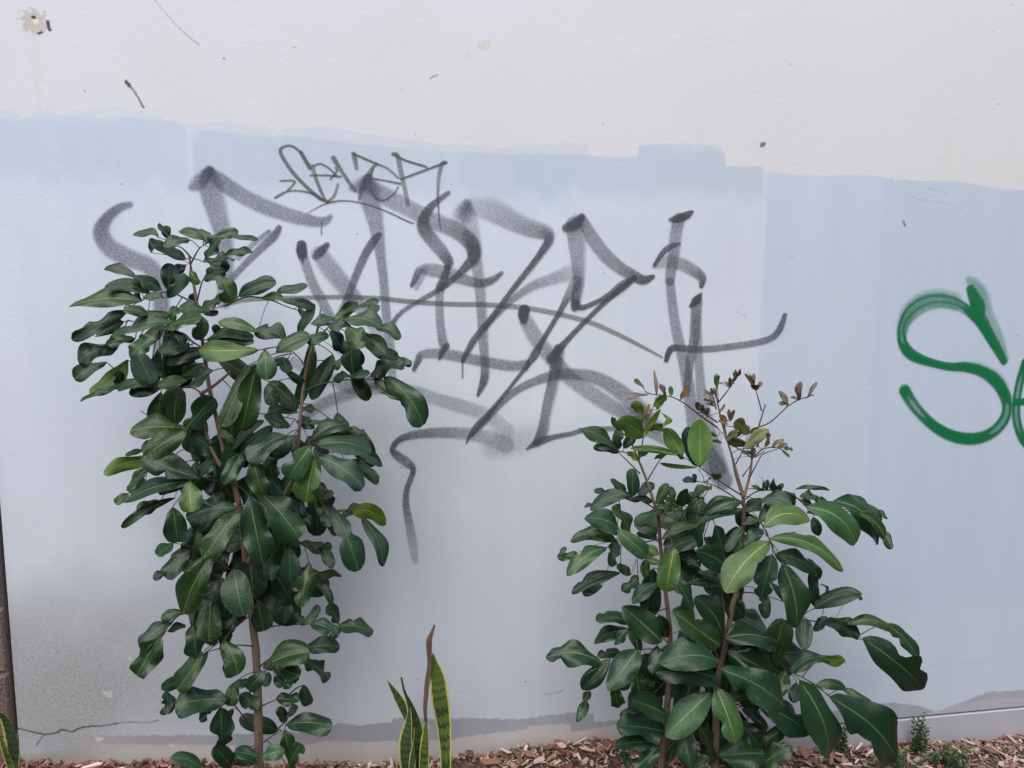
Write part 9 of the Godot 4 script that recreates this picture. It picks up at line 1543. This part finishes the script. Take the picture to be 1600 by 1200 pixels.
func blade(plant: Node3D, called: String, pts: Array, widths: Array, turns: Array, mat: Material) -> MeshInstance3D:
	# a stiff sword leaf along points; turns swing its face round its own length (degrees)
	var rows := []
	for i in pts.size():
		rows.append(Vector4(pts[i].x, pts[i].y, pts[i].z, widths[i]))
	var path := smoothed(rows, 6)
	var st := SurfaceTool.new()
	st.begin(Mesh.PRIMITIVE_TRIANGLES)
	var n := path.size()
	for i in n:
		var p := Vector3(path[i].x, path[i].y, path[i].z)
		var q: Vector4 = path[mini(i + 1, n - 1)] - path[maxi(i - 1, 0)]
		var dir := Vector3(q.x, q.y, q.z).normalized()
		var t := float(i) / (n - 1)
		var f := t * (turns.size() - 1)
		var k := mini(int(f), turns.size() - 2)
		var turn := deg_to_rad(lerpf(turns[k], turns[k + 1], f - k))
		var side := Vector3(cos(turn), 0, sin(turn))
		side = (side - dir * side.dot(dir)).normalized()
		var face := side.cross(dir)
		for j in 7:
			var s := j / 3.0 - 1.0
			st.set_uv(Vector2(0.5 + 0.5 * s, 1.0 - t))
			st.add_vertex(p + side * s * path[i].w * 0.5 + face * (0.16 * path[i].w * s * s + 0.004 * sin(t * 9.0 + s * 2.0) * absf(s)))
	for i in n - 1:
		for j in 6:
			var a := i * 7 + j
			for k in [a, a + 1, a + 7, a + 1, a + 8, a + 7]:
				st.add_index(k)
	st.generate_normals()
	return part(called, st.commit(), mat, plant)


func build_snake_plants() -> void:
	var green := plain_mat(Color.WHITE, 0.42)
	green.albedo_texture = blade_image(false, 4.0)
	var lime := plain_mat(Color.WHITE, 0.42)
	lime.albedo_texture = blade_image(true, 15.0)
	var dry := plain_mat(Color.WHITE, 0.8)
	var bits := Image.create(32, 128, false, Image.FORMAT_RGB8)
	for y in 128:
		for x in 32:
			var k := clampf(0.5 + grain.get_noise_2d(x * 0.5, y * 0.03) * 0.6 + grain.get_noise_2d(x * 0.2, y * 0.12 + 9.0) * 0.5, 0, 1)
			bits.set_pixel(x, y, linear_bytes(Vector3(0.045, 0.028, 0.026).lerp(Vector3(0.19, 0.13, 0.105), k)))
	dry.albedo_texture = ImageTexture.create_from_image(bits)
	var p := thing("snake_plant", "snake plant with yellow edged sword leaves between the two saplings", "plant", Vector3(0.0747, 0.028, 0.24), "snake plants")
	blade(p, "leaf", [Vector3(0.0173, -0.0087, -0.01), Vector3(-0.0123, 0.1393, -0.02), Vector3(-0.039, 0.2099, -0.03), Vector3(-0.0712, 0.2788, -0.04), Vector3(-0.1052, 0.3449, -0.04)], [0.0246, 0.0283, 0.0282, 0.0244, 0.0019], [-20, -30, -45], green)
	blade(p, "leaf", [Vector3(-0.0487, 0.0189, 0.02), Vector3(-0.0475, 0.0982, 0.02), Vector3(-0.0499, 0.1772, 0.02), Vector3(-0.0415, 0.2332, 0.01), Vector3(-0.039, 0.276, 0.01)], [0.0353, 0.0407, 0.0405, 0.024, 0.0018], [10, 20, 30], green)
	blade(p, "leaf", [Vector3(-0.0149, 0.0016, 0), Vector3(-0.0136, 0.1018, 0), Vector3(-0.0162, 0.1816, 0), Vector3(-0.0333, 0.2719, 0), Vector3(-0.0526, 0.3263, 0), Vector3(-0.0611, 0.3658, 0)], [0.0338, 0.0393, 0.041, 0.0278, 0.0166, 0.0018], [0, 10, 60], green)
	blade(p, "leaf", [Vector3(-0.0436, 0.0389, 0.05), Vector3(-0.0331, 0.1356, 0.05), Vector3(-0.0286, 0.1934, 0.05), Vector3(-0.0307, 0.238, 0.05)], [0.022, 0.0182, 0.0109, 0.0018], [35, 50, 40], green)
	blade(p, "leaf", [Vector3(-0.0026, 0.0139, 0.02), Vector3(0.0006, 0.1131, 0.02), Vector3(0.0057, 0.1856, 0.01), Vector3(0.0101, 0.2256, 0.005)], [0.0261, 0.0278, 0.0241, 0.0111], [10, 20, 40], lime)
	blade(p, "leaf", [Vector3(0.0632, 0, 0.01), Vector3(0.0625, 0.1205, 0.01), Vector3(0.0586, 0.2143, 0), Vector3(0.0483, 0.2942, 0), Vector3(0.0418, 0.351, -0.005), Vector3(0.0333, 0.3921, -0.01), Vector3(0.03, 0.4274, -0.01)], [0.032, 0.0318, 0.043, 0.0502, 0.0446, 0.0279, 0.0019], [0, 0, -8, -10], lime)
	var o := blade(p, "leaf_tip", [Vector3(0.0093, 0.2149, 0), Vector3(0.0062, 0.2625, 0), Vector3(0.0136, 0.3363, 0), Vector3(0.0226, 0.394, 0), Vector3(0.0198, 0.462, 0), Vector3(0.0265, 0.4865, 0), Vector3(0.036, 0.5166, 0)], [0.013, 0.0149, 0.0148, 0.0148, 0.0184, 0.0147, 0.0018], [20, 60, 10, 60], dry)
	o.set_meta("label", "dried brown leaf end")
	var c := thing("snake_plant", "snake plant with drooping yellow edged leaves in the far left corner", "plant", Vector3(-1.1065, 0.0836, 0.12), "snake plants")
	blade(c, "leaf", [Vector3(0.0186, -0.0216, 0), Vector3(0.0373, 0.0901, 0.01), Vector3(0.0408, 0.1728, 0.02), Vector3(0.03, 0.2365, 0.03), Vector3(0.001, 0.2673, 0.04)], [0.0183, 0.029, 0.0431, 0.0391, 0.0053], [20, 20, 10], green)
	blade(c, "leaf", [Vector3(0.0257, -0.0361, -0.02), Vector3(0.03, 0.0522, -0.02), Vector3(0.0313, 0.1205, -0.02), Vector3(0.0329, 0.169, -0.02)], [0.0111, 0.011, 0.0092, 0.0018], [10, 20, 30], green)
	blade(c, "leaf", [Vector3(0.0382, -0.01, 0.02), Vector3(0.0387, 0.1091, 0.04), Vector3(0.0305, 0.1884, 0.06), Vector3(0.0088, 0.2486, 0.08)], [0.0217, 0.025, 0.0246, 0.0035], [40, 30, 20], lime)


func build_weeds() -> void:
	var leafy := plain_mat(Color(0.042, 0.080, 0.028), 0.5)
	var fresh := plain_mat(Color(0.075, 0.140, 0.035), 0.5)
	var stalk := plain_mat(Color(0.07, 0.06, 0.035), 0.7)
	var plots := [[Vector3(1.8234, soil(1.8234, 0.06), 0.06), "taller small leaved weed growing at the footing right of the bushy sapling", 6, 0.1548, 0.032], [Vector3(1.5288, soil(1.5288, 0.05), 0.05), "thin upright weed under the low leaves of the bushy sapling", 5, 0.1167, 0.025], [Vector3(1.8797, soil(1.8797, 0.12), 0.12), "low spreading weed of small leaves in the mulch, rightmost", 14, 0.0937, 0.085], [Vector3(1.6731, soil(1.6731, 0.15), 0.15), "low tuft of small leaves between the two upright weeds", 9, 0.0741, 0.07]]
	for d in plots:
		var at: Vector3 = d[0]
		var p := thing("weed", d[1], "weed", at, "weeds in the mulch")
		var leaves := SurfaceTool.new()
		leaves.begin(Mesh.PRIMITIVE_TRIANGLES)
		var tips := SurfaceTool.new()
		tips.begin(Mesh.PRIMITIVE_TRIANGLES)
		for s in d[2]:
			var h: float = d[3] * rng.randf_range(0.55, 1.0)
			var lean := Vector3(rng.randf_range(-1, 1) * d[4], 0, rng.randf_range(-0.6, 0.8) * d[4])
			var foot := Vector3(rng.randf_range(-0.5, 0.5) * d[4], 0, rng.randf_range(-0.4, 0.5) * d[4])
			if s == 0:
				h = d[3]
				foot = Vector3.ZERO
				lean = Vector3(0.005, 0, 0.01)
			var top := foot + lean + Vector3(0, h, 0)
			part("stem", tube_mesh([foot - Vector3(0, 0.02, 0), foot.lerp(top, 0.5) + Vector3(0, 0.01, 0) * h, top], [0.0011, 0.0009, 0.0005], 5), stalk, p)
			var pairs := int(h / 0.008)
			for k in pairs:
				var t := (k + 1.0) / pairs
				for side in [-1.0, 1.0]:
					var a: float = k * 1.9 + s * 1.1 + (0.0 if side < 0.0 else PI) + rng.randf_range(-0.4, 0.4)
					var out := Vector3(cos(a), rng.randf_range(0.1, 0.7), sin(a)).normalized()
					var size := rng.randf_range(0.011, 0.019) * lerpf(1.15, 0.65, t)
					var root := foot.lerp(top, t)
					var wing := out.cross(Vector3.UP).normalized() * size * 0.42
					var lift := wing.normalized().cross(out) * size * 0.12
					var st := tips if (k >= pairs - 2 and s % 2 == 0) else leaves
					var q := [root, root + out * size * 0.35 + wing - lift, root + out * size * 0.75 + wing * 0.8, root + out * size * 1.1, root + out * size * 0.75 - wing * 0.8, root + out * size * 0.35 - wing - lift]
					for f in [[0, 1, 2], [0, 2, 3], [0, 3, 4], [0, 4, 5]]:
						for v in f:
							st.set_smooth_group(-1)
							st.add_vertex(q[v])
		leaves.generate_normals()
		tips.generate_normals()
		part("foliage", leaves.commit(), leafy, p).set_meta("kind", "stuff")
		part("young_foliage", tips.commit(), fresh, p).set_meta("kind", "stuff")


func chip_mesh(slim: float, flat: float) -> ArrayMesh:
	# a splinter of wood about 1 long: ragged outline, uneven top
	var st := SurfaceTool.new()
	st.begin(Mesh.PRIMITIVE_TRIANGLES)
	var ring := [Vector2(-0.5, rng.randf_range(-0.3, 0.3)), Vector2(-0.36 + rng.randf_range(-0.1, 0.1), 0.5), Vector2(rng.randf_range(-0.1, 0.1), 0.5 + rng.randf_range(-0.2, 0.1)), Vector2(0.38 + rng.randf_range(-0.1, 0.1), 0.42),
		Vector2(0.5, rng.randf_range(-0.3, 0.3)), Vector2(0.34 + rng.randf_range(-0.1, 0.1), -0.48), Vector2(rng.randf_range(-0.1, 0.1), -0.5 + rng.randf_range(-0.1, 0.2)), Vector2(-0.38, -0.4)]
	var high := []
	var low := []
	var bend := rng.randf_range(-0.25, 0.25) * flat
	for r in ring:
		var v: Vector2 = r
		var y := bend * cos(v.x * 3.0)
		high.append(Vector3(v.x, y + flat * rng.randf_range(0.3, 0.6), v.y * slim))
		low.append(Vector3(v.x * 0.96, y - flat * rng.randf_range(0.3, 0.6), v.y * slim * 0.94))
	for i in range(1, 7):
		for v in [high[0], high[i], high[i + 1], low[0], low[i + 1], low[i]]:
			st.set_smooth_group(-1)
			st.add_vertex(v)
	for i in 8:
		var k := (i + 1) % 8
		for v in [high[i], low[i], high[k], high[k], low[i], low[k]]:
			st.set_smooth_group(-1)
			st.add_vertex(v)
	st.generate_normals()
	return st.commit()


func chip_color(x: float) -> Color:
	var r := rng.randf()
	var c := Color(0.20, 0.125, 0.095)
	if r < 0.20:
		c = Color(0.44, 0.34, 0.28)
	elif r < 0.36:
		c = Color(0.31, 0.27, 0.245)
	elif r < 0.58:
		c = Color(0.145, 0.075, 0.055)
	elif r < 0.66:
		c = Color(0.58, 0.50, 0.44)
	elif r < 0.80:
		c = Color(0.24, 0.14, 0.10)
	if x < -0.45 and rng.randf() < 0.7:
		c = Color(0.16, 0.065, 0.055).lerp(c, 0.3)
	if x > 0.9:
		c = c.lerp(Color(0.27, 0.235, 0.225), 0.35)
	return Color(c.r * 1.08, c.g * 0.96, c.b * 0.98) * rng.randf_range(0.7, 1.25)


func chip_at(long_side: float, steep: float, x: float, z: float, up: float) -> Transform3D:
	var b := Basis(Vector3.UP, rng.randf() * TAU) * Basis(Vector3(0, 0, 1), rng.randfn(0.0, steep)) * Basis(Vector3(1, 0, 0), rng.randfn(0.0, steep * 1.5))
	return Transform3D(b.scaled(Vector3.ONE * long_side), Vector3(x, soil(x, z) + up, z))


func build_mulch() -> void:
	var bed := Node3D.new()
	bed.name = "mulch_bed"
	bed.set_meta("kind", "structure")
	bed.set_meta("label", "brown and grey wood chip mulch along the foot of the wall")
	add_child(bed)
	var kinds := []
	for i in 8:
		kinds.append(chip_mesh([0.13, 0.18, 0.24, 0.36, 0.09, 0.28, 0.42, 0.20][i], [0.04, 0.05, 0.06, 0.06, 0.05, 0.08, 0.05, 0.05][i]))
	var colored := plain_mat(Color.WHITE, 0.85)
	colored.vertex_color_use_as_albedo = true
	for k in 8:
		var mm := MultiMesh.new()
		mm.transform_format = MultiMesh.TRANSFORM_3D
		mm.use_colors = true
		mm.mesh = kinds[k]
		mm.instance_count = 2500
		for i in mm.instance_count:
			var x := rng.randf_range(-1.4, 2.9)
			var z := pow(rng.randf(), 1.5) * 1.0 + 0.004
			if i % 4 == 0:
				x = rng.randf_range(-2.2, 4.2)
				z = rng.randf_range(0.6, 2.2)
			mm.set_instance_transform(i, chip_at(rng.randf_range(0.012, 0.042), 0.36, x, z, rng.randf_range(0.0, 0.014)))
			mm.set_instance_color(i, chip_color(x))
		var o := MultiMeshInstance3D.new()
		o.name = "small_wood_chips" if k == 0 else "small_wood_chips_%03d" % k
		o.multimesh = mm
		o.material_override = colored
		o.set_meta("kind", "stuff")
		bed.add_child(o, true)
	var woods := []
	for i in 14:
		woods.append(plain_mat(chip_color(0.0), 0.85))
	var reds := []
	for i in 6:
		reds.append(plain_mat(chip_color(-1.0), 0.85))
	for i in 290:
		var x := rng.randf_range(-1.15, 2.35)
		var z := rng.randf_range(0.008, 0.26)
		var set_of: Array = reds if x < -0.45 and rng.randf() < 0.7 else woods
		var o := part("wood_chip", kinds[rng.randi() % 8], set_of[rng.randi() % set_of.size()], bed)
		o.transform = chip_at(rng.randf_range(0.03, 0.066) * (1.35 if i % 9 == 0 else 1.0), 0.26, x, z, rng.randf_range(0.012, 0.022))
